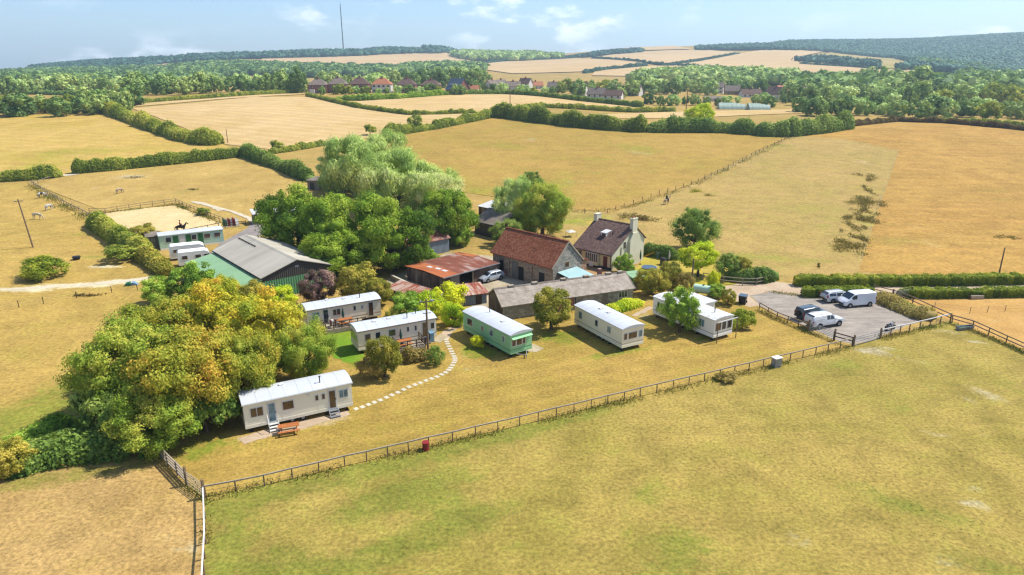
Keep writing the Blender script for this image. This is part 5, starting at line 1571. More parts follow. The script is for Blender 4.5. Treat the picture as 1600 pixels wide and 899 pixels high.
def gate(label, p, q, h=1.15, bars=5, mat='galvanised', brace=True, world=False, posts=True, dz=.12, z=0.0):
    a, b = (Vector(p), Vector(q)) if world else (Vector(at(*p)), Vector(at(*q)))
    t = thing('field_gate', label, 'gate', here(a.x, a.y), math.atan2(b.y - a.y, b.x - a.x))
    L_ = (b - a).length
    if posts:
        for u in (-.08, L_ + .08):
            part('gate_post', MB().box(u - .08, -.08, -.1, u + .08, .08, h + .35), 'timber', t)
    for u in (.06, L_ - .06):
        part('stile', MB().beam((u, 0, dz), (u, 0, h), .05, .05), mat, t)
    for k in range(bars):
        zz = dz + (h - dz) * (k / (bars - 1)) ** .85
        part('bar', MB().beam((.085, 0, zz), (L_ - .085, 0, zz), .045, .045), mat, t)
    if brace: part('brace', MB().beam((.09, .03, dz + .05), (L_ * .5, .03, h), .03, .045), mat, t)
    part('hinge', MB().box(-.02, -.035, h * .75, .06, .035, h * .75 + .06), 'dark_steel', t)
    return t


fence('long pale single-rail fence across the front of the lawn', [(322, 777), (414, 759.5), (539, 729), (670, 699), (812, 665.5), (1000, 620), (1192, 574.5), (1331, 541)], 1.0, (.97,), 1.95, wires=(.55, .25), pw=.08)
fence('short rail fence between the paddock gate and the weedy bank', [(1376, 529), (1420, 519), (1484, 503)], 1.15, (1.1,), 1.9, wires=(.6, .3), rail='white_trim')
fence('dark rail fence from the trough corner towards the right', [(1487, 505), (1519, 514), (1544, 525), (1600, 551), (1660, 580)], 1.1, (1.05, .6), 2.6, rail='timber')
fence('dark rail fence behind the weedy car park bank', [(1484, 505), (1455, 492), (1425, 478), (1400, 468), (1364, 459)], 1.3, (1.2, .7), 2.4, post='timber', rail='timber', pw=.12)
fence('brown rail fence along the car park\'s left edge', [(1186, 484), (1214, 499), (1247, 512), (1262, 518)], 1.0, (.95, .5), 2.0, post='timber', rail='timber')
fence('short brown fence between the two car park gates', [(1303, 533), (1331, 541)], 1.1, (1.05, .6), 1.5, post='dark_timber', rail='dark_timber')
fence('curved pale rail fence around the garden by the lane', [(1098, 437), (1130, 443), (1160, 446), (1182, 446), (1208, 440)], 1.1, (1.05, .5), 2.1, post='pale_timber', rail='pale_timber', pw=.1)
fence('pale single-rail fence running down to the bottom edge', [(319.5, 779), (321, 810), (322, 850), (318, 925)], 1.0, (.97,), 1.75, rail='white_trim', pw=.08)
fence('weathered four-rail fence beside the dark bramble thicket', [(292, 758), (278, 743), (263, 728), (244, 706)], 1.25, (1.18, .88, .58, .3), 1.6, post='grey_timber', rail='pale_timber', pw=.12)
gate('pale wooden gate at the fence corner, left foreground', (319, 778), (293, 759), 1.25, 6, 'pale_timber')
gate('pale metal gate from car park into front paddock', (1334, 541), (1374, 530), 1.05, 4, 'galvanised', brace=False)
gate('grey metal gate from lawn to car park', (1264, 518), (1302, 532), 1.15, 6)
gate('grey metal gate off the lane by the hedge end', (1394, 470), (1422, 466), 1.35, 6)
fence('wire fence climbing across the hillside field', [(893, 330), (935, 338), (975, 325), (1030, 305), (1080, 290), (1130, 268), (1180, 242), (1236, 214)], 1.15, (), 4.2, post='dark_timber', wires=(1.05, .7, .35), name='wire_fence', wob=.06, pw=.11)
fence('white-posted wire fence at the grazed strip\'s right edge', [(1404, 237), (1388, 280), (1372, 325), (1356, 375), (1346, 405)], 1.0, (), 9.0, post='white_trim', wires=(), name='electric_fence', wob=.04, pw=.045)
fence('old wire fence between the two left paddocks', [(50, 288), (75, 305), (100, 320), (130, 335), (148, 345)], 1.1, (1.0,), 2.6, post='grey_timber', rail='grey_timber', wires=(.5,), wob=.07)
fence('dark rail fence around the sand arena', [(140, 334), (165, 334), (220, 325), (275, 318), (310, 333), (350, 349)], 1.15, (1.1, .6), 2.4, post='timber', rail='grey_timber', rw=.05, rh=.08)
fence('low rail fence behind the clubhouse caravan', [(246, 376), (290, 366), (342, 356)], 1.0, (.9,), 2.4, post='timber', rail='timber')
fence('thin wire fence across the left field', [(0, 487), (30, 481), (68, 475), (120, 466), (175, 458), (215, 454)], 1.0, (), 4.6, post='dark_timber', wires=(.9, .5), name='wire_fence', pw=.07)
fence('thin wire fence in the right side paddock', [(1460, 482), (1515, 490), (1570, 487), (1600, 486)], .9, (), 3.2, post='grey_timber', wires=(.8, .4), name='wire_fence', pw=.05)
fence('short dark fence by the coloured jump stands', [(352, 357), (385, 353)], 1.1, (1.0, .55), 1.8, post='dark_timber', rail='dark_timber')
fence('broken fence under the hedge by the field gap', [(45, 292), (60, 288), (78, 282)], 1.1, (1.0,), 2.0, post='grey_timber', rail='grey_timber')

# ------------------------------------------------------------------ poles
def utility_pole(label, px, py, h, arm=True, r=.13, lean=0.0, spot=None):
    x, y = spot or at(px, py)
    t = thing('utility_pole', label, 'pole', here(x, y), R(20))
    part('pole', MB().tube((0, 0, -.2), (lean * h, 0, h), r * 1.1, r * .75, 10), 'timber', t)
    if arm:
        a = part('crossarm', MB().beam((lean * h - .7, .12, h - .35), (lean * h + .7, .12, h - .35), .09, .11), 'grey_timber', t)
        for u in (-.6, 0, .6):
            part('insulator', MB().tube((lean * h + u, .12, h - .29), (lean * h + u, .12, h - .1), .05, n=6), 'white_trim', a)
    return t


up1 = utility_pole('wooden utility pole with crossarm by the middle caravan', 669, 549, 6.3)
part('transformer_bracket', MB().beam((-.4, .1, 4.6), (.5, .1, 4.6), .06, .06), 'dark_steel', up1)
part('lamp', MB().box(.5, 0, 5.95, .95, .2, 6.1), 'galvanised', up1)
utility_pole('plain wooden pole among the garden shrubs', 1080, 452, 4.6, False)
utility_pole('lone utility pole in the left field', 52, 387, 8.8, True, lean=-.08)
utility_pole('short pole at the right field\'s hedge', 1560, 432, 4.6, False, .11)
utility_pole('far pole beyond the hillside hedge', 797, 163, 8, True, .2)
utility_pole('far pole above the hedge near the bright tree', 1072, 172, 10, True, .22)
utility_pole('thin pole by the long left hedge', 356, 224, 5, False, .13)

# overhead line from the pole by the caravan
def wire(label, p0, p1, sag=.6, r=.012):
    t = thing('overhead_wire', label, 'wire', p0)
    b = MB(); pr = None
    for k in range(13):
        f = k / 12
        q = Vector(p1) * f - Vector(p0) * f + Vector((0, 0, -4 * sag * f * (1 - f)))
        if pr is not None: b.tube(pr, q, r, n=4, cap=False)
        pr = q
    part('cable', b, 'dark_steel', t)


q1 = at(669, 549); q2 = at(1080, 452)
wire('overhead wire between the caravan pole and the garden pole', (q1[0], q1[1], 6.1), (q2[0], q2[1], 4.5), .8)

# ------------------------------------------------------------------ vehicles
def vehicle(name, label, cat, spot, rz, st, mat, wheels, wr, glass_side, screens, lamps, extra=None, W=1.8, track=None):
    """st: stations (x, z_bottom, z_belt, z_roof, half width, half roof width); lofted into one body."""
    t = thing(name, label, cat, here(*spot), R(rz))
    xs = np.array([s[0] for s in st])

    def sec(x):
        v = [float(np.interp(x, xs, [s[i] for s in st])) for i in range(1, 6)]
        zb, zl, zr, w, wr_ = v
        m = zb + (zl - zb) * .45
        return [(0, zb), (w * .9, zb), (w, zb + .12), (w, m), (w * .97, zl), (wr_, zr - .06), (wr_ * .86, zr), (0, zr + .02)]
    XS = []
    for a, b in zip(xs, xs[1:]):
        n = max(1, int((b - a) / .18))
        XS += [a + (b - a) * k / n for k in range(n)]
    XS.append(xs[-1])
    b = MB()
    ring = []
    for x in XS:
        s = sec(x)
        full = [(x, y, z) for y, z in s] + [(x, -y, z) for y, z in s[-2:0:-1]]
        ring.append(len(b.v)); b.v += full
    n = 14
    for i in range(len(XS) - 1):
        for k in range(n):
            a0, a1 = ring[i] + k, ring[i] + (k + 1) % n
            c0, c1 = ring[i + 1] + k, ring[i + 1] + (k + 1) % n
            b.f.append((a0, c0, c1, a1))
    b.f.append(tuple(ring[0] + k for k in range(n))); b.f.append(tuple(ring[-1] + k for k in range(n - 1, -1, -1)))
    body = part('body', b, mat, t, 38)
    for (x0, x1, a0, a1) in glass_side:
        for sgn in (1, -1):
            g = MB()
            m = 4
            for k in range(m):
                xa, xb = x0 + (x1 - x0) * k / m, x0 + (x1 - x0) * (k + 1) / m
                q = []
                for x in (xa, xb):
                    s = sec(x)
                    for f in (a0, a1):
                        y = s[4][0] + (s[5][0] - s[4][0]) * f + .012; z = s[4][1] + (s[5][1] - s[4][1]) * f + .004
                        q.append((x, sgn * y, z))
                g.quad(q[0], q[2], q[3], q[1]) if sgn < 0 else g.quad(q[0], q[1], q[3], q[2])
            part('side_window', g, 'glass', t)
    for nm, (x0, x1, fr) in screens.items():
        g = MB(); m = 5
        sg = 1 if x1 > x0 else -1
        for k in range(m):
            xa, xb = x0 + (x1 - x0) * k / m, x0 + (x1 - x0) * (k + 1) / m
            sa, sb = sec(xa), sec(xb)
            ya, yb = sa[5][0] * fr, sb[5][0] * fr
            g.quad((xa, -ya, sa[7][1] + .012), (xb, -yb, sb[7][1] + .012), (xb, yb, sb[7][1] + .012), (xa, ya, sa[7][1] + .012))
        part(nm, g, 'glass', t)
    hw = (track or W) / 2
    for x in wheels:
        for sgn in (1, -1):
            arch = part('wheel_arch', MB().tube((x, sgn * (hw - .03), wr * 1.02), (x, sgn * (hw + .008), wr * 1.02), wr * 1.18, n=18), 'black_plastic', t)
            w = part('wheel', MB().tube((x, sgn * (hw - .2), wr), (x, sgn * (hw + .02), wr), wr, n=20), 'rubber', t, 40)
            part('rim', MB().tube((x, sgn * (hw + .0205), wr), (x, sgn * (hw + .03), wr), wr * .62, n=12), 'alloy', w)
    for nm, m, (x, y, z, dx, dy, dz) in lamps:
        for sgn in (1, -1):
            part(nm, MB().box(x - dx, sgn * y - dy, z - dz, x + dx, sgn * y + dy, z + dz), m, t)
    xr = xs[-1]
    for sgn in (1, -1):
        xm = screens['windscreen'][0] - .25 if 'windscreen' in screens else 1
        s = sec(xm)
        part('mirror', MB().box(xm - .08, sgn * (s[4][0] + .09) - .09, s[4][1], xm + .08, sgn * (s[4][0] + .09) + .09, s[4][1] + .16), mat, t)
    for xb_, nm in ((xs[0], 'rear_bumper'), (xs[-1], 'front_bumper')):
        s = sec(xb_)
        d = -.05 if nm == 'rear_bumper' else .05
        part(nm, MB().box(min(xb_, xb_ + d), -s[2][0] * .96, s[0][1] + .05, max(xb_, xb_ + d), s[2][0] * .96, s[0][1] + .28), 'bumper_grey', t)
        part('number_plate', MB().box(min(xb_ + d, xb_ + d * 1.3), -.26, s[0][1] + .3, max(xb_ + d, xb_ + d * 1.3), .26, s[0][1] + .41), 'yellow_paint' if nm == 'rear_bumper' else 'white_trim', t)
    if extra: extra(t, sec)
    return t


def rails_(t, sec):
    for sgn in (1, -1):
        part('roof_rail', MB().beam((-1.7, sgn * .58, 1.5), (.5, sgn * .58, 1.52), .04, .05), 'galvanised', t)


# x forward; stations rear -> front
vehicle('estate_car', 'pale silver estate car parked by the hedge, left of the van', 'car', at(1309, 470), 12,
        [(-2.35, .35, .85, .95, .84, .72), (-2.25, .28, .92, 1.2, .88, .66), (-1.9, .22, .95, 1.46, .9, .62), (.1, .22, .95, 1.5, .9, .64), (.6, .22, .96, 1.42, .9, .64), (1.35, .22, .96, 1.0, .89, .7), (2.0, .24, .82, .86, .86, .72), (2.35, .35, .66, .70, .74, .6)],
        'pale_silver_paint', (-1.42, 1.4), .32, [(-1.95, -.95, .12, .92), (-.85, .05, .12, .92), (.15, .85, .12, .9)], {'windscreen': (1.3, .62, .9), 'rear_window': (-2.27, -1.95, .85)},
        [('tail_lamp', 'lamp_red', (-2.28, .80, 1.0, .08, .06, .2)), ('headlamp', 'lamp_white', (2.22, .58, .68, .1, .14, .07))], rails_)
def van_extra(t, sec):
    part('sill', MB().box(-2.1, -.985, .25, 1.7, -.955, .38), 'bumper_grey', t)
    part('side_panel_recess', MB().box(-2.0, -.99, 1.2, -.5, -.975, 1.28), 'bumper_grey', t)
    part('door_seam', MB().box(.55, -.992, .4, .57, -.972, 1.5), 'bumper_grey', t)
    part('door_handle', MB().box(.62, -1.0, 1.02, .78, -.97, 1.06), 'bumper_grey', t)
    part('door_handle', MB().box(.32, -1.0, 1.02, .46, -.97, 1.06), 'bumper_grey', t)


vehicle('panel_van', 'white panel van in the gravel car park', 'van', at(1336, 477), 192,
        [(-2.4, .35, 1.1, 1.9, .93, .84), (-2.3, .28, 1.1, 1.96, .96, .86), (.2, .28, 1.12, 1.98, .97, .87), (.95, .28, 1.12, 1.86, .97, .84), (1.75, .28, 1.08, 1.2, .96, .82), (2.2, .3, .9, .96, .92, .74), (2.42, .38, .7, .76, .78, .6)],
        'white_paint', (-1.5, 1.55), .33, [(.58, 1.35, .08, .85)], {'windscreen': (1.72, .98, .92)},
        [('tail_lamp', 'lamp_red', (-2.36, .86, 1.1, .06, .06, .25)), ('headlamp', 'lamp_white', (2.2, .66, .82, .12, .16, .1))], van_extra, W=1.94)
def pick_extra(t, sec):
    part('canopy_line', MB().box(-2.45, -.945, 1.05, -.55, -.93, 1.08), 'galvanised', t)
    for sgn in (-1, 1):
        part('roof_bar', MB().beam((-2.0, sgn * .55, 1.84), (-.9, sgn * .55, 1.84), .04, .05), 'white_trim', t)
        part('side_hatch', MB().box(-2.2, sgn * .93 - .012, 1.22, -.9, sgn * .93 + .012, 1.42), 'white_panel', t)


vehicle('pickup_truck', 'white double-cab pickup with a hard canopy', 'pickup', at(1287, 509), 21,
        [(-2.6, .5, 1.0, 1.2, .84, .76), (-2.5, .42, 1.05, 1.6, .9, .72), (-2.2, .4, 1.06, 1.76, .91, .72), (-.6, .4, 1.06, 1.80, .91, .72), (.4, .4, 1.06, 1.76, .91, .7), (1.2, .4, 1.06, 1.12, .9, .76), (2.1, .42, .98, 1.04, .88, .74), (2.45, .5, .8, .86, .8, .66)],
        'white_paint', (-1.55, 1.55), .38, [(-.45, .02, .12, .86), (.1, .72, .1, .84)], {'windscreen': (1.15, .46, .9), 'rear_window': (-2.5, -2.25, .85)},
        [('tail_lamp', 'lamp_red', (-2.55, .8, .95, .07, .06, .16)), ('headlamp', 'lamp_white', (2.3, .66, .82, .1, .14, .09))], pick_extra, W=1.84)
def suv_extra(t, sec):
    sp = part('spare_wheel', MB().tube((-2.12, 0, .95), (-2.3, 0, .95), .34, n=18), 'rubber', t)
    part('rim', MB().tube((-2.3, 0, .95), (-2.31, 0, .95), .2, n=12), 'dark_steel', sp)
    rails_(t, sec)


vehicle('off_roader', 'dark blue off-roader hidden behind the white pickup', 'car', at(1267, 497), 22,
        [(-2.1, .4, 1.0, 1.4, .82, .7), (-2.0, .35, 1.05, 1.66, .88, .68), (-.2, .35, 1.05, 1.72, .88, .68), (.4, .35, 1.05, 1.66, .88, .66), (1.0, .35, 1.02, 1.08, .88, .72), (1.8, .36, .92, .98, .86, .7), (2.1, .42, .75, .8, .76, .6)],
        'charcoal_paint', (-1.25, 1.3), .36, [(-1.85, -.9, .12, .9), (-.8, -.05, .12, .9), (.02, .65, .12, .88)], {'windscreen': (.98, .46, .9)},
        [('tail_lamp', 'lamp_red', (-2.08, .76, 1.0, .05, .06, .16)), ('headlamp', 'lamp_white', (1.96, .6, .78, .1, .12, .09))], suv_extra)
vehicle('hatchback_car', 'silver hatchback parked in the concrete farmyard', 'car', at(767, 438), 222,
        [(-2.1, .35, .85, .95, .8, .68), (-2.0, .28, .92, 1.15, .85, .64), (-1.55, .22, .94, 1.4, .88, .6), (-.1, .22, .94, 1.48, .88, .62), (.5, .22, .95, 1.38, .88, .62), (1.25, .22, .95, 1.0, .87, .68), (1.8, .24, .82, .86, .84, .7), (2.12, .35, .64, .68, .72, .58)],
        'silver_paint', (-1.3, 1.28), .32, [(-1.5, -.6, .12, .92), (-.5, .75, .12, .9)], {'windscreen': (1.2, .52, .92), 'rear_window': (-2.02, -1.6, .85)},
        [('tail_lamp', 'lamp_red', (-2.05, .74, .95, .07, .06, .12)), ('headlamp', 'lamp_white', (1.98, .56, .68, .1, .14, .07))])


def torus_wheel(b, x, r, w, n=18, z=None):
    z = z or r
    for k in range(n):
        a0, a1 = 2 * math.pi * k / n, 2 * math.pi * (k + 1) / n
        b.tube((x + math.cos(a0) * (r - w), 0, z + math.sin(a0) * (r - w)), (x + math.cos(a1) * (r - w), 0, z + math.sin(a1) * (r - w)), w, n=6, cap=False)
    return b


x, y = at(1390, 516)
mb_ = thing('motorcycle', 'black and silver motorcycle by the paddock gate', 'motorcycle', here(x, y), R(25))
for u in (-.7, .7):
    w = part('wheel', torus_wheel(MB(), u, .32, .07), 'rubber', mb_)
    part('hub', MB().tube((u, -.06, .32), (u, .06, .32), .1, n=10), 'alloy', w)
part('frame', MB().tube((-.7, .1, .32), (.1, .1, .45), .035).tube((-.7, -.1, .32), (.1, -.1, .45), .035).tube((.1, 0, .4), (.45, 0, .95), .04).tube((-.4, 0, .7), (.42, 0, .9), .04), 'dark_steel', mb_)
part('engine', MB().box(-.2, -.15, .22, .3, .15, .6), 'alloy', mb_)
part('fuel_tank', MB().tube((0, 0, .82), (.2, 0, .86), .13, .17, 10).tube((.2, 0, .86), (.42, 0, .86), .17, .1, 10), 'silver_paint', mb_, 40)
part('seat', MB().box(-.65, -.12, .74, .02, .12, .84), 'black_plastic', mb_)
part('fork', MB().tube((.7, .09, .32), (.45, .09, 1.0), .03).tube((.7, -.09, .32), (.45, -.09, 1.0), .03), 'galvanised', mb_)
part('handlebar', MB().tube((.4, -.36, 1.05), (.45, -.1, 1.02), .02).tube((.45, -.1, 1.02), (.45, .1, 1.02), .02).tube((.45, .1, 1.02), (.4, .36, 1.05), .02), 'dark_steel', mb_)
part('headlamp', MB().tube((.5, 0, .9), (.64, 0, .9), .08, .1, 10), 'lamp_white', mb_)
part('exhaust', MB().tube((.1, -.17, .3), (-.75, -.17, .38), .05, n=8), 'alloy', mb_)
part('mudguard', MB().box(-.95, -.07, .62, -.5, .07, .68), 'black_plastic', mb_)

# ------------------------------------------------------------------ animals and riders
def skin_mesh(name, joints, edges, mat, sub=2):
    """A continuous body grown from a jointed skeleton: joints (x, y, z, r)."""
    me = bpy.data.meshes.new(name)
    me.from_pydata([j[:3] for j in joints], edges, [])
    o = bpy.data.objects.new(name, me); COL.objects.link(o)
    o.modifiers.new('skin', 'SKIN')
    lay = me.skin_vertices[0].data
    for i, j in enumerate(joints):
        r = j[3] if isinstance(j[3], tuple) else (j[3], j[3])
        lay[i].radius = r
        lay[i].use_root = (i == 0)
    m = o.modifiers.new('sub', 'SUBSURF'); m.levels = sub; m.render_levels = sub
    dg = bpy.context.evaluated_depsgraph_get()
    out = bpy.data.meshes.new_from_object(o.evaluated_get(dg))
    bpy.data.objects.remove(o); bpy.data.meshes.remove(me)
    out.materials.clear(); out.materials.append(MATS[mat]); out.shade_smooth(); out.name = name
    return out


def horse_mesh(mat, head='graze', stride=0.0):
    s = stride
    J = [(0, 0, 1.12, (.26, .30)), (.45, 0, 1.12, (.25, .30)), (-.45, 0, 1.16, (.25, .28)), (.68, 0, 1.18, (.20, .27)), (-.68, 0, 1.14, (.20, .25))]
    E_ = [(0, 1), (0, 2), (1, 3), (2, 4)]

    def chain(root, pts):
        k = root
        for p in pts:
            J.append(p); E_.append((k, len(J) - 1)); k = len(J) - 1
        return k
    if head == 'graze':
        chain(3, [(.92, 0, 1.02, .16), (1.12, 0, .66, .12), (1.22, 0, .42, (.10, .12)), (1.30, 0, .22, .08), (1.33, 0, .06, .06)])
    else:
        k = chain(3, [(.90, 0, 1.42, .17), (1.08, 0, 1.72, .12), (1.22, 0, 1.84, (.10, .12)), (1.40, 0, 1.68, .09), (1.54, 0, 1.54, .065)])
    chain(4, [(-.86, 0, 1.16, .08), (-.96, 0, .90, .07), (-.98, 0, .58, .03)])
    for sg, f in ((.15, 1), (-.15, -1)):
        d = s * f
        chain(3, [(.62 + d * .3, sg, .84, .12), (.62 + d * .6, sg, .52, .065), (.58 + d * .8, sg, .26, .05), (.60 + d, sg, .08, .055), (.64 + d, sg, .03, .06)])
        chain(4, [(-.60 - d * .2, sg, .86, .15), (-.50 - d * .4, sg, .70, .10), (-.74 - d * .6, sg, .46, .06), (-.70 - d * .9, sg, .2, .045), (-.66 - d, sg, .03, .06)])
    return skin_mesh('horse_body', J, E_, mat)


def horse(label, px, py, rz, mat, head='graze', stride=.08, tack=False, mane='horse_black'):
    x, y = at(px, py)
    t = thing('horse', label, 'horse', here(x, y, .08 if py > 315 and px < 300 and tack else .04), R(rz))
    link('body', horse_mesh(mat, head, stride), t)
    if head == 'graze':
        part('mane', MB().prism([(.70, 1.42), (.95, 1.22), (1.17, .82), (1.12, .74), (.86, 1.15), (.66, 1.36)], 'y', -.03, .03), mane, t)
        part('ear', MB().tube((1.14, .06, .62), (1.02, .08, .60), .035, .01, 6).tube((1.14, -.06, .62), (1.02, -.08, .60), .035, .01, 6), mat, t)
    else:
        part('mane', MB().prism([(.70, 1.50), (.88, 1.66), (1.06, 1.92), (1.16, 1.98), (1.06, 1.78), (.86, 1.5)], 'y', -.03, .03), mane, t)
        part('ear', MB().tube((1.16, .06, 1.92), (1.14, .08, 2.06), .035, .01, 6).tube((1.16, -.06, 1.92), (1.14, -.08, 2.06), .035, .01, 6), mat, t)
    part('tail', MB().tube((-.88, 0, 1.2), (-1.0, 0, .85), .06, .08, 8).tube((-1.0, 0, .85), (-1.02, 0, .45), .08, .02, 8), mane, t)
    if tack:
        part('saddle', MB().prism([(-.3, 1.40), (-.22, 1.46), (.12, 1.44), (.24, 1.50), (.26, 1.40)], 'y', -.22, .22), 'leather', t)
    return t


def rider(label, hobj, top='cloth_red'):
    x, y, z = hobj.location
    t = thing('person', label, 'person', (x, y, z + 1.42), hobj.rotation_euler[2])
    J = [(-.04, 0, .12, (.15, .18)), (-.03, 0, .38, (.14, .17)), (-.01, 0, .60, (.13, .19)), (0, 0, .70, .06), (.01, 0, .78, .07), (.02, 0, .88, (.10, .095)), (.02, 0, .97, .08)]
    E_ = [(0, 1), (1, 2), (2, 3), (3, 4), (4, 5), (5, 6)]

    def chain(root, pts):
        k = root
        for p in pts:
            J.append(p); E_.append((k, len(J) - 1)); k = len(J) - 1
    for sg in (1, -1):
        chain(2, [(0, .20 * sg, .58, .065), (.06, .26 * sg, .34, .05), (.28, .14 * sg, .22, .038), (.36, .10 * sg, .21, .045)])
        chain(0, [(.06, .17 * sg, .08, .10), (.32, .30 * sg, -.06, .075), (.22, .32 * sg, -.42, .055), (.20, .32 * sg, -.52, .05), (.34, .33 * sg, -.56, .045)])
    link('body', skin_mesh('rider_body', J, E_, top), t)
    part('head', MB().tube((.04, 0, .80), (.06, 0, .96), .085, .09, 10), 'skin', t, 60)
    part('helmet', MB().tube((.02, 0, .94), (.02, 0, 1.03), .13, .11, 10).tube((.02, 0, 1.03), (.02, 0, 1.07), .11, .05, 10).box(.08, -.07, .93, .2, .07, .95), 'black_plastic', t, 50)
    part('breeches', MB().tube((-.02, .1, .12), (.30, .29, -.02), .135, .095, 10).tube((-.02, -.1, .12), (.30, -.29, -.02), .135, .095, 10), 'cloth_dark', t, 50)
    part('boot', MB().tube((.31, .30, -.06), (.21, .32, -.5), .085, .065, 8).box(.16, .27, -.60, .42, .37, -.5), 'black_plastic', t)
    part('boot', MB().tube((.31, -.30, -.06), (.21, -.32, -.5), .085, .065, 8).box(.16, -.37, -.60, .42, -.27, -.5), 'black_plastic', t)
    return t


h1 = horse('dark horse ridden along the arena behind the clubhouse', 283, 364, 20, 'horse_black', 'up', .25, True)
rider('rider in a dark red top on the arena horse', h1)
h2 = horse('pale dun horse ridden on the hillside strip', 1041, 320, 40, 'horse_dun', 'up', .1, True, 'horse_cream')
rider('rider in a dark green jacket on the hillside', h2, 'cloth_teal')
horse('black and white horse grazing, topmost in the left field', 66, 310, 60, 'horse_piebald')
horse('grey horse seen from behind in the left field', 77, 329, 80, 'horse_grey', mane='horse_grey')
horse('cream pony side-on by the left field pole', 59, 343, 0, 'horse_cream', mane='horse_cream')
horse('pale dun horse alone in the upper paddock', 187, 303, 70, 'horse_dun', mane='horse_cream')

# ------------------------------------------------------------------ jump stands by the arena
def jump_wing(label, px, py, mat, rz=20):
    x, y = at(px, py)
    t = thing('jump_stand', label, 'jump', here(x, y), R(rz))
    part('frame', MB().beam((-.35, 0, 0), (-.35, 0, 1.9), .1, .08).beam((.35, 0, 0), (.35, 0, 1.3), .1, .08).beam((-.35, 0, 1.85), (.35, 0, 1.25), .08, .08), mat, t)
    part('panel', MB().prism([(-.29, .15), (.29, .15), (.29, 1.2), (-.29, 1.7)], 'y', -.03, .03), mat, t)
    part('foot', MB().beam((-.35, -.35, .04), (-.35, .35, .04), .08, .08).beam((.35, -.35, .04), (.35, .35, .04), .08, .08), 'white_trim', t)


for k, (dx, m, w) in enumerate(((0, 'green_paint', 'green'), (4, 'white_trim', 'white'), (8, 'red_paint', 'red'), (12, 'white_trim', 'second white'), (15, 'red_paint', 'second red'), (19, 'white_trim', 'last white'))):
    jump_wing('%s show-jump stand in the row by the arena' % w, 352 + dx, 355 - dx * .1, m, 20 + k * 8)

# ------------------------------------------------------------------ small things around the place
x, y = at(665, 702)
t = thing('water_drum', 'red plastic drum hung on the front fence', 'drum', here(x, y), .3)
part('drum', MB().tube((0, -.15, 0), (0, -.15, .72), .27, .29, 14), 'red_paint', t, 40); part('rim', MB().tube((0, -.15, .72), (0, -.15, .78), .31, n=14), 'red_paint', t)
part('strap', MB().tube((0, -.15, .4), (0, -.15, .46), .295, n=14), 'maroon_paint', t)
x, y = at(1210, 572)
t = thing('water_tank', 'grey box water tank on the front fence', 'tank', here(x, y), R(25))
part('tank', MB().box(-.45, -.55, 0, .45, .1, 1.05), 'galvanised', t); part('lid', MB().box(-.5, -.6, 1.051, .5, .15, 1.13), 'white_panel', t); part('tap', MB().tube((0, -.55, .2), (0, -.68, .2), .03, n=6), 'dark_steel', t)
x, y = at(1507, 515)
t = thing('water_trough', 'galvanised water trough beside the corner fence', 'trough', here(x, y), R(12))
part('trough', MB().prism([(-.35, .45), (-.25, 0), (.25, 0), (.35, .45), (.30, .45), (.22, .06), (-.22, .06), (-.30, .45)], 'x', -1.0, 1.0), 'galvanised', t)
part('end_plate', MB().prism([(-.36, .47), (-.26, 0), (.26, 0), (.36, .47)], 'x', 1.0, 1.05), 'galvanised', t); part('end_plate', MB().prism([(-.36, .47), (-.26, 0), (.26, 0), (.36, .47)], 'x', -1.05, -1.0), 'galvanised', t)
part('water', MB().box(-.99, -.27, .3, .99, .27, .33), 'glass_green', t)
x, y = at(1522, 466)
t = thing('pallet_stack', 'low wooden crate in the right side paddock', 'crate', here(x, y), R(5))
for k in range(5): part('slat', MB().box(-.95, -.6 + k * .26, .5, .95, -.4 + k * .26, .54), 'pale_timber', t)
for v in (-.62, .64): part('side_board', MB().box(-.95, v - .02, .05, .95, v + .02, .499), 'pale_timber', t)
for u in (-.97, .97): part('end_board', MB().box(u - .02, -.6, .05, u + .02, .62, .499), 'timber', t)
for (px_, m, w) in ((1552, 'blue_paint', 'blue'), (1560, 'red_paint', 'red')):
    x, y = at(px_, 464)
    t = thing('feed_bucket', '%s feed bucket under the right-hand hedge' % w, 'bucket', here(x, y), 0)
    part('bucket', MB().tube((0, 0, 0), (0, 0, .55), .3, .38, 14), m, t, 40); part('rim', MB().tube((0, 0, .55), (0, 0, .59), .41, n=14), m, t)
    part('handle', MB().tube((-.38, 0, .58), (0, 0, .78), .015, n=5).tube((0, 0, .78), (.38, 0, .58), .015, n=5), 'galvanised', t)
x, y = at(120, 406)
t = thing('feed_trough', 'dark round feeder standing in the left field', 'feeder', here(x, y), 0)
part('tub', MB().tube((0, 0, 0), (0, 0, .5), .5, .62, 14), 'black_plastic', t, 40); part('rim', MB().tube((0, 0, .5), (0, 0, .58), .66, n=14), 'black_plastic', t)
x, y = at(203, 446)
t = thing('tarpaulin_heap', 'green and blue tarpaulin heap beside the chalk track', 'tarpaulin', here(x, y), R(20))
part('green_sheet', MB().prism([(-.8, 0), (.2, 0), (.05, .5), (-.5, .35)], 'y', -.5, .5), 'green_paint', t); part('blue_sheet', MB().prism([(.2, 0), (1.1, 0), (.8, .35), (.35, .5)], 'y', -.4, .5), 'light_blue_plastic', t)
x, y = at(1160, 474)
t = thing('wheelie_bin', 'dark bin trailer at the edge of the lane', 'bin', here(x, y), R(-30))
part('bin_body', MB().prism([(-.4, .15), (.4, .15), (.5, 1.1), (-.5, 1.1)], 'y', -.6, .6), 'black_plastic', t); part('lid', MB().box(-.52, -.62, 1.101, .52, .62, 1.2), 'charcoal_paint', t)
for v in (-.5, .5): part('wheel', MB().tube((.4, v - .08, .15), (.4, v + .08, .15), .15, n=12), 'rubber', t)
x, y = at(1098, 462)
t = thing('water_tanker', 'pale cylindrical oil tank behind the white annexe', 'tank', here(x, y), R(-30))
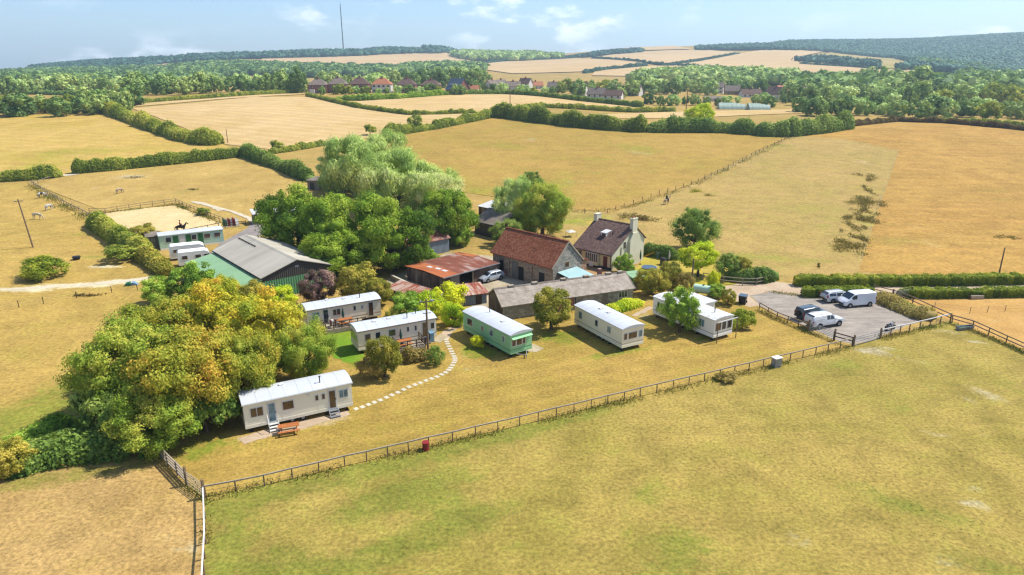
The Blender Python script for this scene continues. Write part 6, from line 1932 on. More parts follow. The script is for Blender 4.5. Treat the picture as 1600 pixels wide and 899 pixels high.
part('tank', MB().tube((-1.3, 0, .95), (1.3, 0, .95), .6, n=16), 'pale_green_panel', t, 40); part('cradle', MB().box(-1.0, -.4, 0, -.7, .4, .45).box(.7, -.4, 0, 1.0, .4, .45), 'concrete', t); part('filler_cap', MB().tube((0, 0, 1.5), (0, 0, 1.65), .15, n=8), 'dark_steel', t)
# garden things
x, y = at(1018, 402)
t = thing('garden_slide', 'yellow toy slide on the farmhouse lawn', 'slide', here(x, y), R(-10))
part('chute', MB().prism([(-1.2, .1), (-1.1, .05), (.9, 1.15), (.8, 1.22)], 'y', -.3, .3), 'yellow_paint', t); part('ladder', MB().beam((.85, -.25, 1.15), (1.2, -.25, 0), .06, .06).beam((.85, .25, 1.15), (1.2, .25, 0), .06, .06).beam((1.0, -.25, .6), (1.0, .25, .6), .05, .05), 'blue_paint', t)
x, y = at(1029, 403)
t = thing('garden_tub', 'pale blue water butt on the farmhouse lawn', 'water butt', here(x, y), 0)
part('drum', MB().tube((0, 0, 0), (0, 0, 1.0), .42, .48, 14), 'light_blue_plastic', t, 40); part('lid', MB().tube((0, 0, 1.0), (0, 0, 1.06), .5, n=14), 'galvanised', t)
x, y = at(1037, 414)
t = thing('garden_barbecue', 'black covered barbecue on the garden patch', 'barbecue', here(x, y), R(20))
part('hood', MB().prism([(-.4, .8), (.4, .8), (.32, 1.15), (-.32, 1.15)], 'y', -.7, .7), 'black_plastic', t); part('cabinet', MB().box(-.36, -.62, .1, .36, .62, .799), 'bumper_grey', t)
for v in (-.5, .5): part('wheel', MB().tube((.3, v - .04, .12), (.3, v + .04, .12), .12, n=10), 'rubber', t)
p = at(1045, 412); parasol('folded pale parasol in the farmhouse garden', *p, 2.3, 0, 'far_white')
x, y = at(1014, 422)
t = thing('garden_pond_tub', 'round grey trampoline frame beside the garden shrubs', 'trampoline', here(x, y), 0)
part('mat', MB().tube((0, 0, .5), (0, 0, .53), 1.15, n=20), 'charcoal_paint', t); part('frame_ring', torus_wheel(MB(), 0, .1, .03), 'galvanised', t) if False else part('frame_ring', MB().tube((0, 0, .46), (0, 0, .499), 1.28, n=20), 'galvanised', t)
for k in range(4): part('leg', MB().tube((math.cos(k * 1.57) * 1.15, math.sin(k * 1.57) * 1.15, 0), (math.cos(k * 1.57) * 1.15, math.sin(k * 1.57) * 1.15, .46), .03, n=6), 'galvanised', t)
x, y = at(892, 370)
t = thing('garden_gazebo', 'small white sheet canopy left of the farmhouse', 'canopy', here(x, y), R(20))
b_ = MB(); b_.v = [(-.8, -.8, 1.0), (.8, -.8, 1.0), (.8, .8, 1.0), (-.8, .8, 1.0), (0, 0, 1.4)]; b_.f = [(0, 1, 4), (1, 2, 4), (2, 3, 4), (3, 0, 4), (3, 2, 1, 0)]
part('canopy', b_, 'far_white', t)
for u in (-.75, .75):
    for v in (-.75, .75): part('leg', MB().tube((u, v, 0), (u, v, 1.0), .03, n=6), 'galvanised', t)

# stepping stones
sp_ = [(625, 757), (665, 745), (703, 730), (740, 716), (777, 702), (815, 685), (850, 670), (887, 654), (923, 636), (957, 620), (993, 606), (1027, 594), (1062, 580), (1097, 568), (1130, 556), (1160, 542), (1185, 529), (1205, 514), (1217, 500), (1227, 484),
       (1237, 468), (1243, 454), (1243, 441), (1238, 428), (1230, 413), (1222, 398), (1214, 382), (1206, 366), (1198, 350), (1192, 337), (1186, 323)]
sw = [at(400 + a / 4, 450 + b / 4) for a, b in sp_]
path = link('stepping_stone_path', None); path.location = (sw[0][0], sw[0][1], 0); tag(path, kind='structure')
sm = MB().box(-.27, -.21, -.02, .27, .21, .022).mesh('paving_slab', 'slab_stone')
for i, (x, y) in enumerate(sw):
    a = sw[min(i + 1, len(sw) - 1)]; b = sw[max(i - 1, 0)]
    o = link('paving_slab', sm, path, (x - sw[0][0], y - sw[0][1], .006))
    o.rotation_euler = (random.Random(i).uniform(-.02, .02), 0, math.atan2(a[1] - b[1], a[0] - b[0]) + random.Random(i + 9).uniform(-.15, .15) + math.pi / 2)
pad = link('concrete_pad', None); 
bpy.data.objects.remove(pad)
sheet('concrete_pad', [(673, 532), (690, 521), (700, 526), (688, 536)], 'concrete', .6, lift=.03)
sheet('concrete_pad', [(812, 548), (826, 535), (850, 545), (838, 551)], 'concrete', .6, lift=.03)

# ------------------------------------------------------------------ hedges
HG = 'field hedges'
hedge('hedge', [(0, 284), (50, 281), (98, 276)], 3.6, 3.0, 'dark field hedge at the left edge below the golden field', 'hedge_leaf', .25, .24, seed=1)
hedge('hedge', [(113, 272), (180, 266), (250, 259), (320, 252), (385, 243)], 3.6, 3.2, 'long field hedge behind the upper left paddock', 'hedge_leaf', .3, .26, seed=2)
hedge('hedge', [(165, 175), (200, 188), (240, 203), (285, 219), (325, 226), (348, 226)], 5.0, 6.5, 'thick bushy hedge running diagonally between the golden fields', 'hedge_leaf', .4, .36, seed=3)
hedge('hedge', [(382, 243), (405, 252), (440, 264), (486, 284)], 4.2, 4.5, 'dark overgrown hedge leading down to the willows', 'dark_leaf', .35, .28, seed=4)
hedge('hedge', [(420, 241), (450, 237), (485, 231), (510, 226)], 2.2, 2.5, 'low hedge meeting the willows from the left', 'hedge_leaf', .4, .26, seed=5)
hedge('hedge', [(600, 214), (640, 208), (680, 202), (720, 193), (755, 186), (785, 179)], 3.8, 4.5, 'gappy hedge of round bushes above the willows', 'hedge_leaf', .5, .34, seed=6)
hedge('hedge', [(770, 182), (830, 190), (900, 199), (960, 204), (1010, 207)], 6.0, 6.0, 'tall hedge along the hill field\'s top, left half', 'hedge_leaf', .35, .36, seed=7)
hedge('hedge', [(1010, 207), (1070, 207), (1130, 207), (1180, 211)], 5.5, 6.0, 'tall hedge along the hill field\'s top behind the bright tree', 'dark_leaf', .35, .36, seed=8)
hedge('hedge', [(1180, 212), (1230, 213), (1280, 208), (1326, 201)], 6.2, 7.0, 'broad dark hedge at the hill field\'s right top corner', 'dark_leaf', .35, .36, seed=9)
hedge('hedge', [(1330, 198), (1400, 190), (1470, 193), (1540, 199), (1620, 206), (1700, 212)], 2.4, 3.0, 'low brownish hedge along the right field\'s far edge', 'brown_weed', .4, .3, seed=10)
hedge('hedge', [(1450, 190), (1520, 192), (1600, 197), (1680, 203)], 2.0, 2.6, 'green hedge strip behind the brownish field edge', 'hedge_leaf', .3, .34, seed=11)
hedge('hedge', [(480, 151), (520, 160), (560, 169), (600, 175), (640, 180), (690, 179), (742, 177)], 2.2, 2.6, 'clipped hedge between the two stubble fields', 'hedge_leaf', .25, .36, seed=12)
hedge('hedge', [(525, 157), (570, 157), (620, 155), (660, 152), (700, 149)], 3.2, 3.5, 'garden hedge below the brick terrace', 'mid_leaf', .3, .4, seed=13)
hedge('hedge', [(700, 149), (740, 148), (790, 148), (850, 152), (900, 158), (950, 163), (1005, 168)], 3.0, 3.2, 'long dark hedge below the valley bungalows', 'dark_leaf', .2, .4, seed=14)
hedge('hedge', [(800, 174), (850, 168), (920, 172), (1000, 176), (1055, 175)], 2.6, 3.0, 'second hedge behind the hill field\'s hedge', 'hedge_leaf', .3, .38, seed=15)
hedge('hedge', [(205, 163), (270, 158), (330, 154), (400, 149), (470, 146)], 2.4, 3.0, 'straight hedge at the stubble field\'s far side', 'hedge_leaf', .2, .38, seed=16)
hedge('hedge', [(0, 148), (60, 148), (130, 150)], 3.0, 4.0, 'hedge line under the far left wood', 'far_leaf', .4, .5, seed=17)
hedge('trimmed_hedge', [(1240, 446), (1300, 446), (1360, 446), (1420, 446), (1500, 445), (1600, 443), (1700, 441)], 1.55, 1.6, 'long trimmed hedge on the far side of the lane', 'trim_hedge_leaf', .08, .13, 2.2, 18, boxy=True)
hedge('trimmed_hedge', [(1252, 463), (1290, 463), (1330, 462), (1362, 461)], 1.35, 1.5, 'trimmed hedge behind the parked estate and van', 'trim_hedge_leaf', .12, .13, 2.2, 19, boxy=True)
hedge('trimmed_hedge', [(1402, 464), (1460, 465), (1530, 464), (1600, 463), (1700, 461)], 1.35, 1.5, 'trimmed hedge right of the lane gate', 'trim_hedge_leaf', .1, .13, 2.2, 20, boxy=True)
hedge('hedge', [(146, 351), (165, 364), (190, 381), (214, 396), (230, 404)], 3.2, 3.6, 'rounded hedge along the arena\'s left side', 'hedge_leaf', .25, .2, seed=21)
hedge('hedge', [(224, 404), (240, 414), (262, 432)], 2.8, 3.4, 'yellowish hedge from the clubhouse down to the thicket', 'olive_leaf', .3, .2, seed=22)
hedge('hedge', [(1002, 396), (1030, 402), (1060, 407)], 2.2, 2.0, 'dark clipped hedge behind the farmhouse lawn', 'dark_leaf', .15, .18, seed=23)
hedge('hedge', [(1135, 436), (1160, 440), (1185, 441), (1208, 437)], 2.2, 2.4, 'dark hedge inside the curved rail fence', 'dark_leaf', .2, .17, seed=24)
hedge('ivy_wall', [(868, 440), (884, 438), (902, 434)], 1.1, .9, 'ivy growing along the blue-roofed lean-to', 'mid_leaf', .3, .14, seed=25, cat='ivy')
hedge('bramble_bank', [(0, 742), (50, 722), (100, 712), (160, 704), (215, 700), (240, 694)], 2.0, 4.4, 'dark bramble bank below the autumn trees', 'dark_leaf', .45, .17, 2.2, 26, cat='bramble')
hedge('bramble_bank', [(0, 712), (40, 696), (90, 676), (120, 668)], 1.6, 3.0, 'bramble strip along the left field\'s bottom corner', 'mid_leaf', .5, .17, 2.2, 27, cat='bramble')
hedge('weed_bank', [(1368, 466), (1395, 477), (1425, 490), (1455, 500)], 1.5, 3.6, 'tall dry weeds on the bank beside the car park', 'dry_weed', .35, .15, 2.2, 28, cat='weeds')
hedge('dry_shrub_row', [(628, 566), (645, 564), (668, 560)], 1.5, 1.8, 'dry pale grass row left of the dark conifer bush', 'dry_weed', .3, .13, 2.2, 29, cat='weeds')
hedge('vine_row', [(948, 490), (970, 484), (1000, 475)], 1.2, 2.2, 'low bright green shrubs under the outbuilding window', 'lime_leaf', .3, .14, 2.2, 30, cat='shrub')
# far hedges on the downs
FH = [([(925, 92), (1000, 98), (1035, 103)], 'thin hedge left of the hillside crossing'), ([(1040, 104), (1090, 97), (1155, 85)], 'hedge climbing the down to the right of the crossing'), ([(912, 115), (960, 108), (1010, 103)], 'hedge stepping up to the hillside crossing'),
      ([(1060, 103), (1110, 109), (1160, 114)], 'broken hedge across the big pale down field'), ([(735, 103), (800, 96), (900, 92)], 'hedge above the pale field over the village'), ([(1250, 101), (1330, 106), (1380, 110)], 'dark scrub line across the far down'),
      ([(405, 100), (480, 105), (560, 109)], 'hedge under the broad pale down field'), ([(880, 90), (940, 86), (1005, 81)], 'hedge below the wooded skyline')]
for k, (pts, lab) in enumerate(FH):
    hedge('far_hedge', pts, 5.5, 8.0, lab, 'hazed_forest_leaf', .45, 1.3, 1.6, 60 + k)

# ------------------------------------------------------------------ trees by the farm
AG = 'autumn trees left of the caravans'
tree('autumn_tree', 200, 576, 5.0, 5.4, 4.7, 'autumn_b', 'broad olive-green tree at the left end of the autumn clump', rot=20)
tree('autumn_tree', 258, 520, 5.2, 5.0, 4.6, 'autumn_a', 'golden-topped tree at the back of the autumn clump', rot=70)
tree('autumn_tree', 295, 580, 5.2, 5.6, 4.9, 'autumn_a', 'rust-tinged tree in the middle of the autumn clump', rot=130)
tree('autumn_tree', 345, 500, 5.6, 5.0, 4.6, 'gold', 'bright golden tree at the top of the autumn clump', rot=10)
tree('autumn_tree', 405, 520, 5.0, 5.0, 4.6, 'gold', 'yellow-green tree left of the beige caravans', rot=200)
tree('autumn_tree', 375, 575, 4.4, 3.8, 4.1, 'autumn_a', 'orange-flecked tree behind the nearest caravan', rot=250)
tree('autumn_tree', 470, 548, 3.6, 3.4, 3.4, 'autumn_b', 'rounded tree between the two left caravans and lawn', rot=310)
tree('autumn_tree', 250, 650, 2.8, 4.2, 2.8, 'autumn_b', 'low spreading tree at the front of the autumn clump', rot=95)
tree('autumn_tree', 175, 645, 2.6, 3.2, 2.6, 'bramble', 'dark bushy growth at the foot of the autumn clump', rot=45)
tree('autumn_tree', 318, 640, 2.2, 2.8, 2.2, 'bramble', 'dark green scrub left of the nearest caravan', 'shrub', rot=15)
tree('shrub', 300, 440, 2.8, 3.8, 2.6, 'mid_a', 'bright green bush between the hedge and green lean-to', 'shrub', rot=40)
tree('shrub', 345, 455, 2.6, 3.2, 2.2, 'gold', 'golden bush in front of the green barn\'s lean-to', 'shrub', rot=40)
tree('shrub', 250, 452, 2.0, 2.6, 1.9, 'mid_a', 'leafy bush at the end of the chalk track', 'shrub', rot=140)
tree('shrub', 395, 462, 2.2, 2.6, 2.0, 'olive_a', 'brownish green bush under the green barn gable', 'shrub', rot=80)
tree('shrub', 432, 470, 2.2, 2.6, 2.0, 'lime_a', 'bright green bush left of the purple tree', 'shrub', rot=10)
tree('purple_tree', 497, 448, 2.6, 2.7, 2.6, 'purple_a', 'dark purple-leaved tree behind the caravans', rot=0)
tree('olive_tree', 558, 440, 2.9, 3.4, 2.9, 'olive_a', 'olive-green round tree right of the purple one', rot=0)
tree('olive_tree', 592, 455, 2.0, 2.2, 2.0, 'olive_b', 'yellow-green bush behind the farthest caravan\'s end', 'shrub', rot=60)
tree('oak_tree', 464, 348, 5.4, 7.4, 5.9, 'oak_a', 'leftmost of the three big oaks behind the barns', rot=10)
tree('oak_tree', 540, 356, 6.0, 8.2, 6.6, 'oak_b', 'middle of the three big oaks behind the barns', rot=90)
tree('oak_tree', 614, 374, 5.2, 6.8, 5.8, 'oak_a', 'rightmost of the three big oaks, over the grey-blue barn', rot=200)
tree('oak_tree', 525, 396, 3.6, 6.0, 4.0, 'oak_b', 'low dark oak branches behind the green barn ridge', rot=300)
tree('oak_tree', 698, 338, 5.2, 6.2, 5.7, 'oak_b', 'separate bright oak right of the willows', rot=45)
tree('willow_tree', 548, 262, 6.6, 9.8, 8.2, 'willow_a', 'pale willow at the left of the big willow clump', rot=0)
tree('willow_tree', 622, 286, 6.6, 10.2, 8.0, 'willow_b', 'pale willow in the middle of the willow clump', rot=60)
tree('willow_tree', 600, 248, 6.2, 9.0, 7.4, 'willow_a', 'pale willow at the back of the willow clump', rot=150)
tree('willow_tree', 682, 302, 5.0, 6.8, 6.0, 'willow_b', 'yellowish willow at the right end of the clump', rot=220)
tree('yard_tree', 848, 328, 5.4, 5.6, 5.6, 'autumn_b', 'big yellow-green tree behind the red-roofed barn', rot=0)
tree('yard_tree', 802, 318, 5.4, 4.8, 5.4, 'willow_a', 'drooping willow left of the yellow-green tree', rot=90)
tree('yard_tree', 830, 285, 3.6, 3.4, 3.2, 'dark_a', 'small dark tree peeping over the yellow-green tree', rot=30)
tree('yard_tree', 790, 362, 2.6, 3.2, 2.6, 'dark_a', 'dark bush behind the red barn\'s left end', 'shrub', rot=120)
tree('yard_tree', 722, 368, 2.0, 2.2, 2.2, 'mid_a', 'bush at the dark barn\'s corner', 'shrub', rot=120)
tree('yard_tree', 660, 400, 1.6, 2.6, 1.7, 'mid_a', 'shrub between the oaks and the rusty barn', 'shrub', rot=220)
tree('round_tree', 862, 480, 2.9, 3.0, 2.9, 'olive_b', 'round multi-stemmed tree between green and cream caravans', rot=0)
tree('shrub', 600, 556, 2.4, 2.1, 2.5, 'olive_b', 'olive bush in front of the pole caravan\'s veranda', 'shrub', rot=70)
tree('shrub', 580, 575, 1.1, 1.6, 1.2, 'weed', 'dry tussock left of the olive lawn bush', 'shrub', rot=10, trunk=False)
tree('conifer_bush', 680, 555, 1.1, 1.15, 1.3, 'dark_a', 'small dark conifer bush beside the utility pole', 'shrub', rot=10)
tree('shrub', 700, 462, 1.8, 2.6, 1.9, 'yellow_a', 'bright yellow flowering shrub beside the rusty yard', 'shrub', rot=0)
tree('shrub', 672, 478, 1.8, 2.4, 1.9, 'lime_a', 'yellow-green shrub behind the pole caravan\'s roof', 'shrub', rot=80)
tree('shrub', 640, 478, 1.9, 2.8, 2.0, 'mid_a', 'leafy green shrub below the rust-streaked roof', 'shrub', rot=140)
tree('shrub', 708, 490, 1.6, 1.8, 1.8, 'lime_a', 'green-gold shrub by the path to the yard', 'shrub', rot=200)
tree('shrub', 613, 500, 1.2, 1.5, 1.3, 'olive_a', 'scrubby bush at the farthest caravan\'s right end', 'shrub', rot=200)
tree('shrub', 747, 534, .7, .9, .8, 'yellow_a', 'small yellow shrub beside the green caravan', 'shrub', rot=200, trunk=False)
tree('leafy_tree', 1064, 482, 3.1, 2.5, 2.7, 'mid_a', 'leafy green tree in front of the white caravan', rot=20)
tree('shrub', 1093, 510, .9, 1.1, 1.0, 'mid_a', 'green bush at the leafy tree\'s foot', 'shrub', rot=20, trunk=False)
tree('shrub', 1164, 498, 1.1, 1.5, 1.3, 'trim_ball', 'round clipped bush at the white caravan\'s corner', 'shrub', rot=20)
tree('shrub', 1147, 506, .7, 1.0, .8, 'trim_ball', 'smaller clipped bush left of the round one', 'shrub', rot=90, trunk=False)
tree('dark_tree', 1087, 356, 4.0, 4.6, 4.2, 'dark_a', 'dark grey-green tree in the grazed field', rot=0)
tree('lime_tree', 1093, 400, 3.3, 3.2, 2.3, 'lime_a', 'bright lime-green tree by the garden', rot=0)
tree('shrub', 975, 413, 1.5, 1.9, 1.7, 'mid_a', 'dense green bush at the farmhouse gable', 'shrub', rot=0)
tree('shrub', 1020, 440, 2.0, 2.6, 2.2, 'olive_b', 'broad olive bush right of the outbuilding roof', 'shrub', rot=60)
tree('shrub', 1048, 428, 1.9, 2.2, 2.0, 'olive_a', 'yellowish bush left of the garden pole', 'shrub', rot=160)
tree('shrub', 1070, 442, 1.4, 1.4, 1.6, 'weed', 'dry brown shrub behind the leafy tree', 'shrub', rot=160)
tree('golden_conifer', 1114, 440, 1.4, 1.0, 1.7, 'yellow_a', 'small golden conifer beside the curved fence', 'conifer', rot=0)
tree('shrub', 1122, 455, 1.0, 1.4, 1.1, 'mid_a', 'green bush in front of the golden conifer', 'shrub', rot=100, trunk=False)
tree('shrub', 1138, 464, 1.1, 1.4, 1.2, 'olive_b', 'olive bush at the lane edge beside the annexe', 'shrub', rot=200)
tree('shrub', 1140, 415, 2.0, 2.4, 2.1, 'dark_a', 'dark shrub right of the lime-green tree', 'shrub', rot=200)
tree('shrub', 1160, 418, 1.8, 1.8, 1.9, 'olive_a', 'yellow-olive shrub in the curved fence garden', 'shrub', rot=250)
tree('shrub', 1003, 430, 1.0, 1.3, 1.1, 'lime_a', 'pale green bush by the small green shed', 'shrub', rot=250, trunk=False)
tree('hawthorn_bush', 71, 420, 1.4, 3.4, 1.9, 'trim_ball', 'lone round hawthorn bush in the left field', 'bush', rot=0)
tree('shrub', 222, 366, 1.9, 3.2, 2.0, 'olive_a', 'broad yellowish bush in the arena\'s near corner', 'shrub', rot=30)
tree('shrub', 190, 396, 1.3, 3.0, 1.4, 'bush_a', 'low rough bush in the left field by the hedge', 'shrub', rot=30, trunk=False)
tree('shrub', 317, 331, .8, 1.4, .9, 'bush_a', 'small dark bush by the arena fence', 'shrub', rot=30, trunk=False)
tree('shrub', 8, 716, 1.5, 2.2, 1.6, 'olive_a', 'sunlit yellow-green bush at the left edge', 'shrub', rot=30, trunk=False)
tree('bright_tree', 1094, 180, 4.8, 6.2, 5.2, 'lime_a', 'bright lime tree standing in the hill field\'s hedge', rot=0)
tree('hedge_bush', 432, 228, 1.8, 2.0, 1.8, 'bush_a', 'lone dark bush above the willows\' left hedge', 'bush', rot=0, trunk=False)
tree('hedge_bush', 648, 192, 3.0, 3.2, 3.0, 'farolive_0', 'taller olive bush in the gappy hedge', 'bush', rot=0)
tree('hedge_bush', 578, 203, 2.0, 2.2, 2.0, 'bush_a', 'round bush behind the willow tops', 'bush', rot=0)
weed_patch('topmost brown dock patch beside the grazed strip\'s edge', 1362, 280, 2.4, 4.0, 0, 1.0, 700, seed=1)
weed_patch('largest greenish brown dock patch in the grazed strip', 1350, 318, 4.2, 5.4, -15, 1.15, 2200, seed=2, clumps=16)
weed_patch('brown dock patch below the largest one', 1344, 344, 3.4, 4.4, -15, 1.1, 1400, seed=3, clumps=12)
weed_patch('lowest, widest brown dock patch in the grazed strip', 1320, 386, 4.2, 4.0, 15, 1.1, 1400, seed=4, clumps=14)
weed_patch('small dock patch right of the lowest one', 1338, 372, 1.6, 3.4, 0, 1.0, 500, seed=5)
weed_patch('straggling dock stalks linking the two upper patches', 1356, 298, 1.6, 5.0, -10, .9, 450, seed=21)
weed_patch('straggling dock stalks between the middle patches', 1346, 331, 2.4, 3.0, -10, .9, 450, seed=22)
weed_patch('straggling dock stalks above the lowest patch', 1340, 358, 1.8, 4.0, -20, .9, 400, seed=23)
weed_patch('brown weeds behind the farmhouse chimney', 986, 342, 4.0, 1.6, -20, 1.5, 800, seed=6, clumps=12)
weed_patch('brown weeds right of the farmhouse chimney', 1012, 346, 2.6, 1.4, -20, 1.3, 400, seed=7)
weed_patch('low green mound beside the wire fence on the hill', 1090, 300, 3.2, 1.2, 15, .9, 500, 'olive_leaf', seed=8)
weed_patch('pale brown patch right of the low green mound', 1112, 306, 2.4, 1.2, 0, .5, 240, 'dry_weed', seed=9)
weed_patch('single brown weed near the field gateway', 1278, 418, .5, .4, 0, .9, 90, seed=10, clumps=3)
weed_patch('brown weed patch low in the upper left paddock', 206, 279, 4.0, 1.6, 15, .5, 260, seed=11)
weed_patch('small brown tussock in the upper left paddock', 303, 297, 1.6, .8, 0, .6, 160, seed=12)
weed_patch('grey-brown weed patch in the right field', 1572, 372, 3.0, 1.4, 0, .5, 240, seed=13)
weed_patch('dark debris along the thin left wire fence', 128, 463, 3.0, .5, 12, .5, 200, seed=14)
tree('grass_clump', 1136, 589, .4, 1.2, .5, 'weed', 'dry grass clump at the front fence', 'weeds', rot=80, trunk=False)

# ------------------------------------------------------------------ trees farther off
rt = random.Random(5)


NTH = 'first second third fourth fifth sixth seventh eighth ninth tenth eleventh twelfth thirteenth fourteenth fifteenth sixteenth seventeenth eighteenth nineteenth twentieth'.split()


def belt(px0, px1, d0, d1, n, h0, h1, keys, label, group, name='far_tree', wr=.42):
    for k in range(n):
        px = px0 + (px1 - px0) * (k + rt.uniform(.1, .9)) / n
        d = rt.uniform(d0, d1)
        h = rt.uniform(h0, h1)
        x, y = on(px, d)
        key = rt.choice(keys)
        me = PROTO[key]
        o = link(name, me, None, here(x, y, h * .46), rt.uniform(0, 6.28))
        u = me['unit']; r = h * wr * rt.uniform(.85, 1.25)
        o.scale = (r / u[0], r / u[1], h * .5 / u[2])
        look = ('tall ' if h > h0 + (h1 - h0) * .66 else 'low ' if h < h0 + (h1 - h0) * .33 else '') + {'f': 'dark green', 'p': 'pale green'}[key[0]]
        if key.startswith('farolive'): look = look.replace('dark green', 'olive')
        tag(o, '%s %s, %s of %d from the left' % (look, label, NTH[k], n), 'tree' if name == 'far_tree' else 'bush', group)


FK = ['far_0', 'far_1', 'far_2', 'far_3']; PK = ['pale_0', 'pale_1']; OK_ = ['farolive_0', 'farolive_1']
belt(-30, 165, 312, 335, 13, 6, 11, FK + OK_, 'tree behind the golden left field', 'trees behind the golden left field', wr=.55)
belt(140, 215, 330, 360, 5, 8, 12, FK, 'tree atop the diagonal hedge', 'trees by the diagonal hedge', wr=.5)
belt(200, 330, 430, 470, 10, 9, 14, FK, 'tree beyond the left stubble', 'trees beyond the left stubble', wr=.5)
belt(330, 480, 440, 480, 9, 7, 13, FK, 'tree left of the brick terrace', 'trees left of the terrace', wr=.5)
belt(-20, 180, 480, 560, 11, 10, 14, FK + PK, 'tree in the left wood\'s second row', 'left wood, second row', wr=.5)
belt(180, 430, 560, 640, 15, 10, 13, PK, 'plantation tree behind the stubble', 'pale plantation trees', wr=.42)
belt(430, 480, 430, 440, 2, 12, 15, FK, 'tree beside the leftmost terrace house', 'tall trees by the terrace', wr=.35)
belt(500, 600, 500, 560, 6, 10, 13, FK + PK, 'tree standing behind the brick terrace', 'trees behind the terrace', wr=.5)
belt(600, 760, 560, 680, 14, 12, 16, FK, 'tree behind the slate house', 'wood behind the slate house', wr=.5)
belt(735, 880, 440, 500, 11, 4.5, 8, FK + OK_ + PK, 'garden tree left of the bungalows', 'village garden trees', wr=.5)
belt(500, 730, 408, 418, 14, 3.5, 6.5, OK_ + PK + FK, 'bush in front of the brick terrace', 'terrace garden bushes', name='garden_bush', wr=.55)
belt(880, 1000, 455, 560, 11, 6, 11, FK + OK_, 'tree around the valley bungalows', 'trees around the bungalows', wr=.5)
belt(985, 1200, 520, 640, 18, 9, 14, FK + PK, 'wood tree above the polytunnels', 'valley wood trees', wr=.52)
belt(1010, 1240, 385, 440, 13, 4, 7, FK + PK, 'tree near the polytunnels', 'trees near the polytunnels', wr=.5)
belt(1230, 1420, 400, 520, 16, 8, 13, FK + PK, 'valley tree right of the pink house', 'valley trees right of the pink house', wr=.52)
belt(1420, 1640, 380, 470, 16, 10, 15, PK + FK + OK_, 'tree at the valley\'s right end', 'trees at the right valley end', wr=.5)
belt(1250, 1420, 320, 350, 10, 6, 9, FK + PK, 'tree behind the right field hedge', 'trees behind the right hedge', wr=.55)
belt(1430, 1640, 310, 340, 12, 5, 11, PK + FK + OK_, 'tree over the right field\'s edge', 'trees over the right field edge', wr=.55)
belt(1340, 1600, 620, 800, 16, 12, 17, FK, 'tree under the right hills', 'belt under the right hills', wr=.5)
belt(1370, 1440, 560, 600, 4, 18, 22, FK, 'big tree before the golden down field', 'big dark valley trees', wr=.5)
for nm, (px_, dd, h_, key, lab) in {'a': (700 - 160, 0, 0, 0, 0)}.items(): pass


# ------------------------------------------------------------------ woods that read as one mass
def wood(name, poly, spacing, h0, h1, label, mat='hazed_forest_leaf', seed=0, n_leaf=26, lf=.30):
    P = px_poly(poly)
    rs = np.random.RandomState(seed)
    B = np.array(P); x0, y0 = B.min(0); x1, y1 = B.max(0)
    gx, gy = np.meshgrid(np.arange(x0, x1, spacing), np.arange(y0, y1, spacing))
    gx = gx.ravel() + rs.uniform(-.4, .4, gx.size) * spacing; gy = gy.ravel() + rs.uniform(-.4, .4, gy.size) * spacing
    ins = np.zeros(len(gx), bool)
    for i in range(len(P)):
        a, b = P[i], P[(i + 1) % len(P)]
        ins ^= ((a[1] > gy) != (b[1] > gy)) & (gx < (b[0] - a[0]) * (gy - a[1]) / (b[1] - a[1] + 1e-12) + a[0])
    gx, gy = gx[ins], gy[ins]
    n = len(gx)
    if n == 0: return
    gzv = ground_z(gx, gy)
    h = rs.uniform(h0, h1, n); r = spacing * rs.uniform(.55, .85, n)
    iv, jf = ico()
    C = np.stack([gx, gy, gzv + h * .55], 1)
    E3 = np.stack([r, r, h * .5], 1)
    V = (iv[None] * (1 + rs.normal(0, .14, (n, len(iv), 1))) * E3[:, None] + C[:, None])
    hu = rs.rand(n)
    A = np.stack([np.repeat(rs.rand(n)[:, None] * .5, len(iv), 1) + rs.rand(n, len(iv)) * .4, np.repeat(hu[:, None], len(iv), 1), np.tile((iv[:, 2] + 1) / 2, (n, 1)), np.ones((n, len(iv)))], -1)
    F = (jf[None] + (np.arange(n) * len(iv))[:, None, None]).reshape(-1, 3)
    D = rs.normal(0, 1, (n, n_leaf, 3)); D[:, :, 2] = np.abs(D[:, :, 2]); D /= np.linalg.norm(D, axis=2, keepdims=True)
    Pl = C[:, None] + D * E3[:, None] * rs.uniform(.9, 1.12, (n, n_leaf, 1))
    t = np.stack([rs.rand(n, n_leaf), np.repeat(hu[:, None], n_leaf, 1), D[:, :, 2], np.ones((n, n_leaf))], -1)
    N = D.reshape(-1, 3) + rs.normal(0, .4, (n * n_leaf, 3)); N /= np.linalg.norm(N, axis=1, keepdims=True)
    T = rs.normal(0, 1, N.shape); T -= (T * N).sum(1, keepdims=True) * N; T /= np.linalg.norm(T, axis=1, keepdims=True)
    Bn = np.cross(N, T); s = (spacing * lf * rs.uniform(.6, 1.2, len(N)))[:, None]; Q = Pl.reshape(-1, 3)
    LV = np.stack([Q + T * s, Q + Bn * s * .7, Q - T * s, Q - Bn * s * .7], 1).reshape(-1, 3)
    base = n * len(iv)
    LF = np.arange(len(LV)).reshape(-1, 4) + base
    org = np.array([gx.mean(), gy.mean(), gzv.mean()])
    me = np_mesh(name, np.vstack([V.reshape(-1, 3), LV]) - org, [F, LF], mat, np.vstack([A.reshape(-1, 4), np.repeat(t.reshape(-1, 4), 4, 0)]))
    return tag(link(name, me, None, tuple(org)), label, 'wood', None, 'stuff')


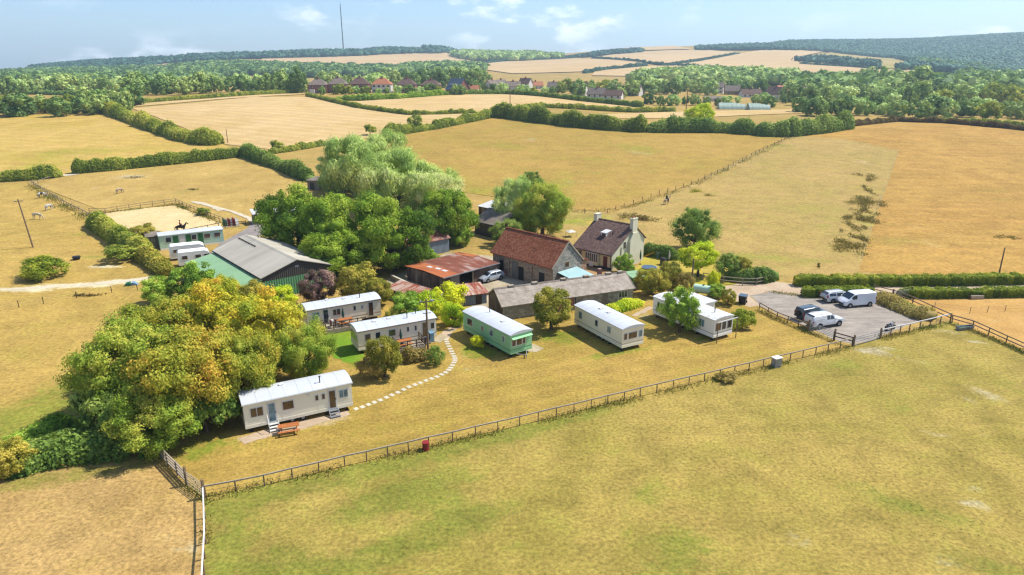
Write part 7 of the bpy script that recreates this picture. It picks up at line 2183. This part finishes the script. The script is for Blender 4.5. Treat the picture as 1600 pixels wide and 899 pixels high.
wood('hill_forest', [(1395, 112), (1440, 110), (1520, 122), (1640, 135), (1660, 52), (1560, 58), (1400, 66), (1200, 73), (1090, 77), (1080, 80), (1200, 80), (1290, 82), (1400, 93), (1432, 103)], 11, 9, 13, 'dark forest covering the right-hand hills', seed=1, n_leaf=10, lf=.20)
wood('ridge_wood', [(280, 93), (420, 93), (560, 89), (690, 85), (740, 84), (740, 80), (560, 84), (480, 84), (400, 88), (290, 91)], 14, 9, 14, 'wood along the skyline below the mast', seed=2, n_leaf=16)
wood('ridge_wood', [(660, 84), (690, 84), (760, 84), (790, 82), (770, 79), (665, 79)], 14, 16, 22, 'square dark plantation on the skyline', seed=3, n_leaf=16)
wood('slope_wood', [(705, 90), (740, 96), (800, 97), (880, 92), (840, 88), (780, 84), (710, 87)], 15, 11, 16, 'pale wood on the slope under the skyline plantation', 'far_leaf', 4, n_leaf=16)
wood('left_wood', [(0, 135), (120, 135), (230, 133), (330, 124), (400, 118), (480, 122), (560, 121), (600, 118), (600, 111), (400, 103), (330, 102), (250, 110), (160, 112), (60, 114), (0, 118)], 13, 8, 12, 'broad wood filling the far left valley', 'far_leaf', 5, n_leaf=22)
wood('left_ridge_wood', [(45, 112), (160, 110), (225, 108), (250, 101), (320, 97), (400, 92), (300, 93), (160, 99), (60, 107)], 14, 9, 13, 'wooded ridge on the left skyline', 'hazed_forest_leaf', 6, n_leaf=18)
wood('village_wood', [(590, 118), (660, 122), (730, 120), (760, 112), (735, 104), (650, 106), (600, 112)], 12, 8, 12, 'dense wood above the village', 'far_leaf', 7, n_leaf=22)
wood('valley_wood', [(990, 133), (1100, 134), (1210, 136), (1260, 132), (1200, 124), (1100, 119), (1040, 123), (990, 130)], 12, 10, 15, 'dense dark wood in the middle of the valley', 'far_leaf', 8, n_leaf=22)
wood('valley_wood', [(1230, 150), (1330, 152), (1430, 150), (1640, 150), (1640, 128), (1530, 128), (1480, 139), (1400, 137), (1260, 134)], 12, 10, 14, 'leafy wood spread across the right valley floor', 'far_leaf', 9, n_leaf=22)
wood('down_scrub', [(1245, 97), (1300, 102), (1380, 108), (1372, 104), (1330, 99), (1290, 93)], 14, 6, 11, 'dark scrub patches on the far down', 'hazed_forest_leaf', 10, n_leaf=14)
wood('down_scrub', [(1425, 106), (1480, 112), (1530, 120), (1560, 116), (1490, 106), (1440, 101)], 13, 8, 12, 'wooded foot of the right-hand hills', 'far_leaf', 11, n_leaf=18)
wood('down_scrub', [(895, 92), (940, 88), (1005, 83), (1000, 80), (940, 84)], 14, 7, 10, 'thin wood edge on the central down', 'hazed_forest_leaf', 12, n_leaf=14)

# ------------------------------------------------------------------ rough grass on the near paddocks
def fringe(name, pts, n, label, seed, w=.35, h=(.08, .28)):
    """Longer grass left uncut along a fence."""
    rs = np.random.RandomState(seed)
    P = np.array(px_poly(pts)); d = np.linalg.norm(np.diff(P, axis=0), axis=1); L_ = np.concatenate([[0], np.cumsum(d)])
    s_ = rs.uniform(0, L_[-1], n); s_ = s_[np.sin(s_ * .9) + np.sin(s_ * .37 + 1) + rs.normal(0, .7, n) > -.6]
    X = np.interp(s_, L_, P[:, 0]) + rs.normal(0, w, len(s_)); Y = np.interp(s_, L_, P[:, 1]) + rs.normal(0, w, len(s_))
    hh = rs.uniform(*h, len(s_))
    Q = np.column_stack([X, Y, ground_z(X, Y) + hh * .5])
    N = rs.normal(0, 1, (len(s_), 3)); N[:, 2] *= .4
    t = np.stack([rs.rand(len(s_)), .5 + .4 * np.sin(s_ * .5), hh, np.ones(len(s_))], 1)
    return tag(link(name, leaves(name, Q, N, hh * .6, t, 'fringe_blade', 1.0, .6, (), seed)), label, 'grass', None, 'stuff')


fringe('fence_line_grass', [(322, 779), (539, 731), (812, 667), (1192, 577), (1331, 543)], 6000, 'longer green grass along the front fence', 1)
fringe('fence_line_grass', [(1376, 530), (1484, 505), (1544, 527), (1620, 560)], 3500, 'longer grass along the trough corner fence', 2)
fringe('fence_line_grass', [(1186, 486), (1262, 520), (1303, 534)], 1500, 'grass fringe along the car park fence', 3)
fringe('fence_line_grass', [(1205, 457), (1262, 464), (1362, 465), (1452, 499)], 2600, 'weedy fringe round the car park edge', 4, .4, (.08, .25))
fringe('fence_line_grass', [(243, 706), (292, 759), (320, 780), (321, 850)], 1500, 'grass fringe along the left foreground fence', 5, .25)
fringe('fence_line_grass', [(148, 347), (100, 323), (50, 291)], 3000, 'rough grass along the old left paddock fence', 6, .9, (.15, .5))
fringe('fence_line_grass', [(893, 332), (975, 327), (1080, 292), (1180, 244), (1236, 216)], 3500, 'rough grass under the hillside wire fence', 7, .7, (.15, .45))
fringe('fence_line_grass', [(140, 336), (220, 327), (275, 320), (350, 351)], 2400, 'rough grass around the arena fence', 8, .6, (.15, .45))

# ------------------------------------------------------------------ summer haze
hz = MB().box(-6300, -6300, -1.5, 6300, 6300, 262)
hm = bpy.data.materials.new('haze_air'); hm.use_nodes = True
hn = hm.node_tree; hn.nodes.remove(hn.nodes['Principled BSDF'])
pv = hn.nodes.new('ShaderNodeVolumePrincipled')
pv.inputs['Color'].default_value = (.66, .87, 1.0, 1)
pv.inputs['Density'].default_value = 1.7e-4
pv.inputs['Anisotropy'].default_value = .2
hn.links.new(pv.outputs[0], hn.nodes['Material Output'].inputs['Volume'])
MATS['haze_air'] = hm
tag(link('haze', hz.mesh('haze', 'haze_air')), 'thin pale blue summer haze over the land', 'haze', None, 'stuff')
